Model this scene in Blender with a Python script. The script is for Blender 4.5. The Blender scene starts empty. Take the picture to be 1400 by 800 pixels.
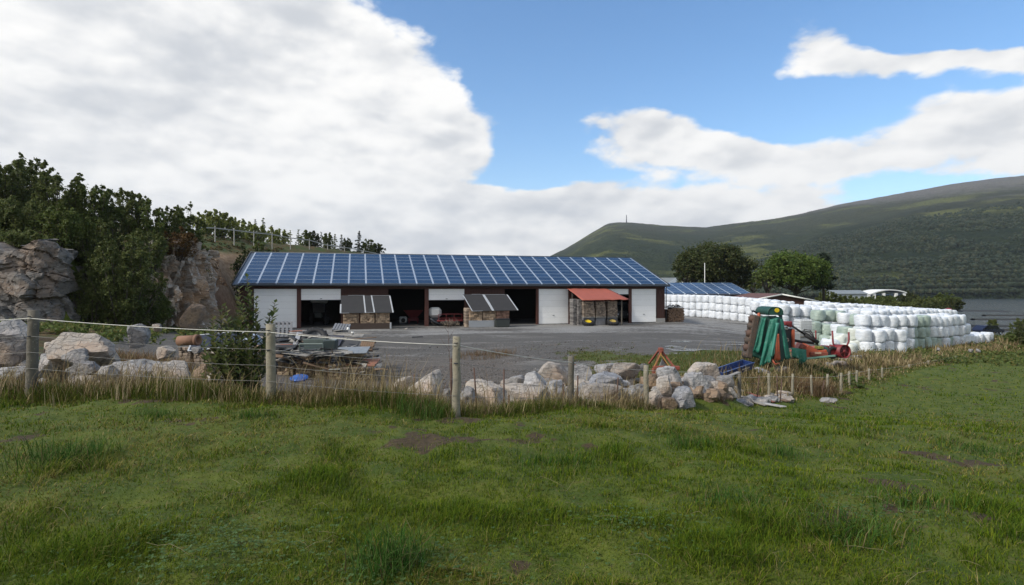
import bpy, math, random
import numpy as np
from mathutils import Vector, Matrix
R = math.radians
SC = bpy.context.scene
COL = SC.collection
F = 790.0          # focal length in pixels of the 1400 px wide photograph
HZ = 395.0         # row of the horizon
EYE = 4.0          # eye height above the shed yard
rng = np.random.default_rng(7)
random.seed(7)

# ------------------------------------------------------------------ helpers
def P(px, py, d):
    return Vector(((px - 700) / F * d, d, EYE - (py - HZ) / F * d))

def hash2(ix, iy, seed):
    h = (ix.astype(np.int64) * 374761393 + iy.astype(np.int64) * 668265263 + seed * 974634777) & 0xffffffff
    h = ((h ^ (h >> 13)) * 1274126177) & 0xffffffff
    h = (h ^ (h >> 16)) & 0xffffffff
    return h / 4294967295.0

def vn2(x, y, seed=0):
    x = np.asarray(x, float); y = np.asarray(y, float)
    ix = np.floor(x); iy = np.floor(y); fx = x - ix; fy = y - iy
    fx = fx * fx * (3 - 2 * fx); fy = fy * fy * (3 - 2 * fy)
    a = hash2(ix, iy, seed); b = hash2(ix + 1, iy, seed); c = hash2(ix, iy + 1, seed); e = hash2(ix + 1, iy + 1, seed)
    return (a * (1 - fx) + b * fx) * (1 - fy) + (c * (1 - fx) + e * fx) * fy

def fbm(x, y, seed=0, oct=4, gain=0.5):
    t = 0; a = 1.0; n = 0.0
    for k in range(oct):
        t = t + a * vn2(x * 2 ** k + 17.3 * k, y * 2 ** k - 9.1 * k, seed + k); n += a; a *= gain
    return t / n

def vn3(p, seed=0):
    z = p[:, 2]; iz = np.floor(z); fz = z - iz; fz = fz * fz * (3 - 2 * fz)
    a = vn2(p[:, 0] + iz * 31.7, p[:, 1] + iz * 17.9, seed); b = vn2(p[:, 0] + (iz + 1) * 31.7, p[:, 1] + (iz + 1) * 17.9, seed)
    return a * (1 - fz) + b * fz

def sstep(a, b, x):
    t = np.clip((x - a) / (b - a), 0, 1); return t * t * (3 - 2 * t)

class MB:
    """collects shapes; build() links them as ONE mesh object"""
    def __init__(s): s.v = []; s.f = []; s.m = []; s.s = []
    def add(s, vs, fs, mi=0, sm=False):
        o = len(s.v)
        s.v.extend([tuple(v) for v in vs])
        for f in fs:
            s.f.append(tuple(i + o for i in f)); s.m.append(mi); s.s.append(sm)
        return s
    def box(s, c, size, b=0.0, rot=None, mi=0, taper=1.0):
        hx, hy, hz = size[0] / 2, size[1] / 2, size[2] / 2
        b = min(b, hx * .8, hy * .8, hz * .8)
        vs = []; fs = []
        if b <= 0:
            for x in (-1, 1):
                for y in (-1, 1):
                    for z in (-1, 1): vs.append(Vector((x * hx, y * hy, z * hz)))
            fs = [(0, 1, 3, 2), (4, 6, 7, 5), (0, 4, 5, 1), (2, 3, 7, 6), (0, 2, 6, 4), (1, 5, 7, 3)]
        else:
            idx = {}
            h = (hx, hy, hz)
            for x in (-1, 1):
                for y in (-1, 1):
                    for z in (-1, 1):
                        for a in range(3):
                            q = [x * (hx - b), y * (hy - b), z * (hz - b)]; sg = (x, y, z)
                            q[a] = sg[a] * h[a]
                            idx[(x, y, z, a)] = len(vs); vs.append(Vector(q))
            for a in range(3):
                u, w = (a + 1) % 3, (a + 2) % 3
                for sg in (-1, 1):
                    q = []
                    for (i, j) in ((-1, -1), (1, -1), (1, 1), (-1, 1)):
                        k = [0, 0, 0]; k[a] = sg; k[u] = i; k[w] = j; q.append(idx[(k[0], k[1], k[2], a)])
                    fs.append(tuple(q if sg > 0 else q[::-1]))
            for a in range(3):
                u, w = (a + 1) % 3, (a + 2) % 3
                for i in (-1, 1):
                    for j in (-1, 1):
                        k0 = [0, 0, 0]; k0[u] = i; k0[w] = j; k1 = list(k0); k0[a] = -1; k1[a] = 1
                        q = (idx[(*k0, u)], idx[(*k1, u)], idx[(*k1, w)], idx[(*k0, w)])
                        fs.append(q if i * j < 0 else q[::-1])
            for x in (-1, 1):
                for y in (-1, 1):
                    for z in (-1, 1):
                        q = (idx[(x, y, z, 0)], idx[(x, y, z, 1)], idx[(x, y, z, 2)])
                        fs.append(q if x * y * z > 0 else q[::-1])
        if taper != 1.0:
            for v in vs:
                if v.z > 0: v.x *= taper; v.y *= taper
        if rot is not None: vs = [rot @ v for v in vs]
        c = Vector(c)
        return s.add([v + c for v in vs], fs, mi)
    def tube(s, pts, r, n=8, mi=0, sm=True, cap=True):
        pts = [Vector(p) for p in pts]
        rr = r if isinstance(r, (list, tuple)) else [r] * len(pts)
        vs = []; fs = []; up = None
        for i, p in enumerate(pts):
            t = (pts[min(i + 1, len(pts) - 1)] - pts[max(i - 1, 0)])
            if t.length < 1e-9: t = Vector((0, 0, 1))
            t.normalize()
            if up is None:
                up = t.orthogonal().normalized()
            up = (up - t * up.dot(t))
            if up.length < 1e-6: up = t.orthogonal()
            up.normalize(); w = t.cross(up)
            for k in range(n):
                a = 2 * math.pi * k / n
                vs.append(p + (up * math.cos(a) + w * math.sin(a)) * rr[i])
        for i in range(len(pts) - 1):
            for k in range(n):
                a = i * n + k; b = i * n + (k + 1) % n
                fs.append((a, b, b + n, a + n))
        if cap:
            fs.append(tuple(range(n))[::-1]); fs.append(tuple(range((len(pts) - 1) * n, len(pts) * n)))
        return s.add(vs, fs, mi, sm)
    def lathe(s, prof, n=20, axis=None, c=(0, 0, 0), mi=0, sm=True):
        """prof: (radius, height) along local z; axis: a rotation matrix"""
        vs = []; fs = []
        for (r, h) in prof:
            for k in range(n):
                a = 2 * math.pi * k / n
                v = Vector((r * math.cos(a), r * math.sin(a), h))
                if axis is not None: v = axis @ v
                vs.append(v + Vector(c))
        for i in range(len(prof) - 1):
            for k in range(n):
                a = i * n + k; b = i * n + (k + 1) % n
                fs.append((a, b, b + n, a + n))
        return s.add(vs, fs, mi, sm)
    def quad(s, a, b, c, d, mi=0): return s.add([a, b, c, d], [(0, 1, 2, 3)], mi)
    def prism(s, poly, y0, y1, mi=0, fn=None):
        """poly in x,z extruded along y"""
        n = len(poly)
        vs = [(x, y0, z) for x, z in poly] + [(x, y1, z) for x, z in poly]
        if fn: vs = [fn(Vector(v)) for v in vs]
        fs = [tuple(range(n)), tuple(range(n, 2 * n))[::-1]]
        for k in range(n):
            j = (k + 1) % n; fs.append((k, k + n, j + n, j))
        return s.add(vs, fs, mi)
    def build(s, name, mats, parent=None, loc=None):
        me = bpy.data.meshes.new(name)
        me.from_pydata([tuple(v) for v in s.v], [], s.f)
        for m in (mats if isinstance(mats, (list, tuple)) else [mats]): me.materials.append(m)
        me.polygons.foreach_set('material_index', s.m)
        me.polygons.foreach_set('use_smooth', s.s)
        me.update()
        import bmesh
        bm = bmesh.new(); bm.from_mesh(me); bmesh.ops.recalc_face_normals(bm, faces=bm.faces); bm.to_mesh(me); bm.free()
        o = bpy.data.objects.new(name, me); COL.objects.link(o)
        if parent is not None: o.parent = parent
        if loc is not None: o.location = loc
        return o

def np_mesh(name, verts, faces, mats, smooth=False, attrs=None, parent=None):
    """fast mesh: verts (n,3), faces (m,k) all of one size"""
    me = bpy.data.meshes.new(name)
    n, (m, k) = len(verts), faces.shape
    me.vertices.add(n); me.vertices.foreach_set('co', np.ascontiguousarray(verts, dtype=np.float32).ravel())
    me.loops.add(m * k); me.loops.foreach_set('vertex_index', np.ascontiguousarray(faces, dtype=np.int32).ravel())
    me.polygons.add(m)
    me.polygons.foreach_set('loop_start', np.arange(0, m * k, k, dtype=np.int32))
    me.polygons.foreach_set('use_smooth', np.full(m, smooth, dtype=bool))
    for mt in (mats if isinstance(mats, (list, tuple)) else [mats]): me.materials.append(mt)
    for an, arr in (attrs or {}).items():
        a = me.color_attributes.new(an, 'FLOAT_COLOR', 'POINT')
        a.data.foreach_set('color', np.ascontiguousarray(arr, dtype=np.float32).ravel())
    me.update(calc_edges=True); me.validate()
    o = bpy.data.objects.new(name, me); COL.objects.link(o)
    if parent is not None: o.parent = parent
    return o

def tag(o, label=None, cat=None, group=None, kind=None):
    if label: o['label'] = label
    if cat: o['category'] = cat
    if group: o['group'] = group
    if kind: o['kind'] = kind
    return o

def thing(name, label, cat, loc=(0, 0, 0), rz=0.0, group=None, rot=None):
    o = bpy.data.objects.new(name, None); COL.objects.link(o)
    o.location = loc; o.rotation_euler = rot if rot is not None else (0, 0, rz)
    o.empty_display_size = .2
    return tag(o, label, cat, group)

# ------------------------------------------------------------------ materials
def new_mat(name):
    m = bpy.data.materials.new(name); m.use_nodes = True
    nt = m.node_tree; nt.nodes.clear()
    out = nt.nodes.new('ShaderNodeOutputMaterial'); bs = nt.nodes.new('ShaderNodeBsdfPrincipled')
    nt.links.new(bs.outputs[0], out.inputs[0])
    return m, nt, bs, out

def N(nt, t, **kw):
    n = nt.nodes.new(t)
    for k, v in kw.items():
        if k.startswith('i_'):
            kk = k[2:]; n.inputs[int(kk) if kk.isdigit() else kk.replace('_', ' ')].default_value = v
        else: setattr(n, k, v)
    return n

def mixc(nt, fac, a, b, blend='MIX'):
    n = nt.nodes.new('ShaderNodeMix'); n.data_type = 'RGBA'; n.blend_type = blend
    for s, v in ((n.inputs[0], fac), (n.inputs[6], a), (n.inputs[7], b)):
        if hasattr(v, 'is_linked') or hasattr(v, 'links'): nt.links.new(v, s)
        elif isinstance(v, (int, float)): s.default_value = v if s == n.inputs[0] else v
        else: s.default_value = (*v, 1) if len(v) == 3 else v
    return n.outputs[2]

def math_(nt, op, a, b=None, c=None, clamp=False):
    n = nt.nodes.new('ShaderNodeMath'); n.operation = op; n.use_clamp = clamp
    for i, v in enumerate((a, b, c)):
        if v is None: continue
        if isinstance(v, (int, float)): n.inputs[i].default_value = v
        else: nt.links.new(v, n.inputs[i])
    return n.outputs[0]

def noise(nt, vec, scale, detail=4, rough=.55, dist=0.0):
    n = N(nt, 'ShaderNodeTexNoise'); n.inputs['Scale'].default_value = scale; n.inputs['Detail'].default_value = detail
    n.inputs['Roughness'].default_value = rough; n.inputs['Distortion'].default_value = dist
    if vec is not None: nt.links.new(vec, n.inputs['Vector'])
    return n.outputs['Fac']

def ramp(nt, fac, lo, hi):
    n = N(nt, 'ShaderNodeMapRange'); n.interpolation_type = 'SMOOTHSTEP'
    n.inputs['From Min'].default_value = lo; n.inputs['From Max'].default_value = hi
    nt.links.new(fac, n.inputs['Value']); return n.outputs['Result']

def bump(nt, bs, h, strength=.4, dist=.02):
    b = N(nt, 'ShaderNodeBump'); b.inputs['Strength'].default_value = strength; b.inputs['Distance'].default_value = dist
    nt.links.new(h, b.inputs['Height']); nt.links.new(b.outputs[0], bs.inputs['Normal'])

def objco(nt): return N(nt, 'ShaderNodeTexCoord').outputs['Object']
def geopos(nt): return N(nt, 'ShaderNodeNewGeometry').outputs['Position']

def mat(name, c, rough=.6, metal=0.0, c2=None, scale=3.0, amt=.5, bscale=None, bstr=.3, bdist=.02, rnd=0.0, c3=None, spec=None, world=False):
    """plain weathered surface: two or three colours broken up by noise"""
    m, nt, bs, out = new_mat(name)
    v = geopos(nt) if world else objco(nt)
    c2 = c2 or tuple(x * .7 for x in c)
    f = ramp(nt, noise(nt, v, scale, 5, .6), .5 - .25, .5 + .25)
    col = mixc(nt, math_(nt, 'MULTIPLY', f, amt), c, c2)
    if c3:
        col = mixc(nt, ramp(nt, noise(nt, v, scale * 3.1, 4, .65), .56, .68), col, c3)
    if rnd:
        oi = N(nt, 'ShaderNodeObjectInfo')
        hs = N(nt, 'ShaderNodeHueSaturation')
        nt.links.new(math_(nt, 'MULTIPLY_ADD', oi.outputs['Random'], rnd, 1 - rnd / 2), hs.inputs['Value'])
        nt.links.new(col, hs.inputs['Color']); col = hs.outputs[0]
    nt.links.new(col, bs.inputs['Base Color'])
    bs.inputs['Roughness'].default_value = rough; bs.inputs['Metallic'].default_value = metal
    if spec is not None: bs.inputs['Specular IOR Level'].default_value = spec
    if bscale: bump(nt, bs, noise(nt, v, bscale, 5, .6), bstr, bdist)
    return m
# ------------------------------------------------------------------ camera, world, sun
cam = bpy.data.cameras.new('camera'); camo = bpy.data.objects.new('camera', cam); COL.objects.link(camo)
camo.location = (0, 0, EYE); camo.rotation_euler = (R(90), 0, 0)
cam.sensor_width = 36; cam.lens = 36 * F / 1400; cam.shift_y = -5 / 1400
cam.clip_start = .1; cam.clip_end = 20000
SC.camera = camo
SC.view_settings.view_transform = 'Standard'; SC.view_settings.look = 'None'
SC.view_settings.exposure = .4; SC.view_settings.gamma = 1; SC.view_settings.use_curve_mapping = False

SUN_EL, SUN_AZ = 40.0, -118.0      # azimuth from the view direction, clockwise: the sun stands to the left, behind the viewer
sun = bpy.data.lights.new('sun', 'SUN'); suno = bpy.data.objects.new('sun', sun); COL.objects.link(suno)
sun.energy = 3.1; sun.angle = R(7); sun.color = (1, .95, .87)
suno.rotation_euler = (R(90 - SUN_EL), 0, R(180 - SUN_AZ)); suno.location = (-40, -20, 60)

def sky():
    w = bpy.data.worlds.new('World'); SC.world = w; w.use_nodes = True
    nt = w.node_tree; nt.nodes.clear()
    out = N(nt, 'ShaderNodeOutputWorld'); bg = N(nt, 'ShaderNodeBackground'); nt.links.new(bg.outputs[0], out.inputs[0])
    bg.inputs['Strength'].default_value = .1
    st = N(nt, 'ShaderNodeTexSky'); st.sky_type = 'NISHITA'; st.sun_disc = False
    st.sun_elevation = R(SUN_EL); st.sun_rotation = R(SUN_AZ); st.air_density = 1.0; st.dust_density = .25; st.ozone_density = 1.6
    hs = N(nt, 'ShaderNodeHueSaturation'); hs.inputs['Saturation'].default_value = 1.22; hs.inputs['Value'].default_value = 1.5
    nt.links.new(st.outputs[0], hs.inputs['Color'])
    d = N(nt, 'ShaderNodeTexCoord').outputs['Generated']
    sx = N(nt, 'ShaderNodeSeparateXYZ'); nt.links.new(d, sx.inputs[0])
    x, y, z = sx.outputs
    yy = math_(nt, 'MAXIMUM', math_(nt, 'ABSOLUTE', y), .12)
    az = math_(nt, 'DIVIDE', x, yy); el = math_(nt, 'DIVIDE', z, yy)      # tangents of the direction
    # warp the direction so that cloud edges billow
    st_ = N(nt, 'ShaderNodeVectorMath', operation='MULTIPLY'); st_.inputs[1].default_value = (1, 1, 2.0); nt.links.new(d, st_.inputs[0])
    dv = st_.outputs[0]
    n1 = noise(nt, dv, 2.6, 8, .56, .1)
    n2 = noise(nt, dv, 7.5, 7, .58, .2)
    n3 = noise(nt, dv, 3.6, 6, .55)
    wa = math_(nt, 'MULTIPLY_ADD', n1, .22, -.11); wb = math_(nt, 'MULTIPLY_ADD', n3, .12, -.06)
    az2 = math_(nt, 'ADD', az, wa); el2 = math_(nt, 'ADD', el, wb)
    blobs = [  # cx, cy, rx, ry in photograph pixels, weight
        (60, 60, 380, 230, 1.25), (280, 150, 270, 180, 1.25), (430, 150, 150, 120, .95), (625, -25, 110, 70, -.5), (575, 150, 85, 58, .85), (595, 200, 60, 40, .5), (700, 185, 60, 90, -.38), (690, 234, 150, 12, -.5), (1060, 140, 130, 34, -.45), (800, 70, 240, 60, -.35), (200, 260, 400, 90, 1.0),
        (600, 305, 300, 48, 1.15), (720, 335, 260, 24, .9), (860, 292, 260, 34, .85), (1040, 292, 200, 30, .8),
        (890, 178, 95, 42, .95), (1000, 208, 120, 32, .85), (1120, 225, 160, 28, .85), (1290, 178, 150, 48, 1.05), (1420, 165, 140, 50, .9),
        (1100, 58, 60, 36, .74), (1165, 95, 85, 24, .62), (1290, 88, 130, 16, .85), (1400, 80, 90, 14, .7), (1000, 140, 50, 13, .45),
        (-500, 80, 500, 260, 1.2), (1900, 120, 300, 120, .9)]
    dens = None
    for cx, cy, rx, ry, wgt in blobs:
        a = math_(nt, 'MULTIPLY', math_(nt, 'SUBTRACT', az2, (cx - 700) / F), F / rx)
        b = math_(nt, 'MULTIPLY', math_(nt, 'SUBTRACT', el2, (HZ - cy) / F), F / ry)
        r2 = math_(nt, 'ADD', math_(nt, 'MULTIPLY', a, a), math_(nt, 'MULTIPLY', b, b))
        g = math_(nt, 'MULTIPLY', math_(nt, 'EXPONENT', math_(nt, 'MULTIPLY', r2, -.9)), wgt)
        dens = g if dens is None else math_(nt, 'ADD', dens, g)
    dens = math_(nt, 'MINIMUM', dens, 1.6)
    # broken cloud over the rest of the dome, high up and behind
    dens = math_(nt, 'ADD', dens, math_(nt, 'MULTIPLY', ramp(nt, z, .5, .8), .55))
    dens = math_(nt, 'ADD', dens, math_(nt, 'MULTIPLY', ramp(nt, y, .1, -.3), .55))
    dens = math_(nt, 'ADD', dens, math_(nt, 'MULTIPLY_ADD', n2, .95, -.5))
    dens = math_(nt, 'ADD', dens, math_(nt, 'MULTIPLY_ADD', n1, .55, -.3))
    n5 = noise(nt, dv, 19, 6, .6, .3)
    # rounded heads: cells of two sizes, their borders stirred by noise
    def heads(off, sc):
        nz = N(nt, 'ShaderNodeTexNoise'); nz.inputs['Scale'].default_value = sc * .8; nz.inputs['Detail'].default_value = 3; nt.links.new(dv, nz.inputs['Vector'])
        k = N(nt, 'ShaderNodeVectorMath', operation='SCALE'); k.inputs['Scale'].default_value = 1.1 / sc; nt.links.new(nz.outputs['Color'], k.inputs[0])
        a = N(nt, 'ShaderNodeVectorMath', operation='ADD'); nt.links.new(dv, a.inputs[0]); nt.links.new(k.outputs[0], a.inputs[1])
        b = N(nt, 'ShaderNodeVectorMath', operation='ADD'); b.inputs[1].default_value = off; nt.links.new(a.outputs[0], b.inputs[0])
        vo = N(nt, 'ShaderNodeTexVoronoi', feature='F1'); vo.inputs['Scale'].default_value = sc; nt.links.new(b.outputs[0], vo.inputs['Vector'])
        return math_(nt, 'SUBTRACT', .45, vo.outputs['Distance'])
    h1 = heads((0, 0, 0), 9); h2 = heads((0, 0, 0), 24)
    hd = math_(nt, 'MULTIPLY_ADD', h2, .4, h1)
    dens = math_(nt, 'ADD', dens, math_(nt, 'MULTIPLY', hd, .5))
    dens = math_(nt, 'ADD', dens, math_(nt, 'MULTIPLY_ADD', n5, .56, -.28))
    cover = ramp(nt, dens, .36, .74)
    # bright and dull parts of the cloud
    def shifted(off, scale, det):
        sh = N(nt, 'ShaderNodeVectorMath', operation='ADD'); sh.inputs[1].default_value = off; nt.links.new(dv, sh.inputs[0]); return noise(nt, sh.outputs[0], scale, det, .56 if scale < 5 else .58, .1 if scale < 5 else .2)
    lit = math_(nt, 'SUBTRACT', n1, shifted((-.03, 0, .09), 2.6, 8)); lit2 = math_(nt, 'SUBTRACT', n2, shifted((-.012, 0, .04), 7.5, 7))
    n4 = noise(nt, dv, 1.9, 5, .5)
    thick = ramp(nt, dens, .55, 1.5)
    t = math_(nt, 'ADD', math_(nt, 'MULTIPLY_ADD', lit, 1.7, .66), math_(nt, 'MULTIPLY_ADD', n4, .9, -.45))
    t = math_(nt, 'ADD', t, math_(nt, 'MULTIPLY', lit2, .5))
    hl = math_(nt, 'SUBTRACT', hd, math_(nt, 'MULTIPLY_ADD', heads((-.008, 0, .024), 24), .4, heads((-.012, 0, .036), 9)))
    t = math_(nt, 'ADD', t, math_(nt, 'MULTIPLY', hl, .5))
    t = math_(nt, 'SUBTRACT', t, math_(nt, 'MULTIPLY', thick, .12), clamp=True)
    t = ramp(nt, t, .05, .95)
    cc = mixc(nt, t, (4.9, 5.1, 5.4), (8.3, 8.2, 8.0))
    col = mixc(nt, cover, hs.outputs[0], cc)
    nt.links.new(col, bg.inputs['Color'])
    w.cycles.sampling_method = 'MANUAL'; w.cycles.sample_map_resolution = 512
sky()

# ------------------------------------------------------------------ terrain height
SA = Vector((-26.98, 57.0)); SB = Vector((18.25, 69.0))      # front corners of the shed
SU = (SB - SA).normalized(); SN = Vector((-SU.y, SU.x)); SANG = math.atan2(SU.y, SU.x); SLEN = (SB - SA).length
CLIFF = np.array([(-140, 22), (-80, 30), (-50, 36), (-34, 38.0), (-29.6, 38.6), (-30.5, 43), (-31.5, 45.5), (-29.6, 47), (-27.3, 50), (-28.4, 55), (-29.5, 60), (-33, 68), (-35.5, 78), (-30, 93), (-22, 105), (-14, 122), (-10, 160), (0, 260), (40, 420)], float)
FENCE = np.array([(-26, 7.2), (-7.75, 9.4), (-3.97, 9.5), (-.885, 9.2), (1.34, 13.2), (3.84, 16.5), (6.4, 20), (8.66, 22), (10.66, 24), (12.15, 25), (13.46, 26), (14.7, 27), (15.94, 28), (17.2, 29.5), (18.5, 31), (20.7, 33.5), (23.05, 36), (27.5, 40), (38.3, 50), (43, 54), (51.4, 60), (75, 76), (110, 95)], float)
YARD = np.array([(-19, 27), (-9, 20), (0, 18.6), (5, 21.5), (9.5, 26), (13, 31), (20, 38.5), (25, 44), (29, 53), (33, 66), (38, 84), (30, 112), (-20, 96), (-28.6, 64), (-27.2, 52), (-25, 38)], float)

def seg_sd(px, py, line, closed=False):
    """signed distance to a polyline; positive on the left of its direction"""
    px = np.asarray(px, float); py = np.asarray(py, float)
    best = np.full(px.shape, 1e18); sg = np.ones(px.shape); bp = np.zeros(px.shape)
    n = len(line); rngk = range(n if closed else n - 1)
    for k in rngk:
        a = line[k]; b = line[(k + 1) % n]; e = b - a; L2 = e @ e
        t = np.clip(((px - a[0]) * e[0] + (py - a[1]) * e[1]) / L2, 0, 1)
        dx = px - a[0] - t * e[0]; dy = py - a[1] - t * e[1]; d2 = dx * dx + dy * dy
        cr = e[0] * (py - a[1]) - e[1] * (px - a[0])
        pd = np.abs(cr) / math.sqrt(L2)
        u = (d2 < best - 1e-7) | ((d2 < best + 1e-7) & (pd > bp))      # at a shared corner the segment seen more squarely decides
        best = np.where(u, d2, best); bp = np.where(u, pd, bp); sg = np.where(u, np.where(cr >= 0, 1, -1), sg)
    return np.sqrt(best) * sg

def in_poly(px, py, poly):
    px = np.asarray(px, float); py = np.asarray(py, float); ins = np.zeros(px.shape, bool); n = len(poly)
    for k in range(n):
        x0, y0 = poly[k]; x1, y1 = poly[(k + 1) % n]
        c = ((y0 > py) != (y1 > py)) & (px < (x1 - x0) * (py - y0) / (y1 - y0 + 1e-12) + x0)
        ins ^= c
    return ins

def poly_sd(px, py, poly):
    d = np.abs(seg_sd(px, py, poly, True)); return np.where(in_poly(px, py, poly), d, -d)

CTRL = [(0, -30, 3.4), (-30, -25, 3.6), (30, -25, 2.6), (0, 0, 2.35), (-3, 3, 2.36), (3, 3, 2.33), (0, 5, 2.26), (-6, 6, 2.34), (6, 6, 1.95), (-20, 8, 2.3), (-40, 10, 2.4), (12, 10, 1.3), (25, 20, .0), (30, 8, 1.0), (60, 30, -1.6),
        (-7.75, 9.4, 2.2), (-3.97, 9.5, 2.14), (-.885, 9.2, 1.98), (1.34, 13.2, 1.21), (3.84, 16.5, .46), (6.4, 20, -.12), (10.7, 24, -.6), (15.9, 28, -1.08), (23, 36, -1.55), (28.4, 38, -1.68), (38.3, 50, -2.2), (46, 50, -2.35), (51, 60, -2.6), (110, 90, -4.5),
        (-10, 13, 1.95), (-6, 13, 1.8), (-2.5, 13, 1.05), (-14, 15, 1.95), (-22, 18, 2.1), (-12, 20, 1.1), (-7, 19, .45), (-1.5, 16.5, .25), (2, 19, .05), (-2, 22, 0), (-18, 27, 1.0), (-24, 34, 1.4), (-33, 36, 1.7), (-45, 30, 2.2),
        (4, 25, 0), (10, 29, .05), (14, 31, .05), (18, 36, -.5), (22.8, 40, -.7), (26, 46, -1.2), (33.2, 54, -1.95), (41.4, 60, -2.3), (57.6, 70, -2.5), (80, 84, -3.2),
        (-10, 27, 0), (-15, 40, .1), (0, 40, 0), (12, 45, -.05), (-25, 48, .35), (-26, 56, .1), (-10, 55, 0), (5, 60, 0), (18, 66, -.02), (22, 58, -.4), (28, 70, -.75), (35, 82, -.85), (29, 90, -.4), (25, 96, -.35), (24, 110, -.3),
        (0, 90, 0), (-20, 80, .2), (45, 100, -1.6), (60, 120, -2.8), (20, 130, -.8), (-10, 120, 0), (80, 120, -4.5), (110, 130, -6.2)]
_c = np.array(CTRL, float)
def _phi(r2): return .5 * r2 * np.log(r2 + 1e-9)
def _solve():
    n = len(_c); d2 = ((_c[:, None, :2] - _c[None, :, :2]) ** 2).sum(-1)
    A = np.zeros((n + 3, n + 3)); A[:n, :n] = _phi(d2) + np.eye(n) * .6; A[:n, n] = 1; A[:n, n + 1:] = _c[:, :2]; A[n, :n] = 1; A[n + 1:, :n] = _c[:, :2].T
    b = np.zeros(n + 3); b[:n] = _c[:, 2]; return np.linalg.solve(A, b)
_w = _solve()
def _base(x, y):
    sh = np.shape(x); x = np.ravel(np.asarray(x, float)); y = np.ravel(np.asarray(y, float)); o = np.empty(x.shape)
    for i in range(0, len(x), 20000):
        a = x[i:i + 20000]; b = y[i:i + 20000]
        d2 = (a[:, None] - _c[None, :, 0]) ** 2 + (b[:, None] - _c[None, :, 1]) ** 2
        o[i:i + 20000] = _phi(d2) @ _w[:-3] + _w[-3] + a * _w[-2] + b * _w[-1]
    return o.reshape(sh)

LAKE = -7.0
def terrain(x, y, fine=True):
    x = np.asarray(x, float); y = np.asarray(y, float)
    r = np.hypot(x, y)
    k = np.minimum(1, 128 / np.maximum(r, 1e-6)); k = np.where(y < -20, np.minimum(k, 30 / np.maximum(r, 1e-6)), k)
    z = np.clip(_base(x * k, y * k), -7, 4)
    # low ground dips under the lake to the right
    az = np.arctan2(x, y)
    shore = np.interp(az, [-.3, .22, .34, .44, .6, .66, .72, .9, 1.6], [900, 900, 420, 250, 240, 190, 140, 135, 130])
    z = z + (LAKE - 3 - z) * sstep(shore * .72, shore * 1.12, r) * (y > -10)
    hill = seg_sd(x, y, CLIFF)
    wdt = np.interp(y, [30, 55, 62, 78, 110, 300], [2.6, 2.6, 3.5, 5, 12, 60])
    top = (6.6 + .38 * np.clip(hill, 0, 15.5) + .03 * np.clip(hill - 16, 0, 120)) * np.interp(y, [60, 100, 170, 420], [1, .98, .8, .2])
    h = sstep(-.2, 1.0, hill / wdt)
    z = z * (1 - h) + top * h
    # mound of stone under the boulder pile
    pd = np.abs(seg_sd(x, y, np.array([(.4, 18.0), (3.5, 18.6), (6.3, 19.6)])))
    z = z + .75 * sstep(2.2, .2, pd)
    # the shed stands level
    sx = (x - SA.x) * SU.x + (y - SA.y) * SU.y; sy = (x - SA.x) * SN.x + (y - SA.y) * SN.y
    lv = sstep(4, 0, np.maximum(np.maximum(-sx - 1, sx - SLEN - 1), np.maximum(-sy - 4, sy - 21)))
    z = z * (1 - lv)
    if fine:
        fs = seg_sd(x, y, FENCE)          # negative on the field side
        lump = sstep(.6, -.3, fs) * (r < 90)
        yd = sstep(-1, 1, poly_sd(x, y, YARD))
        z = z + lump * ((fbm(x * .9, y * .9, 3) - .5) * .22 + (fbm(x * 3.2, y * 3.2, 5) - .5) * .09) * sstep(.5, 3, r)
        z = z + (1 - lump) * (1 - yd) * (1 - lv) * (fbm(x * .5, y * .5, 8) - .5) * .5 * (r < 600)
        z = z + yd * (1 - lv) * (fbm(x * .6, y * .6, 11) - .5) * .06
    return z

def G(px, d, dz=0.0):
    x = (px - 700) / F * d; return Vector((x, d, float(terrain(np.array([x]), np.array([d]))[0]) + dz))
def ground_at(px, py, d0=8.0, d1=70.0):
    ds = np.geomspace(d0, d1, 1500); z = terrain((px - 700) / F * ds, ds); rows = HZ + (EYE - z) / ds * F
    k = np.argmin(np.abs(rows - py)); d = float(ds[k]); return G(px, d)
def GX(x, d, dz=0.0): return Vector((x, d, float(terrain(np.array([x]), np.array([d]))[0]) + dz))

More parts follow.
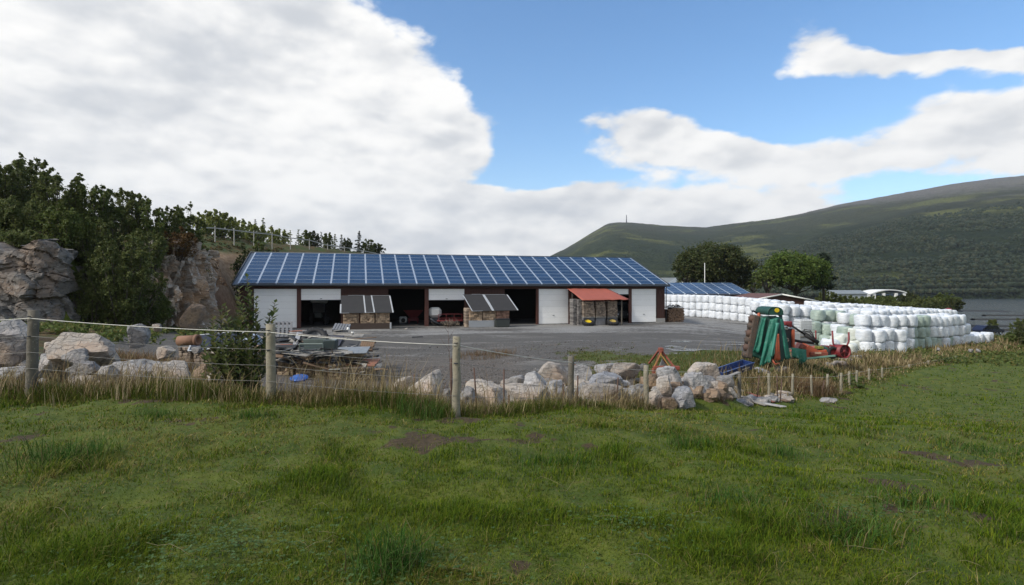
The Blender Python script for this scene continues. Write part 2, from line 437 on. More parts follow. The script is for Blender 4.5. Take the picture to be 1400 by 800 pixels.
# ------------------------------------------------------------------ the ground sheet
def ground_material():
    m, nt, bs, out = new_mat('ground')
    v = geopos(nt)
    at = N(nt, 'ShaderNodeAttribute', attribute_name='mask'); sp = N(nt, 'ShaderNodeSeparateColor'); nt.links.new(at.outputs['Color'], sp.inputs[0])
    gravel, soil, heath = sp.outputs[0], sp.outputs[1], sp.outputs[2]
    nbig = noise(nt, v, .35, 4, .6); nmid = noise(nt, v, 2.2, 5, .6); nf = noise(nt, v, 14, 5, .65); nff = noise(nt, v, 70, 3, .6)
    g = mixc(nt, ramp(nt, nmid, .35, .65), (.044, .070, .007), (.086, .105, .013))
    g = mixc(nt, ramp(nt, nf, .5, .75), g, (.10, .09, .028))
    dirt = mixc(nt, ramp(nt, nf, .3, .7), (.038, .026, .013), (.078, .054, .027))
    # wet dark mud, pale gravel and moss of the yard
    gr = mixc(nt, ramp(nt, nff, .35, .65), (.15, .147, .14), (.29, .285, .27))
    wet = mixc(nt, ramp(nt, nf, .35, .65), (.055, .052, .048), (.12, .113, .103))
    a2 = N(nt, 'ShaderNodeAttribute', attribute_name='mask2'); s2 = N(nt, 'ShaderNodeSeparateColor'); nt.links.new(a2.outputs['Color'], s2.inputs[0])
    mpy = N(nt, 'ShaderNodeMapping'); mpy.inputs['Scale'].default_value = (.22, .8, 1); nt.links.new(v, mpy.inputs[0]); nst = noise(nt, mpy.outputs[0], 1.0, 6, .62, .5)
    gr = mixc(nt, math_(nt, 'MULTIPLY', ramp(nt, nst, .45, .65), .55), gr, (.10, .095, .09))
    wet = mixc(nt, math_(nt, 'MULTIPLY', ramp(nt, nst, .52, .68), .7), wet, (.20, .19, .175))
    yardc = mixc(nt, ramp(nt, math_(nt, 'ADD', s2.outputs[0], math_(nt, 'MULTIPLY_ADD', nmid, 1.0, -.5)), .35, .65), gr, wet)
    moss = mixc(nt, ramp(nt, nf, .3, .7), (.035, .05, .010), (.085, .10, .02))
    yardc = mixc(nt, ramp(nt, math_(nt, 'ADD', s2.outputs[1], math_(nt, 'MULTIPLY_ADD', nmid, 1.1, -.55)), .42, .6), yardc, moss)
    litter = mixc(nt, ramp(nt, nf, .4, .6), (.058, .052, .047), (.145, .128, .11))
    yardc = mixc(nt, ramp(nt, math_(nt, 'ADD', s2.outputs[2], math_(nt, 'MULTIPLY_ADD', nf, .9, -.45)), .45, .6), yardc, litter)
    he = mixc(nt, ramp(nt, nmid, .35, .65), (.040, .045, .014), (.10, .062, .026))
    he = mixc(nt, ramp(nt, nbig, .42, .6), he, (.045, .065, .017))
    col = mixc(nt, ramp(nt, math_(nt, 'ADD', heath, math_(nt, 'MULTIPLY_ADD', nmid, .5, -.25)), .4, .6), g, he)
    col = mixc(nt, ramp(nt, math_(nt, 'ADD', soil, math_(nt, 'MULTIPLY_ADD', nf, .7, -.35)), .4, .6), col, dirt)
    col = mixc(nt, ramp(nt, math_(nt, 'ADD', gravel, math_(nt, 'MULTIPLY_ADD', nmid, .6, -.3)), .4, .6), col, yardc)
    earth = mixc(nt, ramp(nt, nmid, .3, .7), (.17, .105, .06), (.27, .19, .12))
    col = mixc(nt, at.outputs['Alpha'], col, earth)
    nt.links.new(col, bs.inputs['Base Color'])
    bs.inputs['Roughness'].default_value = .9; bs.inputs['Specular IOR Level'].default_value = .25
    bump(nt, bs, math_(nt, 'ADD', nf, math_(nt, 'MULTIPLY', nff, .4)), .6, .05)
    return m
GROUND = ground_material()

def bare_soil(x, y):
    return np.clip((fbm(x * .9, y * .9, 21, 3) * .65 + fbm(x * 3.4, y * 3.4, 23, 3) * .35 - .605) * 7, 0, 1)
def build_ground():
    a1 = np.concatenate([np.linspace(-180, -60, 60, endpoint=False), np.linspace(-60, 60, 430, endpoint=False), np.linspace(60, 180, 60, endpoint=False)])
    rr = np.concatenate([[.3], np.geomspace(1.2, 30, 190), np.geomspace(30, 130, 230)[1:], np.geomspace(130, 3900, 90)[1:]])
    A, RR = np.meshgrid(np.radians(a1), rr)
    x = RR * np.sin(A); y = RR * np.cos(A)
    z = terrain(x, y)
    na, nr = len(a1), len(rr)
    idx = np.arange(na * nr).reshape(nr, na)
    q = np.stack([idx[:-1], np.roll(idx[:-1], -1, 1), np.roll(idx[1:], -1, 1), idx[1:]], -1).reshape(-1, 4)
    X, Y = x.ravel(), y.ravel()
    yd = poly_sd(X, Y, YARD); fs = seg_sd(X, Y, FENCE); hill = seg_sd(X, Y, CLIFF); r = np.hypot(X, Y)
    gravel = sstep(-1.5, 1.5, yd)
    soil = bare_soil(X, Y) * (fs < 0) + sstep(.3, 1.2, fs) * sstep(0, -2, yd) * sstep(.45, .6, fbm(X * .6, Y * .6, 4)) * .8 * (hill < 0)
    heath = np.maximum(sstep(1.5, 4, hill), sstep(0, .6, fs) * (1 - gravel) * .75 * (hill < 0) * (r < 60))
    heath = np.where(r > 130, np.maximum(heath, .2), heath)
    earth = sstep(-.5, .8, hill) * sstep(8.5, 5.5, hill) * sstep(47, 52, Y) * sstep(92, 80, Y)
    mask = np.stack([gravel, soil, heath, earth], -1)
    sx = (X - SA.x) * SU.x + (Y - SA.y) * SU.y; sy = (X - SA.x) * SN.x + (Y - SA.y) * SN.y
    wet = np.clip(.36 + .5 * sstep(-9, -14, sy) + .6 * (fbm(X * .16, Y * .5, 31) - .5) * 2, 0, 1)
    moss = np.clip(sstep(38, 31, Y) * sstep(1, 5, X) * .75 + sstep(4, .5, yd) * .5 * sstep(-8, 0, X) + (fbm(X * .25, Y * .4, 37) - .55) * 1.1 * sstep(46, 38, Y), 0, 1)
    lit = sstep(4, -1, X) * sstep(-16, -10, X) * sstep(19, 21, Y) * sstep(43, 32, Y) * .62
    m2 = np.stack([wet, moss, lit, np.ones_like(wet)], -1)
    v = np.stack([X, Y, z.ravel()], -1)
    o = np_mesh('ground', v, q, GROUND, True, {'mask': mask, 'mask2': m2})
    tag(o, 'pasture, stony yard and heath hillside around the shed', 'ground', kind='structure')
build_ground()

# lake
def build_lake():
    m, nt, bs, out = new_mat('lake_water')
    bs.inputs['Base Color'].default_value = (.05, .06, .065, 1); bs.inputs['Roughness'].default_value = .16
    v = N(nt, 'ShaderNodeMapping'); v.inputs['Scale'].default_value = (.10, .35, 1); nt.links.new(geopos(nt), v.inputs[0])
    bump(nt, bs, noise(nt, v.outputs[0], 1.0, 5, .6), .5, .35)
    mb = MB(); mb.quad((-300, 100, LAKE), (3000, 60, LAKE), (3000, 2500, LAKE), (-300, 2500, LAKE))
    tag(mb.build('lake', m), 'grey lake between the yard and the mountain', 'lake', kind='structure')
build_lake()

# mountains
def build_mountains():
    def mmat(name, low1, low2, high1, rock, zlo, zhi, rz0, rz1):
        m, nt, bs, out = new_mat(name); v = geopos(nt)
        sp = N(nt, 'ShaderNodeSeparateXYZ'); nt.links.new(v, sp.inputs[0])
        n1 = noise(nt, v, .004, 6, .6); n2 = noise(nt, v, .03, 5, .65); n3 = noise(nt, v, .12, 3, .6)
        lo = mixc(nt, ramp(nt, n2, .38, .62), low1, low2)
        c = mixc(nt, ramp(nt, math_(nt, 'ADD', sp.outputs[2], math_(nt, 'MULTIPLY_ADD', n1, 260, -130)), zlo, zhi), lo, high1)
        c = mixc(nt, ramp(nt, n1, .52, .64), c, (.13, .14, .045))  # sunlit patches on the slopes, painted into the vegetation colour by noise
        c = mixc(nt, math_(nt, 'MULTIPLY', ramp(nt, math_(nt, 'ADD', sp.outputs[2], math_(nt, 'MULTIPLY_ADD', n2, 160, -80)), rz0, rz1), .8), c, rock)
        c = mixc(nt, math_(nt, 'MULTIPLY', ramp(nt, n3, .35, .65), .35), c, (.012, .018, .008))
        nt.links.new(c, bs.inputs['Base Color']); bs.inputs['Roughness'].default_value = 1; bs.inputs['Specular IOR Level'].default_value = .05
        bump(nt, bs, math_(nt, 'ADD', n3, n2), 1.0, 14)
        return m
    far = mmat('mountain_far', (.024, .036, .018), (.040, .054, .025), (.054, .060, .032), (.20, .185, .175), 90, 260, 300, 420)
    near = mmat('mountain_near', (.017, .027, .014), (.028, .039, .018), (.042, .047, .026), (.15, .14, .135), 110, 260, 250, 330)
    def sheet(name, mt, prof, r0, r1px, label, seed, base=-9, power=1.0):
        pxs = np.linspace(prof[0][0], prof[-1][0], 420); ts = np.linspace(0, 1.25, 130)
        ry = np.interp(pxs, [p[0] for p in prof], [p[1] for p in prof])
        Rr = np.interp(pxs, [p[0] for p in r1px], [p[1] for p in r1px])
        PX, T = np.meshgrid(pxs, ts)
        zr = EYE + (HZ - ry) / F * Rr
        D = r0 + (Rr[None] - r0) * T
        X = (PX - 700) / F * D
        sh = np.where(T <= 1, np.minimum(T, 1) ** (.76 * power), 1 - (T - 1) ** 2 * 6)
        z = base + (zr[None] - base) * sh
        nz = (fbm(X / 260, D / 260, seed, 5) - .5) * 2
        z = z + nz * np.maximum(z - base, 0) * .16 * np.clip(1 - T, 0.0, 1) + (fbm(X / 40, D / 40, seed + 9, 4) - .5) * np.minimum(12, np.maximum(z - base, 0) * .2) * np.where(T > .97, .35, 1)
        nA, nT = len(pxs), len(ts); idx = np.arange(nA * nT).reshape(nT, nA)
        q = np.stack([idx[:-1, :-1], idx[:-1, 1:], idx[1:, 1:], idx[1:, :-1]], -1).reshape(-1, 4)
        o = np_mesh(name, np.stack([X.ravel(), D.ravel(), z.ravel()], -1), q, mt, True)
        tag(o, label, 'mountain', kind='structure'); return pxs, ts, X, D, z
    prof_f = [(150, 395), (300, 380), (450, 372), (600, 362), (700, 358), (750, 351), (772, 341), (790, 330), (808, 319), (830, 306), (845, 304), (858, 304), (880, 306), (905, 308), (940, 310), (965, 311), (1000, 306), (1060, 299), (1100, 291), (1150, 279), (1200, 270), (1250, 261), (1300, 252), (1350, 245), (1400, 240), (1500, 228), (1650, 222), (1900, 240), (2300, 300)]
    prof_n = [(900, 402), (960, 386), (1000, 362), (1030, 348), (1060, 337), (1100, 325), (1150, 310), (1200, 297), (1250, 284), (1300, 275), (1350, 268), (1400, 262), (1500, 250), (1650, 240), (1900, 270), (2300, 330)]
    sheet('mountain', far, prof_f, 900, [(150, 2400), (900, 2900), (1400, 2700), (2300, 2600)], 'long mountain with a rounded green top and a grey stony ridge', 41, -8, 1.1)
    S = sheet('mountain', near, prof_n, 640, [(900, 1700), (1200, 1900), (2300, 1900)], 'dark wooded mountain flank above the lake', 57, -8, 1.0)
    # knoll at the right edge, above the lake
    prof_k = [(1230, 404), (1290, 372), (1340, 345), (1370, 330), (1400, 320), (1450, 306), (1550, 300), (1700, 320), (1900, 380)]
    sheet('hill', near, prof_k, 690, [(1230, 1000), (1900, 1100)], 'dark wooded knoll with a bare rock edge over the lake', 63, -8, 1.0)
    return S
MT = build_mountains()

def build_haze():
    m = bpy.data.materials.new('haze'); m.use_nodes = True; nt = m.node_tree; nt.nodes.clear()
    out = N(nt, 'ShaderNodeOutputMaterial'); v = N(nt, 'ShaderNodeVolumePrincipled'); nt.links.new(v.outputs[0], out.inputs['Volume'])
    v.inputs['Density'].default_value = HAZE; v.inputs['Color'].default_value = (.86, .92, 1, 1); v.inputs['Anisotropy'].default_value = .2
    mb = MB(); mb.box((300, 1000, 395), (9400, 10600, 910)); tag(mb.build('haze', m), 'thin bluish air over the valley', 'haze', kind='stuff')
HAZE = .00007
build_haze()
# ------------------------------------------------------------------ the long shed
WOODRED = mat('red_brown_cladding', (.060, .021, .013), .75, c2=(.035, .014, .010), scale=2.5, amt=.8, bscale=9, bstr=.3, c3=(.075, .032, .02))
DOORWHITE = mat('white_door_panel', (.85, .855, .85), .45, c2=(.77, .77, .75), scale=.7, amt=.6)
ALU = mat('aluminium', (.62, .68, .74), .35, .6, c2=(.52, .57, .62), scale=6, amt=.4)
DARKMETAL = mat('dark_metal', (.025, .030, .038), .45, .2, scale=4, amt=.4)
CONC = mat('concrete', (.30, .29, .27), .85, c2=(.2, .195, .185), scale=3, amt=.7, bscale=20, bstr=.3)
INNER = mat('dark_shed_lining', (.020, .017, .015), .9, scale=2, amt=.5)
ROOFSHEET = mat('blue_grey_roof_sheet', (.055, .075, .105), .45, .1, c2=(.04, .055, .08), scale=1.2, amt=.5)
def panel_cells(name, c, line):
    m, nt, bs, out = new_mat(name); v = objco(nt)
    sp = N(nt, 'ShaderNodeSeparateXYZ'); nt.links.new(v, sp.inputs[0])
    gx = math_(nt, 'ABSOLUTE', math_(nt, 'SUBTRACT', math_(nt, 'FRACT', math_(nt, 'MULTIPLY', sp.outputs[0], 6.2)), .5))
    gy = math_(nt, 'ABSOLUTE', math_(nt, 'SUBTRACT', math_(nt, 'FRACT', math_(nt, 'MULTIPLY', sp.outputs[1], 6.2)), .5))
    g = math_(nt, 'GREATER_THAN', math_(nt, 'MAXIMUM', gx, gy), .47)
    oi = N(nt, 'ShaderNodeObjectInfo')
    base = mixc(nt, oi.outputs['Random'], tuple(x * .8 for x in c), tuple(x * 1.25 for x in c))
    base = mixc(nt, math_(nt, 'MULTIPLY', noise(nt, v, 5, 3, .6), .4), base, (.014, .028, .07))
    nt.links.new(mixc(nt, math_(nt, 'MULTIPLY', g, .5), base, line), bs.inputs['Base Color'])
    bs.inputs['Roughness'].default_value = .22; bs.inputs['Specular IOR Level'].default_value = .24
    return m
CELLS = panel_cells('solar_cells', (.012, .036, .082), (.07, .10, .155))

def S_of(px, off=0.0):
    """distance along the shed front (set back by off) that shows at column px"""
    a = SA + SN * off; t = (px - 700) / F
    return (t * a.y - a.x) / (SU.x - t * SU.y)

def panel_mesh(w, h):
    mb = MB(); f = .022; t = .04
    o = [(-w / 2, -h / 2), (w / 2, -h / 2), (w / 2, h / 2), (-w / 2, h / 2)]; i = [(-w / 2 + f, -h / 2 + f), (w / 2 - f, -h / 2 + f), (w / 2 - f, h / 2 - f), (-w / 2 + f, h / 2 - f)]
    vs = [(x, y, 0) for x, y in o] + [(x, y, t) for x, y in o] + [(x, y, t) for x, y in i] + [(x, y, t - .006) for x, y in i]
    fs = []; mi = []
    for k in range(4):
        j = (k + 1) % 4
        mb_f = [(k, j, j + 4, k + 4), (k + 4, j + 4, j + 8, k + 8), (k + 8, j + 8, j + 12, k + 12)]
        fs += mb_f
    mb.add(vs, fs, 0); mb.add([vs[12], vs[13], vs[14], vs[15]], [(0, 1, 2, 3)], 1); mb.add(vs[:4], [(3, 2, 1, 0)], 0)
    return mb

def build_shed():
    t = thing('farm_shed', 'long red-brown farm shed with white doors and a roof full of solar panels', 'shed', (SA.x, SA.y, 0), SANG)
    H = 4.0; EZ = 4.42
    def box(mb, s0, s1, y0, y1, z0, z1, b=0.0, mi=0): mb.box(((s0 + s1) / 2, (y0 + y1) / 2, (z0 + z1) / 2), (s1 - s0, y1 - y0, z1 - z0), b, None, mi)
    sp = lambda px: S_of(px)
    L = SLEN
    # front wall pieces
    for (a, b) in ((326, 347), (466, 531), (635, 690), (781, 826), (897, 909)):
        mb = MB(); s0 = max(sp(a), 0); s1 = min(sp(b), L); n = max(1, round((s1 - s0) / .145)); w = (s1 - s0) / n
        for k in range(n): box(mb, s0 + k * w + .004, s0 + (k + 1) * w - .004, .02 if k % 2 else .0, .14, .12, H - .02)
        mb.build('wall', WOODRED, t)
    for (a, b) in ((326, 347), (466, 531), (635, 690), (781, 826), (897, 909)):
        mbf = MB(); box(mbf, max(sp(a), 0) - .02, min(sp(b), L) + .02, -.05, .16, -.4, .117 if a < 890 else .5); mbf.build('plinth', CONC, t)
    mb = MB(); box(mb, -.02, L + .02, -.03, .16, H, EZ + .02); mb.build('header_beam', WOODRED, t)
    for (a, b) in ((406, 411.5), (580.5, 586), (733, 736.3), (777, 781), (859.6, 863.3)):
        mb = MB(); box(mb, sp(a), sp(b), -.10, .17, -.15, H - .002, .01); mb.build('post', mat_post, t)
    # back, gables, inner floor
    mb = MB(); box(mb, 0, L, 19.85, 20, 0, EZ); mb.build('wall', WOODRED, t)
    for s in (0.0, L - .15):
        mb = MB()
        mb.add([(s, .16, 0), (s, 19.84, 0), (s, 19.84, EZ), (s, 10, 7.95), (s, .16, EZ), (s + .15, .16, 0), (s + .15, 19.84, 0), (s + .15, 19.84, EZ), (s + .15, 10, 7.95), (s + .15, .16, EZ)],
               [(0, 1, 2, 3, 4), (9, 8, 7, 6, 5), (0, 5, 6, 1), (1, 6, 7, 2), (2, 7, 8, 3), (3, 8, 9, 4), (4, 9, 5, 0)])
        mb.build('wall', WOODRED, t)
    # partition that keeps the back of the hall dark
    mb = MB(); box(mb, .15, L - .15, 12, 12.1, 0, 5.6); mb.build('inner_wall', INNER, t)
    mb = MB(); box(mb, .16, L - .16, .17, 11.98, -.3, .06); mb.build('floor', mat('shed_floor', (.10, .095, .09), .9, scale=1.5, amt=.6), t)
    # doors
    zt = H - .01
    for (a, b, zb) in ((347, 406, .08), (411.5, 466, 2.87), (586, 635, 2.80), (736.3, 777, .06), (826, 859.6, 3.37), (863.3, 897, .08)):
        mb = MB(); s0, s1 = sp(a) + .01, sp(b) - .01; n = max(1, round((zt - zb) / .62)); hgt = (zt - zb) / n
        for k in range(n): box(mb, s0, s1, .02, .10, zb + k * hgt + .003, zb + (k + 1) * hgt - .003, .008)
        d = mb.build('door', DOORWHITE, t)
        mb = MB(); box(mb, s0, s1, .015, .11, zb - .06, zb - .002); mb.build('bottom_seal', DARKMETAL, d)
        mb = MB(); mb.box(((s0 + s1) / 2, -.01, max(zb + .12, 1.0) if zb < 1 else zb + .12), (.22, .04, .05), .01); mb.build('handle', DARKMETAL, d)
        if zb < 1:
            for q in (s0 - .03, s1):
                mb = MB(); box(mb, q, q + .03, -.02, .14, zb - .06, zt); mb.build('door_frame', DARKMETAL, d)
    # roof
    run, rise = 10.05, 3.72; th = math.atan2(rise, run); SLOPE = math.hypot(run, rise)
    e0, e1 = S_of(317, -.5), S_of(915.5, -.5)
    roof = MB()
    def slope_pt(s, q, h, back=False):           # q runs up the slope, h above it
        y = -.55 + q * math.cos(th) - h * math.sin(th); z = EZ + q * math.sin(th) + h * math.cos(th)
        return Vector((s, y, z) if not back else (s, 2 * (-.55 + run) - y, z))
    for back in (False, True):
        vs = [slope_pt(s, q, h, back) for s in (e0, e1) for q in (0, SLOPE) for h in (-.16, 0)]
        roof.add(vs, [(0, 1, 3, 2), (4, 6, 7, 5), (0, 4, 5, 1), (2, 3, 7, 6), (0, 2, 6, 4), (1, 5, 7, 3)])
    ro = roof.build('roof', ROOFSHEET, t)
    mb = MB(); mb.tube([slope_pt(e0, SLOPE, .02), slope_pt(e1, SLOPE, .02)], .1, 8); mb.build('ridge_cap', DARKMETAL, ro)
    mb = MB(); mb.box(((e0 + e1) / 2, -.64, EZ - .07), (e1 - e0, .16, .15), .03); mb.build('gutter', DARKMETAL, ro)
    for s in (e0 + .02, e1 - .02):
        mb = MB(); a = slope_pt(s, -.02, .03); b = slope_pt(s, SLOPE, .03)
        mb.tube([a, b], .075, 4); mb.build('verge_trim', DARKMETAL, ro)
    mb = MB()
    mb.tube([(L - .1, -.5, EZ - .15), (L + .1, -.15, EZ - .5), (L + .1, -.12, .3)], .05, 8); mb.build('downpipe', DARKMETAL, ro)
    # panels: 27 columns of 9
    p0, p1 = S_of(325.5, -.5), S_of(912.8, -.5); NC, NR = 27, 9
    cw = (p1 - p0) / NC; rh = (SLOPE - .42) / NR
    pm = panel_mesh(cw - .135, rh - .022)
    first = None; spots = []
    for c in range(NC):
        for r in range(NR): spots.append((c, r))
    order = sorted(spots, key=lambda q: (q[1], abs(q[0] - 9)))
    order = sorted(spots, key=lambda q: (SA + SU * (p0 + q[0] * cw)).length + q[1] * 1.1)
    Rm = Matrix.Rotation(th, 4, 'X')
    for k, (c, r) in enumerate(order[:100]):
        pos = slope_pt(p0 + (c + .5) * cw, .16 + (r + .5) * rh, .07)
        if first is None:
            first = pm.build('solar_panel', [ALU, CELLS], t); o = first
        else:
            o = first.copy(); COL.objects.link(o); o.parent = t
        o.location = pos; o.rotation_euler = (th, 0, 0)
    rest = MB()
    for (c, r) in order[100:]:
        pos = slope_pt(p0 + (c + .5) * cw, .16 + (r + .5) * rh, .07); M4 = Matrix.Translation(pos) @ Rm
        off = len(rest.v); rest.v += [tuple(M4 @ Vector(v)) for v in pm.v]; rest.f += [tuple(i + off for i in f) for f in pm.f]; rest.m += pm.m; rest.s += pm.s
    o = rest.build('solar_panel_field', [ALU, CELLS], t); tag(o, kind='stuff')
    mb = MB()
    for c in range(NC + 1):
        s = p0 + c * cw
        vs = [slope_pt(s + dx, q, h) for dx in (-.055, .055) for q in (.1, SLOPE - .2) for h in (.004, .10)]
        mb.add(vs, [(0, 1, 3, 2), (4, 6, 7, 5), (0, 4, 5, 1), (2, 3, 7, 6), (0, 2, 6, 4), (1, 5, 7, 3)])
    mb.build('panel_rails', mat('pale_rail', (.40, .46, .54), .4, .3, scale=6, amt=.4), ro)
    return t
mat_post = mat('red_post_paint', (.075, .022, .014), .65, c2=(.05, .018, .012), scale=4, amt=.6)
SHED = build_shed()
def shed_pt(px, off, z=0.0):
    s = S_of(px, off); q = SA + SU * s + SN * off
    return Vector((q.x, q.y, z))

# ------------------------------------------------------------------ the other buildings
RUST = mat('red_brown_sheet_roof', (.135, .058, .042), .7, c2=(.09, .045, .036), scale=.7, amt=.8)
WHITEPAINT = mat('white_painted_board', (.75, .75, .72), .6, c2=(.6, .6, .57), scale=2, amt=.5)
GREYROOF = mat('grey_roof', (.20, .22, .23), .6, c2=(.15, .165, .17), scale=.8, amt=.5)
GLASS = mat('dark_window_glass', (.012, .016, .02), .08)
def gable_house(name, label, cat, c, rz, L, W, eave, ridge, wallm, roofm, over=.4, windows=(), trim=None):
    """long side along local x, front towards local -y"""
    t = thing(name, label, cat, c, rz)
    mb = MB()
    mb.add([(x, y, z) for x in (-L / 2, L / 2) for (y, z) in ((-W / 2, -1.5), (W / 2, -1.5), (W / 2, eave), (0, ridge - .02), (-W / 2, eave))],
           [(0, 1, 2, 3, 4), (9, 8, 7, 6, 5), (0, 5, 6, 1), (1, 6, 7, 2), (2, 7, 8, 3), (3, 8, 9, 4), (4, 9, 5, 0)])
    mb.build('wall', wallm, t)
    sl = (ridge - eave) / (W / 2); mb = MB()
    for sg in (-1, 1):
        ys = (sg * (W / 2 + over), 0); zs = (eave - sl * over, ridge)
        vs = [(x, y, z + h) for x in (-L / 2 - over, L / 2 + over) for y, z in zip(ys, zs) for h in (0.02, .18)]
        mb.add(vs, [(0, 1, 3, 2), (4, 6, 7, 5), (0, 4, 5, 1), (2, 3, 7, 6), (0, 2, 6, 4), (1, 5, 7, 3)])
    ro = mb.build('roof', roofm, t)
    if trim:
        for x in (-L / 2 - over - .03, L / 2 + over + .03):
            mb = MB()
            for sg in (-1, 1):
                mb.tube([(x, sg * (W / 2 + over), eave - sl * over + .05), (x, 0, ridge + .05)], .16, 4)
            mb.build('bargeboard', trim, ro)
    for (fx, z0, w, h) in windows:
        fr = MB(); fr.box((fx, -W / 2 - .03, z0 + h / 2), (w, .08, h), .01); f = fr.build('window', WHITEPAINT, t)
        g = MB(); g.box((fx, -W / 2 - .075, z0 + h / 2), (w - .2, .02, h - .2)); g.build('pane', GLASS, f)
    return t, ro

def build_barns():
    # second solar roof: eave from px 905 to 1024 on row 403
    d = 118.0; L = 27.0; W = 15.0
    e = P(1024, 402.5, d - 4)
    ang = SANG * .55; u = Vector((math.cos(ang), math.sin(ang))); n = Vector((-u.y, u.x))
    ez = 2.9; rz_ = 5.05
    c = Vector((e.x, e.y)) - u * (L / 2) + n * (W / 2)
    t, ro = gable_house('barn', 'low barn with pale blue solar panels on its roof, behind the bale wall', 'barn', (c.x, c.y, 0), ang, L, W, ez, rz_, WOODRED, ROOFSHEET, .5)
    sl = math.atan2(rz_ - ez, W / 2); SLOPE = (W / 2 + .5) / math.cos(sl); NC, NR = 12, 6
    cw = (L + .6) / NC; rh = (SLOPE - .3) / NR; pm = panel_mesh(cw - .16, rh - .03); first = None
    cells2 = panel_cells('solar_cells_pale', (.035, .065, .12), (.12, .15, .21))
    for ci in range(NC):
        for r in range(NR):
            q = .15 + (r + .5) * rh
            if first is None: first = pm.build('solar_panel', [ALU, cells2], t); o = first
            else: o = first.copy(); COL.objects.link(o); o.parent = t
            o.location = (-(L + .6) / 2 + (ci + .5) * cw, -W / 2 - .5 + q * math.cos(sl) - .2 * math.sin(sl), ez - .5 * math.tan(sl) + q * math.sin(sl) + .235); o.rotation_euler = (sl, 0, 0)
    mb = MB()
    for ci in range(NC + 1):
        x = -(L + .6) / 2 + ci * cw
        mb.tube([(x, -W / 2 - .48, ez - .48 * math.tan(sl) + .22), (x, -.1, rz_ + .17)], .07, 4)
    mb.build('panel_rails', ALU, ro)
    # long low barn with red-brown roof, its gable towards the yard
    gable_house('barn', 'low barn with a red-brown sheet roof and a white edge board, beside the panelled barn', 'barn', (46.6, 108, -.8), R(90), 16, 12, 2.65, 3.8, WOODRED, RUST, .3, trim=WHITEPAINT)
    # house behind: grey roof, white gable
    gable_house('farmhouse', 'white gabled house with a grey roof between the shed and the dark tree', 'house', (P(936, 395, 150).x, 156, 0), R(84), 11, 5.2, 4.9, 6.75, WHITEPAINT, GREYROOF, .4)
    t2, ro2 = gable_house('farmhouse', 'house with only its long grey roof showing above the end of the shed roof', 'house', (P(915, 395, 160).x, 165, 0), R(8), 12, 9, 4.2, 7.0, WHITEPAINT, GREYROOF, .5)
    mb = MB(); mb.box((-3.2, 0, 7.2), (.9, .9, 2.0), .03); mb.build('chimney', mat('dark_chimney', (.03, .03, .03), .8), ro2)
    # boat house with an arched roof
    p = P(1207, 404, 215)
    t = thing('boathouse', 'modern low house with a curved white roof among the bushes by the lake', 'house', (p.x, p.y, p.z - 1.8), .12)
    mb = MB(); prof = [(-8.2, 1.2)] + [(-8.2 + 16.4 * k / 16, 1.35 + 2.35 * math.sin(math.pi * min(1, .08 + .86 * k / 16)) ** .8) for k in range(17)]
    up = [(x, z + .35) for x, z in prof]
    for k in range(len(prof) - 1):
        mb.add([(prof[k][0], -4, prof[k][1]), (prof[k + 1][0], -4, prof[k + 1][1]), (prof[k + 1][0], 4, prof[k + 1][1]), (prof[k][0], 4, prof[k][1]),
                (up[k][0], -4, up[k][1]), (up[k + 1][0], -4, up[k + 1][1]), (up[k + 1][0], 4, up[k + 1][1]), (up[k][0], 4, up[k][1])],
               [(0, 1, 2, 3), (4, 5, 6, 7), (0, 1, 5, 4), (2, 3, 7, 6), (0, 3, 7, 4), (1, 2, 6, 5)])
    mb.build('roof', WHITEPAINT, t)
    mb = MB(); mb.box((-.5, .4, .2), (13, 6.4, 4.4)); mb.build('wall', mat('grey_blue_wall', (.10, .14, .19), .7), t)
    for x in (-6.4, -2.6, 2.4, 5.6):
        mb = MB(); mb.box((x, -3.4, .6), (1.0, .8, 4.2), .02); mb.build('pillar', WHITEPAINT, t)
    for x in (-4.5, 0, 4.0):
        mb = MB(); mb.box((x, -2.85, 1.0), (2.2, .08, 1.9)); mb.build('window', GLASS, t)
    # grey flat shed left of it
    p = P(1155, 403, 200)
    t, _ = gable_house('boat_shed', 'low pale grey shed left of the curved-roof house', 'shed', (p.x, p.y, p.z - 2.2), .1, 11, 7, 2.5, 3.6, mat('pale_grey_wall', (.35, .38, .4), .7), GREYROOF, .3)
    # flagpole and mast
    t = thing('flagpole', 'bare white flagpole behind the panelled barn roof', 'flagpole', (P(963.5, 395, 132).x, 132, -.5))
    mb = MB(); mb.tube([(0, 0, 0), (0, 0, 10.3)], [.11, .06], 8); mb.build('pole', WHITEPAINT, t); mb = MB(); mb.lathe([(0, 10.42), (.12, 10.36), (.12, 10.28), (0, 10.2)], 8); mb.build('finial', WHITEPAINT, t)
    pxs, ts, X, D, Z = FARRIDGE
    t = thing('radio_mast', 'thin radio mast on the rounded mountain top', 'mast', P(856.5, 306.5, 2846))
    mb = MB(); mb.tube([(0, 0, -8), (0, 0, 45)], [3.2, 1.8], 6); mb.build('tower', mat('mast_steel', (.10, .10, .11), .6), t)
    mb = MB(); mb.box((5, 0, 1), (7, 6, 6), .2); mb.build('hut', mat('mast_hut', (.2, .2, .2), .8), t)
FARRIDGE = MT
build_barns()
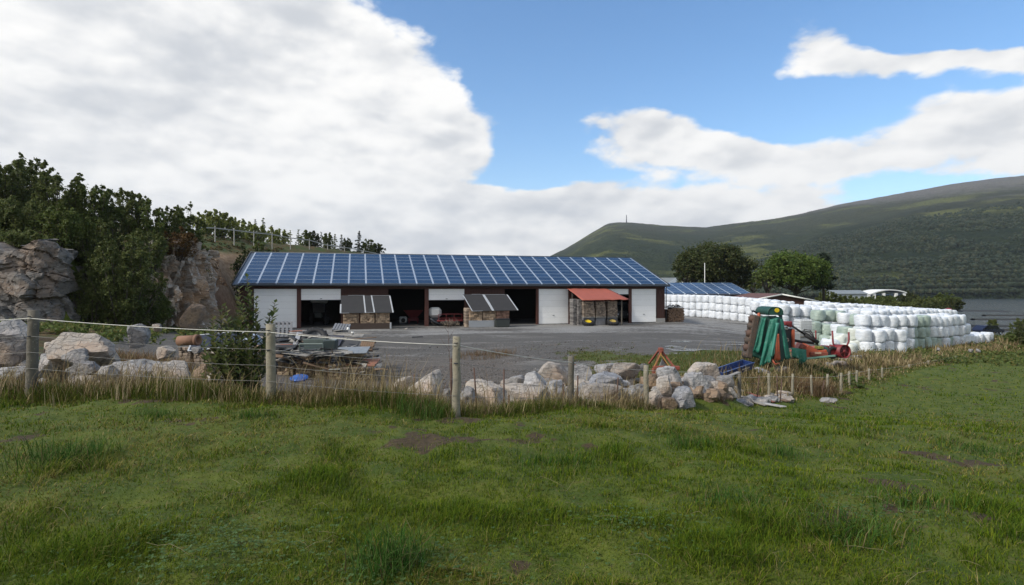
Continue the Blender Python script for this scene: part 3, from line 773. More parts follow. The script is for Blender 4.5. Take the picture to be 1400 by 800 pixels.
# ------------------------------------------------------------------ rock
def rock_material(name, a, b, c, lichen, stain, sc=1.0, world=False):
    m, nt, bs, out = new_mat(name); v = geopos(nt) if world else objco(nt)
    mp = N(nt, 'ShaderNodeMapping'); mp.inputs['Rotation'].default_value = (.5, .3, .2); mp.inputs['Scale'].default_value = (1, 1, 2.6); nt.links.new(v, mp.inputs[0])
    n1 = noise(nt, mp.outputs[0], 1.4 * sc, 6, .62, .6); n2 = noise(nt, v, 7 * sc, 6, .68); n3 = noise(nt, v, 30 * sc, 4, .6); n4 = noise(nt, v, .8 * sc, 4, .6)
    col = mixc(nt, ramp(nt, n1, .36, .64), a, b)
    col = mixc(nt, ramp(nt, n4, .48, .66), col, c)
    col = mixc(nt, math_(nt, 'MULTIPLY', ramp(nt, n2, .56, .70), .75), col, lichen)
    col = mixc(nt, math_(nt, 'MULTIPLY', ramp(nt, n2, .44, .30), .7), col, stain)
    vo = N(nt, 'ShaderNodeTexVoronoi', feature='DISTANCE_TO_EDGE'); vo.inputs['Scale'].default_value = 2.6 * sc
    wv = N(nt, 'ShaderNodeVectorMath', operation='ADD'); nt.links.new(mp.outputs[0], wv.inputs[0]); nz = N(nt, 'ShaderNodeTexNoise'); nz.inputs['Scale'].default_value = 3 * sc; nt.links.new(v, nz.inputs['Vector'])
    ws = N(nt, 'ShaderNodeVectorMath', operation='SCALE'); ws.inputs['Scale'].default_value = .45; nt.links.new(nz.outputs['Color'], ws.inputs[0]); nt.links.new(ws.outputs[0], wv.inputs[1]); nt.links.new(wv.outputs[0], vo.inputs['Vector'])
    ck = ramp(nt, vo.outputs['Distance'], .035, .0); col = mixc(nt, math_(nt, 'MULTIPLY', math_(nt, 'MULTIPLY', ck, ramp(nt, n1, .40, .58)), .7), col, stain)
    oi = N(nt, 'ShaderNodeObjectInfo'); hs = N(nt, 'ShaderNodeHueSaturation'); nt.links.new(math_(nt, 'MULTIPLY_ADD', oi.outputs['Random'], .5, .75), hs.inputs['Value']); nt.links.new(col, hs.inputs['Color'])
    nt.links.new(hs.outputs[0], bs.inputs['Base Color']); bs.inputs['Roughness'].default_value = .9; bs.inputs['Specular IOR Level'].default_value = .2
    bump(nt, bs, math_(nt, 'ADD', math_(nt, 'MULTIPLY', n2, 1.0), math_(nt, 'MULTIPLY_ADD', n3, .45, math_(nt, 'MULTIPLY', ck, -.5))), .8, .06)
    return m
ROCK_BEIGE = rock_material('beige_granite', (0.371, 0.325, 0.278), (0.278, 0.255, 0.232), (0.334, 0.260, 0.204), (0.483, 0.464, 0.436), (0.111, 0.093, 0.079))
ROCK_GREY = rock_material('grey_granite', (0.288, 0.278, 0.269), (0.204, 0.204, 0.209), (0.334, 0.306, 0.288), (0.445, 0.436, 0.427), (0.079, 0.074, 0.074))
ROCK_BROWN = rock_material('brown_stained_rock', (.23, .165, .115), (.17, .13, .10), (.27, .19, .12), (.33, .28, .22), (.06, .05, .04))
CLIFF_GREY = rock_material('cliff_grey', (.22, .205, .19), (.15, .145, .14), (.24, .185, .145), (.37, .36, .34), (.045, .04, .036), .55, True)
CLIFF_BROWN = rock_material('cliff_brown', (.22, .16, .115), (.17, .14, .115), (.28, .19, .12), (.34, .30, .26), (.05, .04, .034), .55, True)

CLIFF_SPLIT = rock_material('cliff_split', (0.325, 0.305, 0.280), (0.247, 0.189, 0.143), (0.325, 0.227, 0.150), (0.520, 0.501, 0.468), (0.065, 0.055, 0.047), .6, True)
import bmesh
def ico(sub):
    bm = bmesh.new(); bmesh.ops.create_icosphere(bm, subdivisions=sub, radius=1)
    v = np.array([q.co[:] for q in bm.verts]); f = np.array([[q.index for q in t.verts] for t in bm.faces]); bm.free(); return v, f
ICO = {k: ico(k) for k in (2, 3, 4)}

def rock_verts(seed, size, sub=4, planes=11, rough=.05):
    """a broken block: a sphere cut by random planes"""
    g = np.random.default_rng(seed); v, f = ICO[sub]
    nrm = g.normal(size=(planes, 3)); nrm /= np.linalg.norm(nrm, axis=1)[:, None]; dist = g.uniform(.5, .84, planes)
    nrm = np.concatenate([nrm, [[0, 0, 1], [0, 0, -1]]]); dist = np.concatenate([dist, [g.uniform(.55, .85), .7]])
    dt = v @ nrm.T; rr = np.where(dt > 1e-3, dist / np.maximum(dt, 1e-3), 9).min(1); rr = np.minimum(rr, 1.05)
    p = v * rr[:, None]
    p = p + v * ((vn3(p * 3.2 + seed * 3.1, 5) - .5) * rough * 1.6 + (vn3(p * 8 + seed, 6) - .5) * rough)[:, None]
    ext = (p.max(0) - p.min(0)) / 2; mid = (p.max(0) + p.min(0)) / 2
    p = (p - mid) / ext * np.array(size) / 2
    return p, f

def boulder(name, label, cat, px, py, w, h, d, m, seed, tilt=None, depth=None, group=None, sink=1.25):
    """w, h: visible width and height in photograph pixels at distance d"""
    W = w / F * d; H = h / F * d * sink
    p, f = rock_verts(seed, (W, depth or (W + H) * .5, H), 4 if w > 18 else 3)
    g = np.random.default_rng(seed + 99)
    a = tilt if tilt is not None else g.uniform(-.25, .25)
    ca, sa = math.cos(a), math.sin(a)
    p = np.stack([p[:, 0] * ca - p[:, 2] * sa, p[:, 1], p[:, 0] * sa + p[:, 2] * ca], -1)
    o = np_mesh(name, p, f, m, False)
    c = P(px, py, d); c.z -= H * (1 - 1 / sink) / 2; o.location = c
    return tag(o, label, cat, group)

BOULDERS = [  # px, py, w, h, d, material, label
    (18, 453, 46, 32, 14.2, 'g', 'pale grey rounded boulder beside the leftmost fence post, upper one'),
    (12, 482, 58, 30, 13.6, 'b', 'long beige boulder low behind the dry grass, at the far left edge'),
    (74, 477, 38, 20, 14.0, 'b', 'small beige wedge rock just right of the leftmost fence post'),
    (68, 493, 34, 22, 13.4, 'g', 'white streaked rock low against the leftmost fence post'),
    (122, 476, 86, 44, 13.6, 'b', 'largest left boulder, smooth beige slab sloping down to the right'),
    (106, 487, 34, 20, 13.0, 'g', 'cracked white rock under the front of the big sloping beige slab'),
    (118, 503, 46, 20, 12.7, 'g', 'flat cracked grey rock lying lowest below the sloping beige slab'),
    (150, 508, 26, 18, 12.6, 'g', 'small broken grey rock between the flat one and the humped one'),
    (189, 506, 60, 32, 12.9, 'g', 'humped pale grey boulder left of the tall dry straw tufts'),
    (226, 480, 28, 14, 14.2, 'b', 'small flat cream rock perched in front of the brown weeds'),
    (241, 509, 50, 28, 12.9, 'b', 'pale pinkish boulder half hidden by the tall straw'),
    (284, 508, 34, 34, 12.7, 'w', 'brownish boulder just left of the leafy sapling'),
    (316, 515, 26, 22, 12.6, 'g', 'small pale rock at the foot of the leafy sapling'),
    (190, 456, 26, 27, 17.0, 'g', 'dark grey boulder among brown weeds below the vertical rock slab'),
    (263, 431, 24, 32, 43.0, 'w', 'square brown block fallen at the foot of the cliff'),
    (216, 447, 12, 9, 24.0, 'b', 'little cream stone among the brown weeds'),
    (580, 527, 52, 44, 12.9, 'b', 'pointed cream boulder left of the tall pale fence post'),
    (550, 528, 34, 22, 13.2, 'b', 'low beige boulder behind the pointed cream one'),
    (612, 541, 26, 20, 12.8, 'g', 'small grey rock at the foot of the tall pale fence post'),
    (640, 540, 30, 22, 12.9, 'g', 'small shaded rock just right of the tall pale fence post'),
    (664, 537, 58, 32, 13.4, 'b', 'wide low beige boulder right of the tall pale fence post'),
    (716, 541, 68, 34, 14.2, 'b', 'long pale boulder behind the thin rusty stakes'),
    (708, 522, 24, 17, 17.0, 'g', 'small round grey rock at the left end of the boulder pile'),
    (732, 525, 34, 31, 16.6, 'g', 'round pale grey boulder at the left end of the pile'),
    (756, 510, 48, 30, 18.2, 'b', 'topmost beige boulder left of the dark fence post'),
    (797, 514, 34, 30, 18.2, 'g', 'pale boulder just right of the top of the dark fence post'),
    (761, 532, 27, 24, 16.4, 'g', 'cream-grey rock just left of the foot of the dark fence post'),
    (741, 541, 26, 16, 15.9, 'b', 'small wedge rock low on the left of the pile'),
    (782, 541, 26, 22, 16.2, 'g', 'grey rock hidden behind the foot of the dark fence post'),
    (820, 543, 62, 38, 16.0, 'b', 'big pale slab tilted up to the right at the front of the pile'),
    (827, 521, 52, 25, 17.4, 'u', 'blue-grey boulder in the middle of the pile'),
    (802, 531, 26, 14, 16.8, 'g', 'thin grey rock wedged between pale slab and blue-grey boulder'),
    (852, 508, 46, 26, 18.6, 'b', 'cream boulder with a white top at the highest middle of the pile'),
    (830, 505, 34, 15, 19.0, 'g', 'flat pale rock behind the highest middle boulder'),
    (858, 540, 28, 18, 16.6, 'g', 'grey block right of the big tilted slab'),
    (872, 533, 22, 16, 17.2, 'g', 'small grey block above the block right of the tilted slab'),
    (893, 519, 18, 16, 18.0, 'w', 'small brown rock left of the tall grey tooth-shaped boulder'),
    (897, 543, 26, 22, 17.0, 'b', 'beige rock just right of the square pale fence post'),
    (916, 517, 30, 33, 18.3, 'g', 'tall grey tooth-shaped boulder in front of the orange hitch frame'),
    (909, 529, 25, 30, 17.4, 'b', 'leaning cream block below the orange hitch frame'),
    (914, 551, 24, 16, 16.8, 'w', 'brown flat rock lowest in front of the leaning cream block'),
    (931, 541, 32, 22, 17.2, 'u', 'grey rock with a bright face, lowest right in the pile'),
    (949, 523, 38, 26, 18.6, 'g', 'grey boulder left of the flat beige block'),
    (961, 508, 44, 25, 20.6, 'b', 'flat topped beige block nearest the blue trough'),
    (975, 529, 32, 17, 19.0, 'b', 'long pale block behind the second pale fence post of the pile'),
    (969, 543, 26, 16, 18.4, 'w', 'brownish rock low at the right of the pile'),
    (991, 544, 24, 13, 18.8, 'w', 'last low brownish rock at the right end of the pile'),
    (991, 523, 22, 18, 20.0, 'g', 'grey rock at the right end of the pile, under the trough'),
    (933, 553, 18, 11, 16.8, 'g', 'small grey stone in the grass before the pile'),
    (1004, 533, 26, 12, 20.2, 'b', 'flat rock in the grass right of the pile'),
    (1041, 508, 26, 10, 24.0, 'u', 'flat blue-grey slab left of its pair in front of the green mower'),
    (1065, 507, 28, 10, 25.0, 'g', 'flat pale slab in front of the green mower'),
    (1132, 500, 15, 9, 31.5, 'g', 'small rock in front of the orange mower deck'),
    (1146, 497, 22, 8, 32.5, 'b', 'pale flat stone slab nearest the red drum'),
    (1155, 491, 24, 8, 35.0, 'b', 'pale flat stone slab behind the red drum'),
    (1170, 489, 18, 8, 36.5, 'g', 'grey flat stone slab before the torn white bale'),
    (1184, 487, 13, 6, 38.0, 'b', 'small pale slab at the right end of the slab row'),
    (1131, 547.5, 27, 7.5, 17.0, 'g', 'flat grey stone alone in the pasture near the fence'),
    (1283, 477, 5, 4, 52.0, 'g', 'small pale stone leftmost in the weeds below the right bales'),
    (1327, 479, 6, 4, 54.0, 'g', 'small pale stone second from the left in the weeds by the right bales'),
    (1337, 479, 7, 4, 55.0, 'g', 'flat pale stone in the weeds under the end of the right bales'),
    (433, 656, 9, 4, 5.4, 'g', 'small light stone in the short grass, upper of two'),
    (506, 685, 8, 8, 4.7, 'g', 'small light stone in the short grass, lower of two'),
    (694, 663, 24, 7, 5.2, 'u', 'grey flat stone set in the bare soil of the pasture'),
    (18, 768, 34, 16, 3.55, 'u', 'grey stone half sunk in the turf at the lower left corner'),
]
ROCK_BLUE = rock_material('blue_grey_stone', (0.223, 0.227, 0.241), (0.167, 0.172, 0.186), (0.251, 0.241, 0.241), (0.353, 0.353, 0.362), (0.070, 0.070, 0.074))
_rm = {'b': ROCK_BEIGE, 'g': ROCK_GREY, 'w': ROCK_BROWN, 'u': ROCK_BLUE}
def build_boulders():
    for i, (px, py, w, h, d, k, label) in enumerate(BOULDERS):
        if d >= 20 and 1000 < px < 1200 or label.startswith('flat grey stone alone'):
            q = ground_at(px, py + h * .3, 12, 60); w, h, d = w * q.y / d * (d / q.y), h, q.y
        nm = 'boulder' if w / F * d > .35 else 'stone'
        boulder(nm, label, 'boulder' if nm == 'boulder' else 'stone', px, py, w, h, d, _rm[k], 100 + i * 7, group='boulders along the yard bank' if nm == 'boulder' else 'stones lying in the grass')
    # the boulders that show only in the chinks of the pile
    g = np.random.default_rng(5)
    for k in range(110):
        t = g.uniform(0, 1); x = -.9 + 8.2 * t + g.uniform(-.3, .3); y = 17.0 + 2.6 * t * t + g.uniform(-.7, 1.2)
        s = g.uniform(.35, .75); p, f = rock_verts(900 + k, (s * 1.3, s, s * .85), 3)
        o = np_mesh('boulder', p, f, [ROCK_GREY, ROCK_BEIGE, ROCK_BROWN][k % 3], False); o.location = GX(x, y, s * .12); o.rotation_euler = (0, 0, g.uniform(0, 6))
        tag(o, 'smaller rock filling the gaps of the boulder pile by the yard', 'boulder', 'rocks filling the boulder pile')
    for k in range(34):
        px = g.uniform(535, 745); d = 12.3 + (px - 535) / 210 * 2.6 + g.uniform(-.3, 1.0); s = g.uniform(.22, .5); p, f = rock_verts(1600 + k, (s * 1.4, s, s * .8), 3)
        o = np_mesh('boulder', p, f, [ROCK_GREY, ROCK_BEIGE][k % 2], False); o.location = G(px, d, s * .2); o.rotation_euler = (0, 0, g.uniform(0, 6))
        tag(o, 'smaller pale rock in the row between the tall pale post and the dark post', 'boulder', 'rocks filling the middle boulder row')
    for k in range(46):
        px = g.uniform(975, 1075); d = 20.2 + (px - 975) / 100 * 4.5 + g.uniform(-.8, .9); s = g.uniform(.18, .5); p, f = rock_verts(1400 + k, (s * 1.5, s, s * .7), 3)
        o = np_mesh('boulder', p, f, [ROCK_GREY, ROCK_BEIGE, ROCK_BLUE][k % 3], False); o.location = G(px, d, s * .16); o.rotation_euler = (0, 0, g.uniform(0, 6))
        tag(o, 'small broken rock in the rubble running on from the pile towards the green mower', 'boulder', 'rubble between the boulder pile and the mower')
    for k in range(44):
        px = g.uniform(-60, 330); d = g.uniform(12.4, 14.6); s = g.uniform(.25, .6); p, f = rock_verts(1200 + k, (s * 1.3, s, s * .85), 3)
        o = np_mesh('boulder', p, f, [ROCK_GREY, ROCK_BEIGE][k % 2], False); o.location = G(px, d, s * .15); o.rotation_euler = (0, 0, g.uniform(0, 6))
        tag(o, 'smaller rock filling the gaps of the left boulder row', 'boulder', 'rocks filling the left boulder row')
build_boulders()

# cliff faces: a sheet along a line, broken into tilted blocks
def voro_blocks(U, W, cell, seed, aniso=(1, 1), rot=0.0):
    """blocky relief: every cell a plane of its own"""
    c, s = math.cos(rot), math.sin(rot)
    u = (U * c - W * s) / (cell * aniso[0]); w = (U * s + W * c) / (cell * aniso[1])
    iu = np.floor(u); iw = np.floor(w); best = np.full(u.shape, 1e9); sec = np.full(u.shape, 1e9); val = np.zeros(u.shape)
    for a in (-1, 0, 1):
        for b in (-1, 0, 1):
            cx = iu + a; cy = iw + b
            px = cx + .15 + .7 * hash2(cx, cy, seed); py = cy + .15 + .7 * hash2(cx, cy, seed + 1)
            d = np.abs(u - px) + np.abs(w - py) * 1.0 + .25 * np.hypot(u - px, w - py)
            h = hash2(cx, cy, seed + 2) + (u - px) * (hash2(cx, cy, seed + 3) - .5) * 1.1 + (w - py) * (hash2(cx, cy, seed + 4) - .5) * 1.1
            nb = d < best
            sec = np.where(nb, best, np.minimum(sec, d)); val = np.where(nb, h, val); best = np.where(nb, d, best)
    return val, sec - best

def cliff(name, label, line, zb, zt, m, seed, cell, aniso, rot, depth, lean, res=.085):
    """line: plan points; zb, zt: heights along it; lean: how far the top stands back"""
    line = np.array(line, float); seg = np.hypot(*np.diff(line, axis=0).T); cum = np.concatenate([[0], np.cumsum(seg)]); L = cum[-1]
    nu = int(L / res); u = np.linspace(0, L, nu); x = np.interp(u, cum, line[:, 0]); y = np.interp(u, cum, line[:, 1])
    ks = max(3, int(1.4 / res)) | 1; ker = np.ones(ks) / ks
    sm = lambda q: np.convolve(np.pad(q, ks // 2, mode='edge'), ker, 'valid')
    x, y = sm(x), sm(y)
    tx = np.gradient(x); ty = np.gradient(y); tl = np.hypot(tx, ty); nx, ny = -ty / tl, tx / tl          # into the hill (left of the line)
    B = np.interp(u, cum, zb); T = np.interp(u, cum, zt)
    hmax = (T - B).max(); nw = int(hmax / res) + 26; w = np.linspace(0, 1.22, nw)
    U, W = np.meshgrid(u, w)
    T2 = T[None] + (vn2(U / 1.3, U * 0, seed + 40) - .5) * 1.1; hgt = (T2 - B[None])
    Z = B[None] - .6 + np.minimum(W, 1) * (hgt + .6)
    v1, e1 = voro_blocks(U, Z, cell, seed, aniso, rot); v2, e2 = voro_blocks(U, Z, cell * .42, seed + 20, aniso, rot + .25)
    off = (v1 - .5) * depth + (v2 - .5) * depth * .42 + (fbm(U * 2.5, Z * 2.5, seed + 30, 4) - .5) * .16
    off = off + (.45 if 'split' in label else .22) * sstep(.10, 0, e1) + .10 * sstep(.08, 0, e2)              # cracks run back into the face
    back = off + lean * np.minimum(W, 1) ** 1.3 + np.maximum(W - 1, 0) / .22 * 2.6
    Z = Z + np.maximum(W - 1, 0) * 1.2 + (v1 - .5) * .35 * (W > .92)
    X = x[None] + nx[None] * back; Y = y[None] + ny[None] * back
    idx = np.arange(nu * nw).reshape(nw, nu)
    q = np.stack([idx[:-1, :-1], idx[:-1, 1:], idx[1:, 1:], idx[1:, :-1]], -1).reshape(-1, 4)
    o = np_mesh(name, np.stack([X.ravel(), Y.ravel(), Z.ravel()], -1), q, m, False)
    return tag(o, label, 'cliff', kind='structure')
def build_cliffs():
    cliff('cliff', 'pale grey blocky rock outcrop at the left edge', [(-62, 32.5), (-50, 34.6), (-42, 36.2), (-34, 37.0), (-30.6, 37.4), (-29.6, 38.6), (-30.4, 41), (-32, 44)],
          [2.2, 2.1, 1.9, 1.7, 1.6, 1.5, 1.5, 1.5], [6.8, 7.0, 7.0, 6.9, 7.1, 6.9, 6.2, 5.6], CLIFF_GREY, 3, 1.9, (1.5, .8), .28, 1.0, .5)
    cliff('cliff', 'shaded overgrown rock in the gully between outcrop and slab', [(-31.6, 41.5), (-31.8, 44), (-31.2, 46), (-29.8, 46.6)], [1.3, 1.2, 1.1, 1.1], [6.2, 6.4, 6.6, 6.8], CLIFF_BROWN, 13, 1.3, (1, 1), .3, .6, .8)
    cliff('cliff', 'split rock face with upright grey and brown slabs', [(-31.0, 45.4), (-29.6, 46.2), (-28.4, 47.4), (-27.3, 49.2), (-27.2, 51), (-28.0, 53.4), (-29.2, 55.0)],
          [1.1, 1.0, .9, .8, .7, .6, .5], [7.3, 7.6, 7.8, 7.8, 7.7, 8.0, 7.6], CLIFF_SPLIT, 27, 1.7, (.48, 1.6), -.14, 1.9, .6, .06)
    cliff('cliff', 'ochre rounded rock ledge at the top of the earth cut', [(-28.6, 53), (-28.9, 56), (-29.4, 58.5), (-30.0, 61)], [5.6, 5.4, 5.0, 4.8], [7.9, 7.8, 7.2, 6.6],
          rock_material('ochre_rock', (.30, .19, .11), (.23, .16, .105), (.34, .22, .12), (.36, .31, .25), (.07, .05, .04), .5, True), 33, 2.2, (1.4, .8), .1, .5, .8)
build_cliffs()

# ------------------------------------------------------------------ fences
POSTWOOD = mat('weathered_post_wood', (.27, .24, .175), .9, c2=(.17, .155, .115), scale=6, amt=.8, bscale=30, bstr=.4, c3=(.10, .09, .07))
POSTGREY = mat('old_grey_post_wood', (.13, .115, .09), .9, c2=(.08, .072, .06), scale=6, amt=.8, bscale=30, bstr=.4, c3=(.20, .18, .14))
WIRE = mat('galvanised_wire', (.24, .235, .22), .6, .2, scale=4, amt=.3)
ROPE = mat('pale_electric_rope', (.70, .68, .62), .7, scale=9, amt=.4)
RUSTY = mat('rusty_steel', (.075, .045, .035), .85, c2=(.11, .06, .04), scale=9, amt=.7)
def build_pasture_fence():
    t = thing('wire_fence', 'pasture fence of weathered wooden posts and thin wires along the edge of the grass', 'fence')
    posts = [  # px of the top, row of the top, distance, radius, material, lean
        (-190, 430, 9.2, .06, 1, .01), (46, 424, 9.4, .080, 1, .03), (370, 443, 9.5, .076, 0, -.012), (624, 460, 9.2, .066, 0, .004), (780.5, 487, 13.2, .072, 1, .002), (883.5, 499.5, 16.5, .075, 0, .0), (954, 505.5, 20, .062, 0, -.015),
        (1011, 511, 22, .065, 1, .01), (1051, 510.5, 24, .055, 0, -.02), (1084, 511, 25, .05, 0, .03), (1109, 513, 26, .05, 0, -.03), (1131.5, 511.5, 27, .055, 0, .02), (1150, 510, 28, .06, 0, .01), (1161, 508, 29.5, .06, 0, .0), (1171.5, 506.5, 31, .06, 0, .02), (1188, 504, 33.5, .06, 0, -.01), (1206, 502.5, 36, .06, 0, 0),
        (1243, 498, 40, .06, 0, .02), (1269, 493, 45, .06, 0, -.02), (1306, 486.5, 50, .07, 0, 0), (1319, 487, 52, .06, 0, .02), (1350, 486, 56, .08, 0, .0), (1376, 486, 60, .06, 0, 0), (1389, 486.5, 62, .06, 0, .01), (1450, 484, 70, .06, 0, 0), (1530, 480, 80, .06, 0, 0)]
    tops = []
    for i, (px, py, d, r, k, lean) in enumerate(posts):
        tp = P(px, py, d); bz = float(terrain(np.array([tp.x]), np.array([d]))[0])
        base = Vector((tp.x - lean * (tp.z - bz), d, min(bz, tp.z - .4) - .12))
        g = np.random.default_rng(i); mb = MB(); n = 9; pts = []; rs = []
        for q in range(7):
            f = q / 6; c = base.lerp(tp, f); pts.append(c + Vector((g.normal() * .004, g.normal() * .004, 0))); rs.append(r * (1.08 - .12 * f) * (1 + g.normal() * .015))
        mb.tube(pts, rs, n, sm=True)
        po = mb.build('post', POSTGREY if k else POSTWOOD, t)
        if d < 12 and px > 0:
            for q in (.10, .42):
                st = MB(); c = tp + Vector((0, -r * 1.0, -q)); st.tube([c + Vector((-.03, -.01, 0)), c + Vector((-.005, -.035, .0)), c + Vector((.03, -.01, 0))], .009, 6); st.build('insulator', DARKMETAL, po)
        tops.append((tp, bz, r))
    # rope and wires, sagging a little between posts
    for li, (frac, rad, m, nm) in enumerate(((.10, .0062, ROPE, 'rope'), (.32, .0030, WIRE, 'wire'), (.52, .0030, WIRE, 'wire'), (.72, .0030, WIRE, 'wire'))):
        mb = MB(); pts = []
        for i in range(len(tops)):
            tp, bz, r = tops[i]; hgt = max(.5, min(1.3, tp.z - bz)); a = tp + Vector((0, -r - .01, -frac * hgt))
            if i:
                b = pts[-1]
                for q in range(1, 6):
                    f = q / 6; m_ = b.lerp(a, f); pts.append(m_ - Vector((0, 0, .03 * 4 * f * (1 - f))))
            pts.append(a)
        mb.tube(pts, [rad * (1 if p.y < 14 else .6) for p in pts], 5); mb.build(nm, m, t)
    # thin rusty stakes between the posts
    for (px, py0, py1, d, lean) in ((566, 512, 566, 11.2, .0), (617, 490, 567, 9.4, .0), (648, 503, 553, 12, -.08), (689, 504, 566, 12, .0), (696, 540, 575, 10.8, .03), (770, 525, 560, 13.4, -.05), (790, 513, 562, 13.6, .02), (845, 516, 560, 15.5, .06), (1038, 513, 540, 22.6, .12), (1069, 518, 548, 22.8, .10), (1062, 512, 540, 24, -.04), (1127, 520, 540, 26, .25)):
        a = P(px, py0, d); b = P(px - lean * (py1 - py0), py1 + 8, d); mb = MB(); mb.tube([b, a], .013 + .0004 * d, 6); mb.build('stake', RUSTY, t)
build_pasture_fence()

def build_road_fence():
    t = thing('road_fence', 'white one-rail fence along the road on the hillside behind the shed', 'fence')
    a = np.array([-35.3, 66.0, 1 / 66.]); pts = []
    posts = [(268, 308), (294, 309), (320, 312), (347, 315.5), (372, 318), (397, 323), (423, 326), (448, 333), (471, 336), (497, 341), (522, 346)]
    d0, d1 = 84., 128.
    for i, (px, py) in enumerate(posts):
        f = (px - 268) / (522 - 268); d = 1 / ((1 - f) / d0 + f / d1); tp = P(px, py, d); g = G(px, d)
        mb = MB(); mb.box((tp.x, d, (tp.z + min(g.z, tp.z - 1.0)) / 2 - .2), (.12, .12, tp.z - min(g.z, tp.z - 1.0) + .4), .01); mb.build('post', FENCEWHITE, t)
        pts.append(Vector((tp.x, d - .12, tp.z - .32)))
    for i in range(len(pts) - 1):
        mb = MB(); p, q = pts[i], pts[i + 1]; dz = Vector((0, 0, .085)); dy = Vector((.0, .05, 0))
        mb.add([p - dz - dy, q - dz - dy, q + dz - dy, p + dz - dy, p - dz + dy, q - dz + dy, q + dz + dy, p + dz + dy], [(0, 1, 2, 3), (7, 6, 5, 4), (0, 4, 5, 1), (3, 2, 6, 7), (0, 3, 7, 4), (1, 5, 6, 2)])
        mb.build('rail', FENCEWHITE, t)
FENCEWHITE = mat('pale_fence_paint', (.36, .35, .32), .8, c2=(.26, .25, .235), scale=3, amt=.7)
build_road_fence()
# ------------------------------------------------------------------ trees and bushes
def foliage(name, dark, light, warm, trans=.42):
    m, nt, bs, out = new_mat(name)
    at = N(nt, 'ShaderNodeAttribute', attribute_name='tint'); sp = N(nt, 'ShaderNodeSeparateColor'); nt.links.new(at.outputs['Color'], sp.inputs[0])
    c = mixc(nt, sp.outputs[0], dark, light); c = mixc(nt, sp.outputs[1], c, warm)
    nt.links.new(c, bs.inputs['Base Color']); bs.inputs['Roughness'].default_value = .6; bs.inputs['Specular IOR Level'].default_value = .25
    tr = N(nt, 'ShaderNodeBsdfTranslucent'); nt.links.new(c, tr.inputs['Color']); mx = N(nt, 'ShaderNodeMixShader'); mx.inputs[0].default_value = trans
    nt.links.new(bs.outputs[0], mx.inputs[1]); nt.links.new(tr.outputs[0], mx.inputs[2]); nt.links.new(mx.outputs[0], out.inputs[0])
    return m
FOL_DARK = foliage('dark_leaves', (.066, .092, .026), (.145, .172, .052), (.14, .12, .04))
FOL_MID = foliage('green_leaves', (.062, .094, .022), (.14, .18, .046), (.17, .15, .045))
FOL_SUNLIT = foliage('yellow_green_leaves', (.14, .17, .040), (.27, .30, .08), (.30, .27, .09))  # sunlight on the skyline trees is painted in as a paler leaf colour
FOL_OAK = foliage('deep_green_leaves', (.026, .042, .012), (.075, .092, .026), (.11, .09, .035))
FOL_LUSH = foliage('lush_leaves', (.042, .075, .012), (.11, .165, .028), (.14, .16, .04))
FOL_CON = foliage('conifer_needles', (.010, .020, .010), (.026, .040, .018), (.04, .04, .02), .15)
FOL_RED = foliage('rust_leaves', (.085, .048, .018), (.16, .088, .032), (.13, .11, .03))
FOL_SAP = foliage('sapling_leaves', (.050, .075, .022), (.11, .14, .045), (.17, .15, .06))
BARK = mat('bark', (.075, .062, .05), .95, c2=(.04, .034, .03), scale=5, amt=.8, bscale=18, bstr=.5)
BIRCH = mat('pale_bark', (.22, .20, .18), .9, c2=(.10, .09, .08), scale=6, amt=.8)

def leaf_quads(centres, radii, n_each, size, g, tint_c, warm=.12, aspect=1.7, droop=.0, flat=1.0):
    """leaf-sized quads scattered round cluster centres; returns verts, faces, tint"""
    k = len(centres); cid = np.repeat(np.arange(k), n_each); n = len(cid)
    u = g.normal(size=(n, 3)); u /= np.linalg.norm(u, axis=1)[:, None]; u *= np.minimum(np.abs(g.normal(size=n)) * .62, 1.7)[:, None]
    u[:, 2] *= flat
    c = centres[cid] + u * radii[cid][:, None]
    nrm = g.normal(size=(n, 3)) * .8 + u * .7 + np.array([0, 0, .55]); nrm /= np.linalg.norm(nrm, axis=1)[:, None]
    t = np.cross(nrm, g.normal(size=(n, 3))); t[:, 2] -= droop; t /= np.linalg.norm(t, axis=1)[:, None] + 1e-9
    b = np.cross(nrm, t); s = size * g.uniform(.6, 1.35, n)[:, None]
    a = t * s * .5 * aspect ** .5; b = b * s * .5 / aspect ** .5
    v = np.stack([c - a, c - .1 * a + b, c + a, c - .1 * a - b], 1).reshape(-1, 3)
    f = np.arange(4 * n).reshape(n, 4)
    li = np.clip(tint_c[cid] + g.normal(size=n) * .22, 0, 1); wm = np.clip(g.uniform(0, 1, n) ** 6 * 2, 0, 1) * warm * 4
    tint = np.stack([li, np.clip(wm, 0, 1), np.zeros(n), np.ones(n)], -1)
    return v, f, np.repeat(tint, 4, 0)

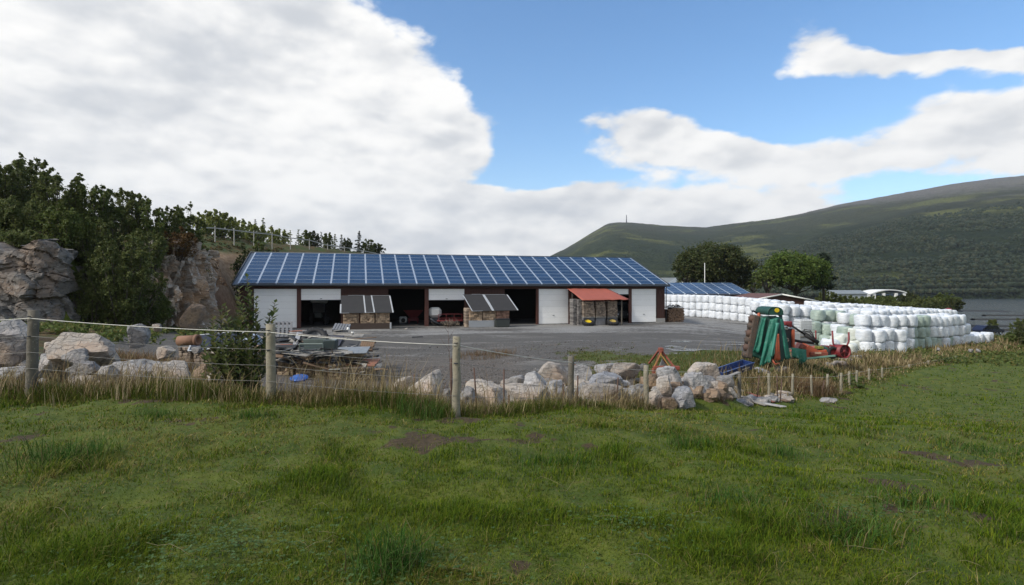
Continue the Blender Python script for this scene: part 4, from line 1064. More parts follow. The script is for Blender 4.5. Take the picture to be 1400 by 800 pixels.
def plant(name, label, cat, base, H, Wd, kind, fm, seed, group=None, leaf=.16, dens=1.0, bark=None, parts=True):
    """one tree or bush: a tapered trunk with limbs and a crown of leaf clumps"""
    g = np.random.default_rng(seed); t = thing(name, label, cat, base, 0, group)
    cs = []; rs = []; limbs = []
    if kind == 'bush':            # many stems rising from the ground, ragged top
        ns = int(11 + 4 * Wd)
        for s in range(ns):
            a = g.uniform(0, 2 * math.pi); rr = Wd / 2 * g.uniform(.1, 1) ** .6; hh = H * (1 - .40 * (rr / (Wd / 2)) ** 1.6) * g.uniform(.80, 1.04)
            tip = np.array([rr * math.cos(a), rr * math.sin(a), hh]); foot = np.array([rr * .25 * math.cos(a), rr * .25 * math.sin(a), 0])
            mid = foot * .5 + tip * .5 + np.array([math.cos(a), math.sin(a), 0]) * rr * .12
            limbs.append((foot, mid, tip, .018 * H * g.uniform(.4, .8)))
            nn = max(5, int(hh / .46))
            for q in range(nn):
                f = (q + .6) / nn; f = .10 + .93 * f
                p = (1 - f) ** 2 * foot + 2 * f * (1 - f) * mid + f * f * tip
                r = (.28 + .34 * math.sin(min(1, f) * math.pi * .85)) * (.50 + .09 * Wd) * g.uniform(.55, 1.15)
                if f > .78: r *= .62
                cs.append(p + g.normal(size=3) * r * .45); rs.append(r)
            dirn = tip - mid; dirn /= np.linalg.norm(dirn)
            for q in range(5):          # the shoot at the end thins out to a point
                f = q / 5; cs.append(tip + dirn * f * .07 * H * g.uniform(.6, 1.2) + g.normal(size=3) * .03 * H * (1 - f)); rs.append(max(.05, .085 * Wd ** .5 * (1 - f) * g.uniform(.7, 1.3)))
    elif kind == 'broad':          # domed crown on a short trunk
        th = H * .16; n = int(70 * dens)
        R0 = np.array([Wd / 2, Wd / 2, (H - th) / 2]); cc = np.array([0, 0, th + (H - th) / 2])
        while len(cs) < n:
            u = g.normal(size=3); u /= np.linalg.norm(u); rad = g.uniform(.25, 1) ** .4
            lump = .82 + .36 * vn3((u * 2.2 + seed)[None], 3)[0]
            if u[2] < -.55: continue
            p = cc + u * R0 * rad * lump * (1 if u[2] > 0 else .95)
            cs.append(p); rs.append(Wd * g.uniform(.055, .10))
        for q in g.choice(n, min(n, 22), replace=False):
            tip = cs[q]; foot = np.array([0, 0, th * g.uniform(.6, 1.6)]); limbs.append((foot, foot * .4 + tip * .6 + np.array([0, 0, -.08 * H]), tip, .016 * H))
        limbs.append((np.zeros(3), np.array([0, .0, th]), np.array([.1, 0, H * .7]), .045 * H))
    elif kind == 'spruce':
        nl = int(10 + H * .9)
        for q in range(nl):
            f = q / (nl - 1); z = H * (.06 + .92 * f); r = Wd / 2 * (1 - f) ** .85 * g.uniform(.8, 1.12) + .08
            nb = max(1, int(2 + r * 5))
            for b in range(nb):
                a = g.uniform(0, 6.283); rr = r * g.uniform(.35, 1)
                cs.append(np.array([rr * math.cos(a), rr * math.sin(a), z - rr * .30])); rs.append(max(.16, r * .30))
                if b % 3 == 0: limbs.append((np.array([0, 0, z]), np.array([rr * .5 * math.cos(a), rr * .5 * math.sin(a), z - rr * .05]), cs[-1], .012 * H * (1 - f) + .01))
        limbs.append((np.zeros(3), np.array([0, 0, H * .5]), np.array([0, 0, H * .99]), .022 * H))
    elif kind == 'pine':           # open crown of flat tiers
        for q in range(int(9 * dens) + 4):
            f = (q + 1) / (int(9 * dens) + 4); z = H * (.25 + .75 * f); r = Wd / 2 * (1.05 - .7 * f)
            for b in range(5):
                a = g.uniform(0, 6.283); rr = r * g.uniform(.2, 1); cs.append(np.array([rr * math.cos(a), rr * math.sin(a), z + g.normal() * .15])); rs.append(Wd * .12)
                if b < 2: limbs.append((np.array([0, 0, z - .3]), np.array([rr * .5 * math.cos(a), rr * .5 * math.sin(a), z]), cs[-1], .014 * H))
        limbs.append((np.zeros(3), np.array([0, 0, H * .5]), np.array([0, 0, H]), .03 * H))
    cs = np.array(cs); rs = np.array(rs)
    tint = np.clip(.45 + g.normal(size=len(cs)) * .28 + .15 * (cs[:, 2] / H - .5), 0, 1)
    area = (rs ** 2).mean(); n_each = int(np.clip(dens * 26 * area / (leaf ** 2) * .55, 12, 380))
    if kind in ('spruce', 'pine'): v, f, tc = leaf_quads(cs, rs, n_each, leaf, g, tint, .04, 2.6, .5, .45)
    else: v, f, tc = leaf_quads(cs, rs, n_each, leaf, g, tint)
    v[:, 2] = np.maximum(v[:, 2], -.2)
    np_mesh('crown', v, f, fm, False, {'tint': tc}, t)
    mb = MB()
    for (a, m_, b, r) in limbs:
        pts = [tuple((1 - q) ** 2 * a + 2 * q * (1 - q) * m_ + q * q * b) for q in (0, .33, .66, 1)]
        pts[0] = (pts[0][0], pts[0][1], pts[0][2] - (.4 if a[2] <= 0 else 0))
        mb.tube(pts, [r, r * .75, r * .5, r * .18], 6)
    mb.build('trunk', bark or BARK, t)
    return t

def tree_at(name, label, cat, px, ytop, d, wpx, kind, fm, seed, ybase=None, **kw):
    b = G(px, d)
    if ybase is not None: b = P(px, ybase, d)
    top = EYE - (ytop - HZ) / F * d
    return plant(name, label, cat, b, max(.6, top - b.z), wpx / F * d, kind, fm, seed, **kw)

def build_trees():
    D, M_, L_ = FOL_DARK, FOL_MID, FOL_SUNLIT
    back = 'trees on top of the left cliff'
    LT = [  # px, top row, distance, width px, foliage, label
        (-70, 205, 47, 110, D, 'tall dark tree beyond the left edge of the cliff top'),
        (6, 212, 46, 74, D, 'dark bushy tree standing leftmost on the cliff top'),
        (44, 213, 50, 56, D, 'thin twiggy tree reaching highest on the left cliff top'),
        (82, 234, 45, 66, D, 'dark green tree with upright twigs, right of the twiggy highest one'),
        (122, 240, 46, 70, M_, 'broad green tree with spiky top above the rock outcrop'),
        (158, 262, 47, 56, D, 'shorter dark tree between the spiky one and the ragged one'),
        (178, 254, 50, 50, D, 'ragged dark tree standing up behind the cliff top bushes'),
        (206, 272, 48, 50, M_, 'rounded green tree above the overgrown gully'),
        (230, 276, 51, 40, D, 'dark narrow tree near the right end of the cliff top wood'),
        (256, 279, 54, 44, D, 'dark tree at the right end of the cliff top wood, by the white rail fence'),
        (266, 306, 53, 36, M_, 'low green bush under the last cliff top tree')]
    for i, (px, yt, d, w, fm, lb) in enumerate(LT):
        tree_at('deciduous_tree', lb, 'tree', px, yt, d, w, 'bush', fm, 300 + i, group=back, leaf=.115, dens=1.1)
    front = 'bushes hanging over the left cliff'
    LB = [(22, 268, 42.5, 90, 322, D, 'wide dark bush on the rim right above the pale outcrop'),
          (88, 280, 42, 70, 345, M_, 'green bush on the corner of the pale outcrop'),
          (-40, 275, 41, 90, 330, D, 'dark bush on the rim beyond the left edge of the picture'),
          (128, 300, 43.5, 70, 372, D, 'dark bush at the top of the gully between the rocks'),
          (170, 318, 41.5, 96, 452, D, 'large dark bush filling the gully down to the boulders'),
          (126, 362, 40.5, 58, 448, D, 'lower dark bush at the left side of the gully'),
          (206, 310, 44.5, 54, 368, D, 'dark bush against the left edge of the split rock face'),
          (30, 316, 39.8, 60, 343, D, 'low dark bush on the bare rim of the pale outcrop'), (-15, 318, 39.2, 50, 344, M_, 'low green bush on the rim at the left picture edge'),
          (216, 400, 43, 30, 446, M_, 'small green bush at the foot of the split rock face')]
    for i, (px, yt, d, w, yb, fm, lb) in enumerate(LB):
        tree_at('bush', lb, 'bush', px, yt, d, w, 'bush', fm, 340 + i, ybase=yb, group=front, leaf=.11, dens=1.1)
    tree_at('bush', 'rust brown bush on the rim above the split rock face', 'bush', 243, 308, 48.5, 44, 'bush', FOL_RED, 360, ybase=352, leaf=.10, dens=1.0)
    tree_at('bush', 'green bush on the heath slope just under the white rail fence', 'bush', 356, 327, 82, 30, 'bush', M_, 361, leaf=.2)
    tree_at('bush', 'low green scrub on the heath between the rail fence and shed roof', 'bush', 332, 333, 76, 22, 'bush', FOL_OAK, 362, leaf=.2)
    # wood on the skyline behind the road fence
    sk = 'trees on the skyline behind the road fence'
    SK = [(282, 288, 78, 34, 'bush', L_, 'sunlit yellow-green birch leftmost behind the white rail fence'), (301, 285, 80, 34, 'bush', L_, 'tallest sunlit yellow-green birch behind the white rail fence'),
          (322, 297, 82, 30, 'bush', L_, 'lower sunlit birch right of the tallest one'), (338, 301, 86, 26, 'bush', L_, 'small sunlit birch with a thin spruce behind it'),
          (332, 299, 96, 9, 'spruce', FOL_CON, 'thin dark spruce tip behind the sunlit birches'), (349, 300, 96, 10, 'spruce', FOL_CON, 'small dark spruce left of the lone taller spruce'),
          (360, 298, 92, 15, 'spruce', M_, 'taller green spruce alone above the rail fence'), (352, 306, 90, 28, 'bush', L_, 'pale green birch at the foot of the taller green spruce'),
          (373, 310, 95, 20, 'bush', L_, 'pale low birch right of the taller green spruce'), (372, 308, 104, 9, 'spruce', FOL_CON, 'narrow spruce right of the taller green one'), (385, 313, 100, 24, 'bush', L_, 'pale birch in the middle of the skyline wood'),
          (397, 315, 106, 9, 'spruce', L_, 'yellow-green young spruce in the middle of the skyline wood'), (408, 314, 108, 12, 'spruce', M_, 'green spruce left of the pair of dark ones'), (417, 315, 106, 20, 'bush', M_, 'round green tree right of the green spruce'),
          (427, 315, 108, 22, 'bush', FOL_OAK, 'dull green tree above the rail fence'), (439, 317, 112, 9, 'spruce', FOL_CON, 'thin dark spruce in the skyline wood, left of the rounded one'), (448, 317, 108, 18, 'bush', FOL_DARK, 'dark rounded tree in the skyline wood'),
          (458, 320, 112, 14, 'spruce', FOL_DARK, 'dark spruce right of the rounded dark tree'), (467, 321, 110, 13, 'spruce', FOL_OAK, 'dull green spruce in front of the last gap'), (474, 326, 112, 16, 'bush', FOL_OAK, 'low dull tree at the last gap in the wood'),
          (491, 316, 104, 18, 'spruce', FOL_CON, 'tallest dark spruce near the right end of the skyline wood'), (504, 327, 106, 20, 'bush', FOL_DARK, 'dark tree just right of the tallest dark spruce'), (516, 331, 108, 22, 'bush', FOL_OAK, 'last round tree at the right end of the skyline wood')]
    for i, (px, yt, d, w, k, fm, lb) in enumerate(SK):
        d = 92 + (d - 78) * 1.35
        tree_at('spruce_tree' if k == 'spruce' else 'birch_tree', lb, 'tree', px, yt, d, w, k, fm, 380 + i, group=sk, leaf=.26 if k == 'bush' else .22, dens=.9, bark=None if k == 'spruce' else BIRCH)
    # big trees by the farm
    tree_at('broadleaf_tree', 'wide dark green tree with a high dome behind the panelled barn', 'tree', 973, 336, 142, 100, 'broad', FOL_OAK, 501, ybase=404, leaf=.42, dens=2.6)
    tree_at('broadleaf_tree', 'lower dark part of the wood left of the dark domed tree', 'tree', 945, 352, 140, 52, 'broad', FOL_OAK, 502, ybase=402, leaf=.42, dens=1.3)
    tree_at('broadleaf_tree', 'small dark tree at the right shoulder of the dark domed tree', 'tree', 1010, 366, 139, 40, 'broad', FOL_OAK, 503, ybase=404, leaf=.42, dens=1.2)
    tree_at('broadleaf_tree', 'bright green round tree right of the dark domed tree', 'tree', 1088, 348, 128, 86, 'broad', FOL_LUSH, 504, ybase=411, leaf=.40, dens=2.6)
    tree_at('broadleaf_tree', 'small green tree left of the bright round one', 'tree', 1049, 361, 128, 38, 'broad', FOL_MID, 505, ybase=408, leaf=.40, dens=1.2)
    tree_at('pine_tree', 'dark narrow conifer right behind the bright green round tree', 'tree', 1126, 349, 136, 34, 'pine', FOL_CON, 506, ybase=412, leaf=.42, dens=2.0)
    tree_at('bush', 'low green bush closing the gap between the two big trees', 'bush', 1030, 379, 136, 24, 'broad', FOL_MID, 507, ybase=404, leaf=.4)
    # bushes by the lake
    lb_ = 'bushes between the bales and the lake'
    LK = [(1133, 399, 150, 34, FOL_DARK, 'dark bush at the foot of the narrow conifer'), (1158, 404, 150, 40, FOL_DARK, 'dark low bush below the pale grey boat shed'), (1186, 405, 155, 34, FOL_MID, 'green bush under the left part of the curved roof'),
          (1212, 404.5, 158, 40, FOL_MID, 'green bush under the right end of the curved roof'), (1240, 399, 165, 34, FOL_OAK, 'tall dull bush just right of the curved roof'), (1232, 412, 140, 44, FOL_DARK, 'dark hedge bush above the middle bales'), (1262, 406, 160, 40, FOL_DARK, 'dark bush left of the round green one by the water'),
          (1290, 401, 165, 42, FOL_MID, 'round green bush at the edge of the water'), (1304, 408, 160, 24, FOL_OAK, 'last small bush before the open water'), (1275, 416, 140, 50, FOL_OAK, 'low bush right above the right hand bales'), (1195, 414, 135, 50, FOL_DARK, 'low dark bush above the white bales in the middle')]
    for i, (px, yt, d, w, fm, lb) in enumerate(LK):
        tree_at('bush', lb, 'bush', px, yt, d, w, 'bush', fm, 520 + i, ybase=max(yt + 14, 424), group=lb_, leaf=.34, dens=.9)
    tree_at('deciduous_tree', 'small lone tree standing in front of the lake at the end of the bales', 'tree', 1357, 434, 92, 12, 'bush', FOL_DARK, 540, ybase=458, leaf=.2)
    tree_at('bush', 'dark round bush at the right edge in front of the lake', 'bush', 1396, 434, 88, 26, 'bush', FOL_DARK, 541, ybase=462, leaf=.2)
    tree_at('bush', 'green bush at the right edge above the long grass', 'bush', 1392, 453, 70, 38, 'bush', FOL_MID, 542, ybase=482, leaf=.18)
    tree_at('bush', 'low green bush at the right edge of the meadow', 'bush', 1420, 445, 66, 60, 'bush', FOL_OAK, 543, ybase=484, leaf=.18)
build_trees()

# far woods on the mountain flanks: one mass
def build_forest():
    g = np.random.default_rng(12)
    pxs, ts, X, D, Z = MT
    n = 42000; i = g.integers(5, len(pxs) - 5, n); fr = g.uniform(.0, 1, n) ** 1.5 * .45; j = (fr * (len(ts) - 2)).astype(int)
    c = np.stack([X[j, i], D[j, i], Z[j, i]], -1) + g.normal(size=(n, 3)) * np.array([7, 9, 0])
    keep = (fbm(c[:, 0] / 90, c[:, 1] / 90, 77) + .22 * (1 - fr) > .57) & (c[:, 2] > LAKE); c = c[keep]; n = len(c)
    h = g.uniform(1.6, 4.6, n); w = h * g.uniform(.9, 1.5, n)
    ang = np.arange(5) / 5 * 2 * math.pi
    ring = np.stack([np.cos(ang), np.sin(ang), np.zeros(5)], -1)
    lo = c[:, None] + ring[None] * (w * .38)[:, None, None] + np.array([0, 0, -1]); mid = c[:, None] + ring[None] * (w[:, None] * .5 * g.uniform(.8, 1.2, (n, 5)))[..., None] + np.array([0, 0, 1]) * (h * .45)[:, None, None]
    top = c + np.array([0, 0, 1]) * h[:, None]
    v = np.concatenate([lo, mid, top[:, None]], 1).reshape(-1, 3); o = (np.arange(n) * 11)[:, None, None]
    k = np.arange(5); k2 = (k + 1) % 5
    f = np.concatenate([np.stack([k, k2, k2 + 5], -1), np.stack([k, k2 + 5, k + 5], -1), np.stack([k + 5, k2 + 5, np.full(5, 10)], -1)])
    F_ = (f[None] + o).reshape(-1, 3)
    li = np.clip(g.uniform(-.1, .6, n) + 1.6 * (fbm(c[:, 0] / 160, c[:, 1] / 160, 79) - .4), 0, 1); tint = np.repeat(np.stack([li, g.uniform(0, 1, n) ** 4, li * 0, li * 0 + 1], -1), 11, 0)
    ob = np_mesh('forest', v, F_, foliage('far_wood', (.016, .026, .013), (.028, .041, .018), (.045, .048, .022), .1), False, {'tint': tint})
    tag(ob, 'dark mixed wood covering the lower mountain side above the lake', 'forest', kind='stuff')
build_forest()
# ------------------------------------------------------------------ wrapped bales
def film(name, a, b):
    m, nt, bs, out = new_mat(name); v = objco(nt); oi = N(nt, 'ShaderNodeObjectInfo')
    ad = N(nt, 'ShaderNodeVectorMath', operation='ADD'); nt.links.new(v, ad.inputs[0]); nt.links.new(oi.outputs['Location'], ad.inputs[1])
    mp = N(nt, 'ShaderNodeMapping'); mp.inputs['Scale'].default_value = (1, 1, 3.2); nt.links.new(ad.outputs[0], mp.inputs[0])
    n1 = noise(nt, mp.outputs[0], 2.2, 4, .6, .4); n2 = noise(nt, mp.outputs[0], 9, 4, .6, .8); n3 = noise(nt, ad.outputs[0], 3.0, 4, .7)
    c = mixc(nt, ramp(nt, n1, .3, .7), a, b); c = mixc(nt, math_(nt, 'MULTIPLY', ramp(nt, n3, .60, .72), .35), c, (.30, .30, .24))
    nt.links.new(c, bs.inputs['Base Color']); bs.inputs['Roughness'].default_value = .32; bs.inputs['Specular IOR Level'].default_value = .45
    bump(nt, bs, math_(nt, 'ADD', n2, n1), .8, .06)
    return m
FILM_W = film('white_bale_film', (.73, .75, .775), (.58, .615, .65))
FILM_G = film('green_bale_film', (.36, .43, .37), (.28, .35, .30))
FILM_C = film('cream_bale_film', (.66, .68, .62), (.54, .57, .51))
def bale_mesh(seed, R_=.655, H=1.2, sq=.62, torn=False):
    g = np.random.default_rng(seed); na, nh = 28, 18
    prof = []
    for k in range(nh + 1):
        f = k / nh * math.pi - math.pi / 2; c, s = math.cos(f), math.sin(f)
        prof.append((abs(c) ** .32, math.copysign(abs(s) ** .40, s)))
    vs = []
    for (r, h) in prof:
        for a in range(na):
            th = 2 * math.pi * a / na; ca, sa = math.cos(th), math.sin(th)
            e = 2.0 + 1.6 * sq; q = (abs(ca) ** e + abs(sa) ** e) ** (-1 / e)     # bales packed side by side square up
            vs.append((r * q * ca * R_, r * q * sa * R_, h * H / 2))
    v = np.array(vs); n = v / (np.linalg.norm(v, axis=1)[:, None] + 1e-9)
    v = v + n * ((vn3(v * 2.6 + seed * 7, 3) - .5) * .14 + (vn3(v * np.array([7, 7, 12]) + seed * 3, 4) - .5) * .055)[:, None]
    v[:, 0] *= g.uniform(.96, 1.05); v[:, 1] *= g.uniform(.96, 1.05); v[:, 0] += v[:, 2] * g.uniform(-.06, .06)
    v[:, 2] += -.10 * np.exp(-((v[:, 0] ** 2 + v[:, 1] ** 2) / .12)) * (v[:, 2] > 0) + H / 2
    if torn: v[:, 2] *= np.where(v[:, 0] > 0, 1 - .35 * v[:, 0] / R_, 1); v[:, 1] += (vn3(v * 5, 9) - .5) * .2
    v[:, 2] = np.maximum(v[:, 2], 0)
    idx = np.arange((nh + 1) * na).reshape(nh + 1, na)
    q = np.stack([idx[:-1], np.roll(idx[:-1], -1, 1), np.roll(idx[1:], -1, 1), idx[1:]], -1).reshape(-1, 4)
    me = bpy.data.meshes.new('bale'); me.from_pydata(v.tolist(), [], q.tolist() + [list(range(na))[::-1], idx[-1].tolist()]); me.polygons.foreach_set('use_smooth', [True] * len(me.polygons)); me.update()
    return me
BALES = [bale_mesh(k, sq=[.1, .3, .5, .2, .6, .4, .15, .35][k]) for k in range(8)]
TORN = bale_mesh(31, .72, 1.15, .2, True)
_films = {}
def bale_data(k, fm):
    if (k, fm.name) not in _films:
        me = (TORN if k == 'torn' else BALES[k]).copy(); me.materials.append(fm); _films[(k, fm.name)] = me
    return _films[(k, fm.name)]
def bale(x, y, z, fm, label, group, k=None, rz=None, lying=False):
    o = bpy.data.objects.new('wrapped_bale', bale_data(k if k is not None else random.randrange(8), fm)); COL.objects.link(o)
    o.location = (x, y, z); o.rotation_euler = (random.gauss(0, .035), random.gauss(0, .035), random.uniform(0, 6.28) if rz is None else rz)
    if lying: o.rotation_euler = (R(90), 0, rz or 0); o.location.z += .62; 
    return tag(o, label, 'bale', group)

def bale_wall(a, b, high, label, group, fm=lambda i, l, r: FILM_W, depth=1, step=1.33, zoff=0.0, sink=.02, top_only_back=True, drop=()):
    """a wall of bales from plan point a to b, `high` layers, `depth` rows behind (only their tops show)"""
    a = Vector(a); b = Vector(b); L = (b - a).length; u = (b - a) / L; n = Vector((-u.y, u.x))
    if n.y < 0: n = -n
    cnt = max(1, int(round(L / step)) + 1); ang = math.atan2(u.y, u.x)
    for r in range(depth):
        for i in range(cnt):
            p = a + u * (i * L / max(1, cnt - 1)) + n * (r * 1.33)
            gz = float(terrain(np.array([p.x]), np.array([p.y]))[0])
            hh = high(i, r) if callable(high) else high
            for l in range(hh):
                if r > 0 and l < hh - 1 and top_only_back: continue
                if (i, l, r) in drop: continue
                jt = .05 if p.y > 74 else .13; jx, jy = random.uniform(-jt, jt), random.uniform(-jt, jt)
                lab = label(i, l, r) if callable(label) else label
                bale(p.x + jx, p.y + jy, gz - sink + zoff + l * 1.15, fm(i, l, r), lab, group if not callable(group) else group(i, l, r), rz=ang + random.uniform(-.12, .12) + random.choice((0, math.pi / 2, math.pi)))

def XY(px, d): return ((px - 700) / F * d, d)
def build_bales():
    # the long wall that starts behind the end of the shed
    def lab1(i, l, r): return ['white wrapped bale in the bottom layer of the long wall beyond the shed', 'white wrapped bale in the middle layer of the long wall beyond the shed', 'white wrapped bale on top of the long wall beyond the shed'][min(l, 2)]
    bale_wall(XY(908, 97), XY(1060, 78), 3, lab1, lambda i, l, r: 'long bale wall, layer %s' % ['bottom', 'middle', 'top'][min(l, 2)], depth=3)
    # block to its right, nearer
    def lab2(i, l, r): return 'white wrapped bale in the tall block right above the folded green mower'
    bale_wall(XY(1071, 63), XY(1150, 66), 3, lab2, 'tall white bale block above the mower', depth=4)
    bale_wall(XY(1132, 71), XY(1240, 76), 3, 'white wrapped bale on the back rows showing between block and bushes', 'back rows of white bales', depth=3, zoff=.35)
    bale_wall(XY(1185, 65), XY(1300, 76), 3, 'white wrapped bale on the high rows behind the right hand stack', 'high rows of white bales at the right', depth=3, zoff=.15)
    # greenish stack in the middle
    mid = [  # px, base row offset layer, d, film, label
        (1112, 0, 57, FILM_G, 'green film bale lowest, right beside the white wire cage'), (1130, 0, 56, FILM_G, 'green film bale second from the wire cage, ground layer'), (1112, 1, 57, FILM_G, 'green film bale standing on the one beside the wire cage'),
        (1129, 1, 57, FILM_G, 'large green film bale in the second layer behind the red drum'), (1146, 1, 56, FILM_W, 'white bale with a dark tear in the second layer behind the red drum'), (1118, 2, 59, FILM_G, 'small dark green film bale topmost left'), (1133, 2, 60, FILM_G, 'green film bale topmost, left of the white streaked one'),
        (1146, 2, 60, FILM_G, 'narrow dark green film bale topmost, leaning on a white one'), (1154, 2, 59, FILM_W, 'white bale with bluish streaks on top beside the narrow green one'), (1171, 2, 58.5, FILM_G, 'long green film bale on top with white bales on both sides'),
        (1155, 1, 55, FILM_G, 'dull green bale behind the torn cream bales'), (1165, 0, 54, FILM_C, 'slumped cream bale behind the uprights of the red drum'), (1167, 1, 54.5, FILM_C, 'cream bale lying on the slumped one behind the red drum')]
    for px, l, d, fm, lb in mid:
        x, y = XY(px, d); z = float(terrain(np.array([x]), np.array([y]))[0]); bale(x, y, z - .02 + l * 1.13, fm, lb, 'middle stack of green and white bales', rz=.4)
    # torn white bale right behind the drum, and sagging cream ones
    x, y = XY(1135, 49); bale(x, y, GX(x, y).z - .05, FILM_W, 'big torn white bale right behind the red drum', None, 'torn', .6)
    x, y = XY(1158, 48); bale(x, y, GX(x, y).z - .3, FILM_C, 'sagging cream bale in the grass right of the red drum', None, 'torn', 2.0)
    x, y = XY(1147, 50.5); bale(x, y, GX(x, y).z + .5, FILM_C, 'wrinkled cream bale leaning on the torn white one', None, 'torn', 3.4)
    # front white stack (two layers) with the sheet hanging
    def lab3(i, l, r): return ['white bale in the ground layer, in the weeds of the front stack', 'white bale in the second layer of the front stack', 'white bale on top of the front stack'][min(l, 2)]
    bale_wall(XY(1183, 53.5), XY(1226, 55), 2, lab3, lambda i, l, r: 'front white stack, layer %d' % l, depth=1)
    bale_wall(XY(1180, 56.5), XY(1240, 58.5), 3, 'white bale in the three high row right behind the front stack', 'three high row behind the front stack', depth=1, drop=((0, 0, 0), (1, 0, 0)))
    # right hand stack: green first, then white, stepping down at the end
    def fmr(i, l, r):
        if r == 0 and l <= 1 and i <= 3 - l: return FILM_G
        if r == 0 and l == 2 and 1 <= i <= 2: return FILM_G
        if r == 0 and i in (4, 6) and l == 0: return FILM_G
        return FILM_C if (i + l + r) % 7 == 3 and i < 6 else FILM_W
    def lab4(i, l, r):
        f = 'green' if fmr(i, l, r) is FILM_G else 'cream white' if fmr(i, l, r) is FILM_C else 'white'
        return '%s bale in the %s layer of the right hand stack by the meadow' % (f, ['ground', 'second', 'top'][l])
    def hi(i, r): return 3 if i <= 8 else 2 if i <= 9 else 1
    bale_wall(XY(1245, 60.5), XY(1350, 70.5), hi, lab4, lambda i, l, r: 'right hand stack, %s' % lab4(i, l, r).split(' bale')[0] + ' layer %d' % l, fmr, depth=2, step=1.4)
build_bales()

# ------------------------------------------------------------------ machines and gear in the yard
GREEN_TARP = mat('green_mower_canvas', (.010, .150, .098), .6, c2=(.008, .08, .058), scale=2.2, amt=.7, bscale=5, bstr=.5, bdist=.06, c3=(.06, .20, .15))
GREEN_DK = mat('dark_green_canvas', (.008, .060, .042), .6, c2=(.006, .035, .028), scale=2, amt=.7, bscale=6, bstr=.4, bdist=.05)
ORANGE = mat('faded_orange_paint', (.42, .085, .035), .5, c2=(.30, .075, .04), scale=3, amt=.7, c3=(.16, .08, .05))
RED = mat('red_machine_paint', (.20, .016, .020), .55, c2=(.12, .014, .016), scale=4, amt=.7, c3=(.10, .05, .04))
ORRED = mat('rusty_orange_red_paint', (.24, .052, .028), .7, c2=(.15, .045, .03), scale=5, amt=.8, c3=(.12, .06, .035))
BLACK = mat('black_rubber', (.014, .014, .015), .75, scale=5, amt=.4)
BLUE = mat('blue_painted_steel', (.008, .032, .135), .5, c2=(.008, .02, .08), scale=4, amt=.7, c3=(.05, .07, .14))
MUD = mat('rusty_muddy_underside', (.085, .06, .045), .9, c2=(.04, .036, .033), scale=4, amt=.9, bscale=8, bstr=.6, c3=(.16, .075, .035))
YELLOW = mat('yellow_paint', (.62, .45, .01), .5, c2=(.5, .36, .01), scale=4, amt=.5)

def cloth_sheet(mb, grid, mi=0, thick=.012):
    """grid: rows of points -> a thin solid sheet"""
    r, c = len(grid), len(grid[0]); vs = [Vector(p) for row in grid for p in row]; n = len(vs); nrm = []
    for i in range(r):
        for j in range(c):
            a = Vector(grid[min(i + 1, r - 1)][j]) - Vector(grid[max(i - 1, 0)][j]); b = Vector(grid[i][min(j + 1, c - 1)]) - Vector(grid[i][max(j - 1, 0)])
            q = a.cross(b); q = q.normalized() if q.length > 1e-9 else Vector((0, -1, 0)); nrm.append(q)
    v2 = vs + [v + nrm[k] * thick for k, v in enumerate(vs)]; fs = []
    for i in range(r - 1):
        for j in range(c - 1):
            a = i * c + j; fs += [(a, a + 1, a + c + 1, a + c), (a + n, a + c + n, a + c + 1 + n, a + 1 + n)]
    for i in range(r - 1): fs += [(i * c, (i + 1) * c, (i + 1) * c + n, i * c + n), (i * c + c - 1, i * c + c - 1 + n, (i + 1) * c + c - 1 + n, (i + 1) * c + c - 1)]
    for j in range(c - 1): fs += [(j, j + n, j + 1 + n, j + 1), ((r - 1) * c + j, (r - 1) * c + j + 1, (r - 1) * c + j + 1 + n, (r - 1) * c + j + n)]
    mb.add(vs, v2 and [] or [], mi); mb.v = mb.v[:-n]
    mb.add(v2, fs, mi, True)

def wheel(parent, c, r, w, axis, tyre_m, rim_m, name='wheel'):
    A = Vector((0, 0, 1)).rotation_difference(Vector(axis)).to_matrix()
    mb = MB(); mb.lathe([(r * .60, -w / 2), (r * .9, -w / 2), (r, -w * .3), (r, w * .3), (r * .9, w / 2), (r * .60, w / 2), (r * .60, -w / 2)], 22, A, c)
    for k in range(16):
        th = k / 16 * 6.283; q = A @ Vector((math.cos(th) * r, math.sin(th) * r, 0)) + Vector(c)
        mb.box(q, (r * .12, r * .12, w * .85), 0, A @ Matrix.Rotation(th + .5, 3, 'Z'))
    ty = mb.build('tyre', tyre_m, parent)
    mb = MB(); mb.lathe([(0, w * .18), (r * .18, w * .2), (r * .5, w * .05), (r * .60, w * .42), (r * .60, -w * .42), (r * .5, -w * .05), (0, -w * .1)], 22, A, c); mb.build('rim', rim_m, parent)
    return ty

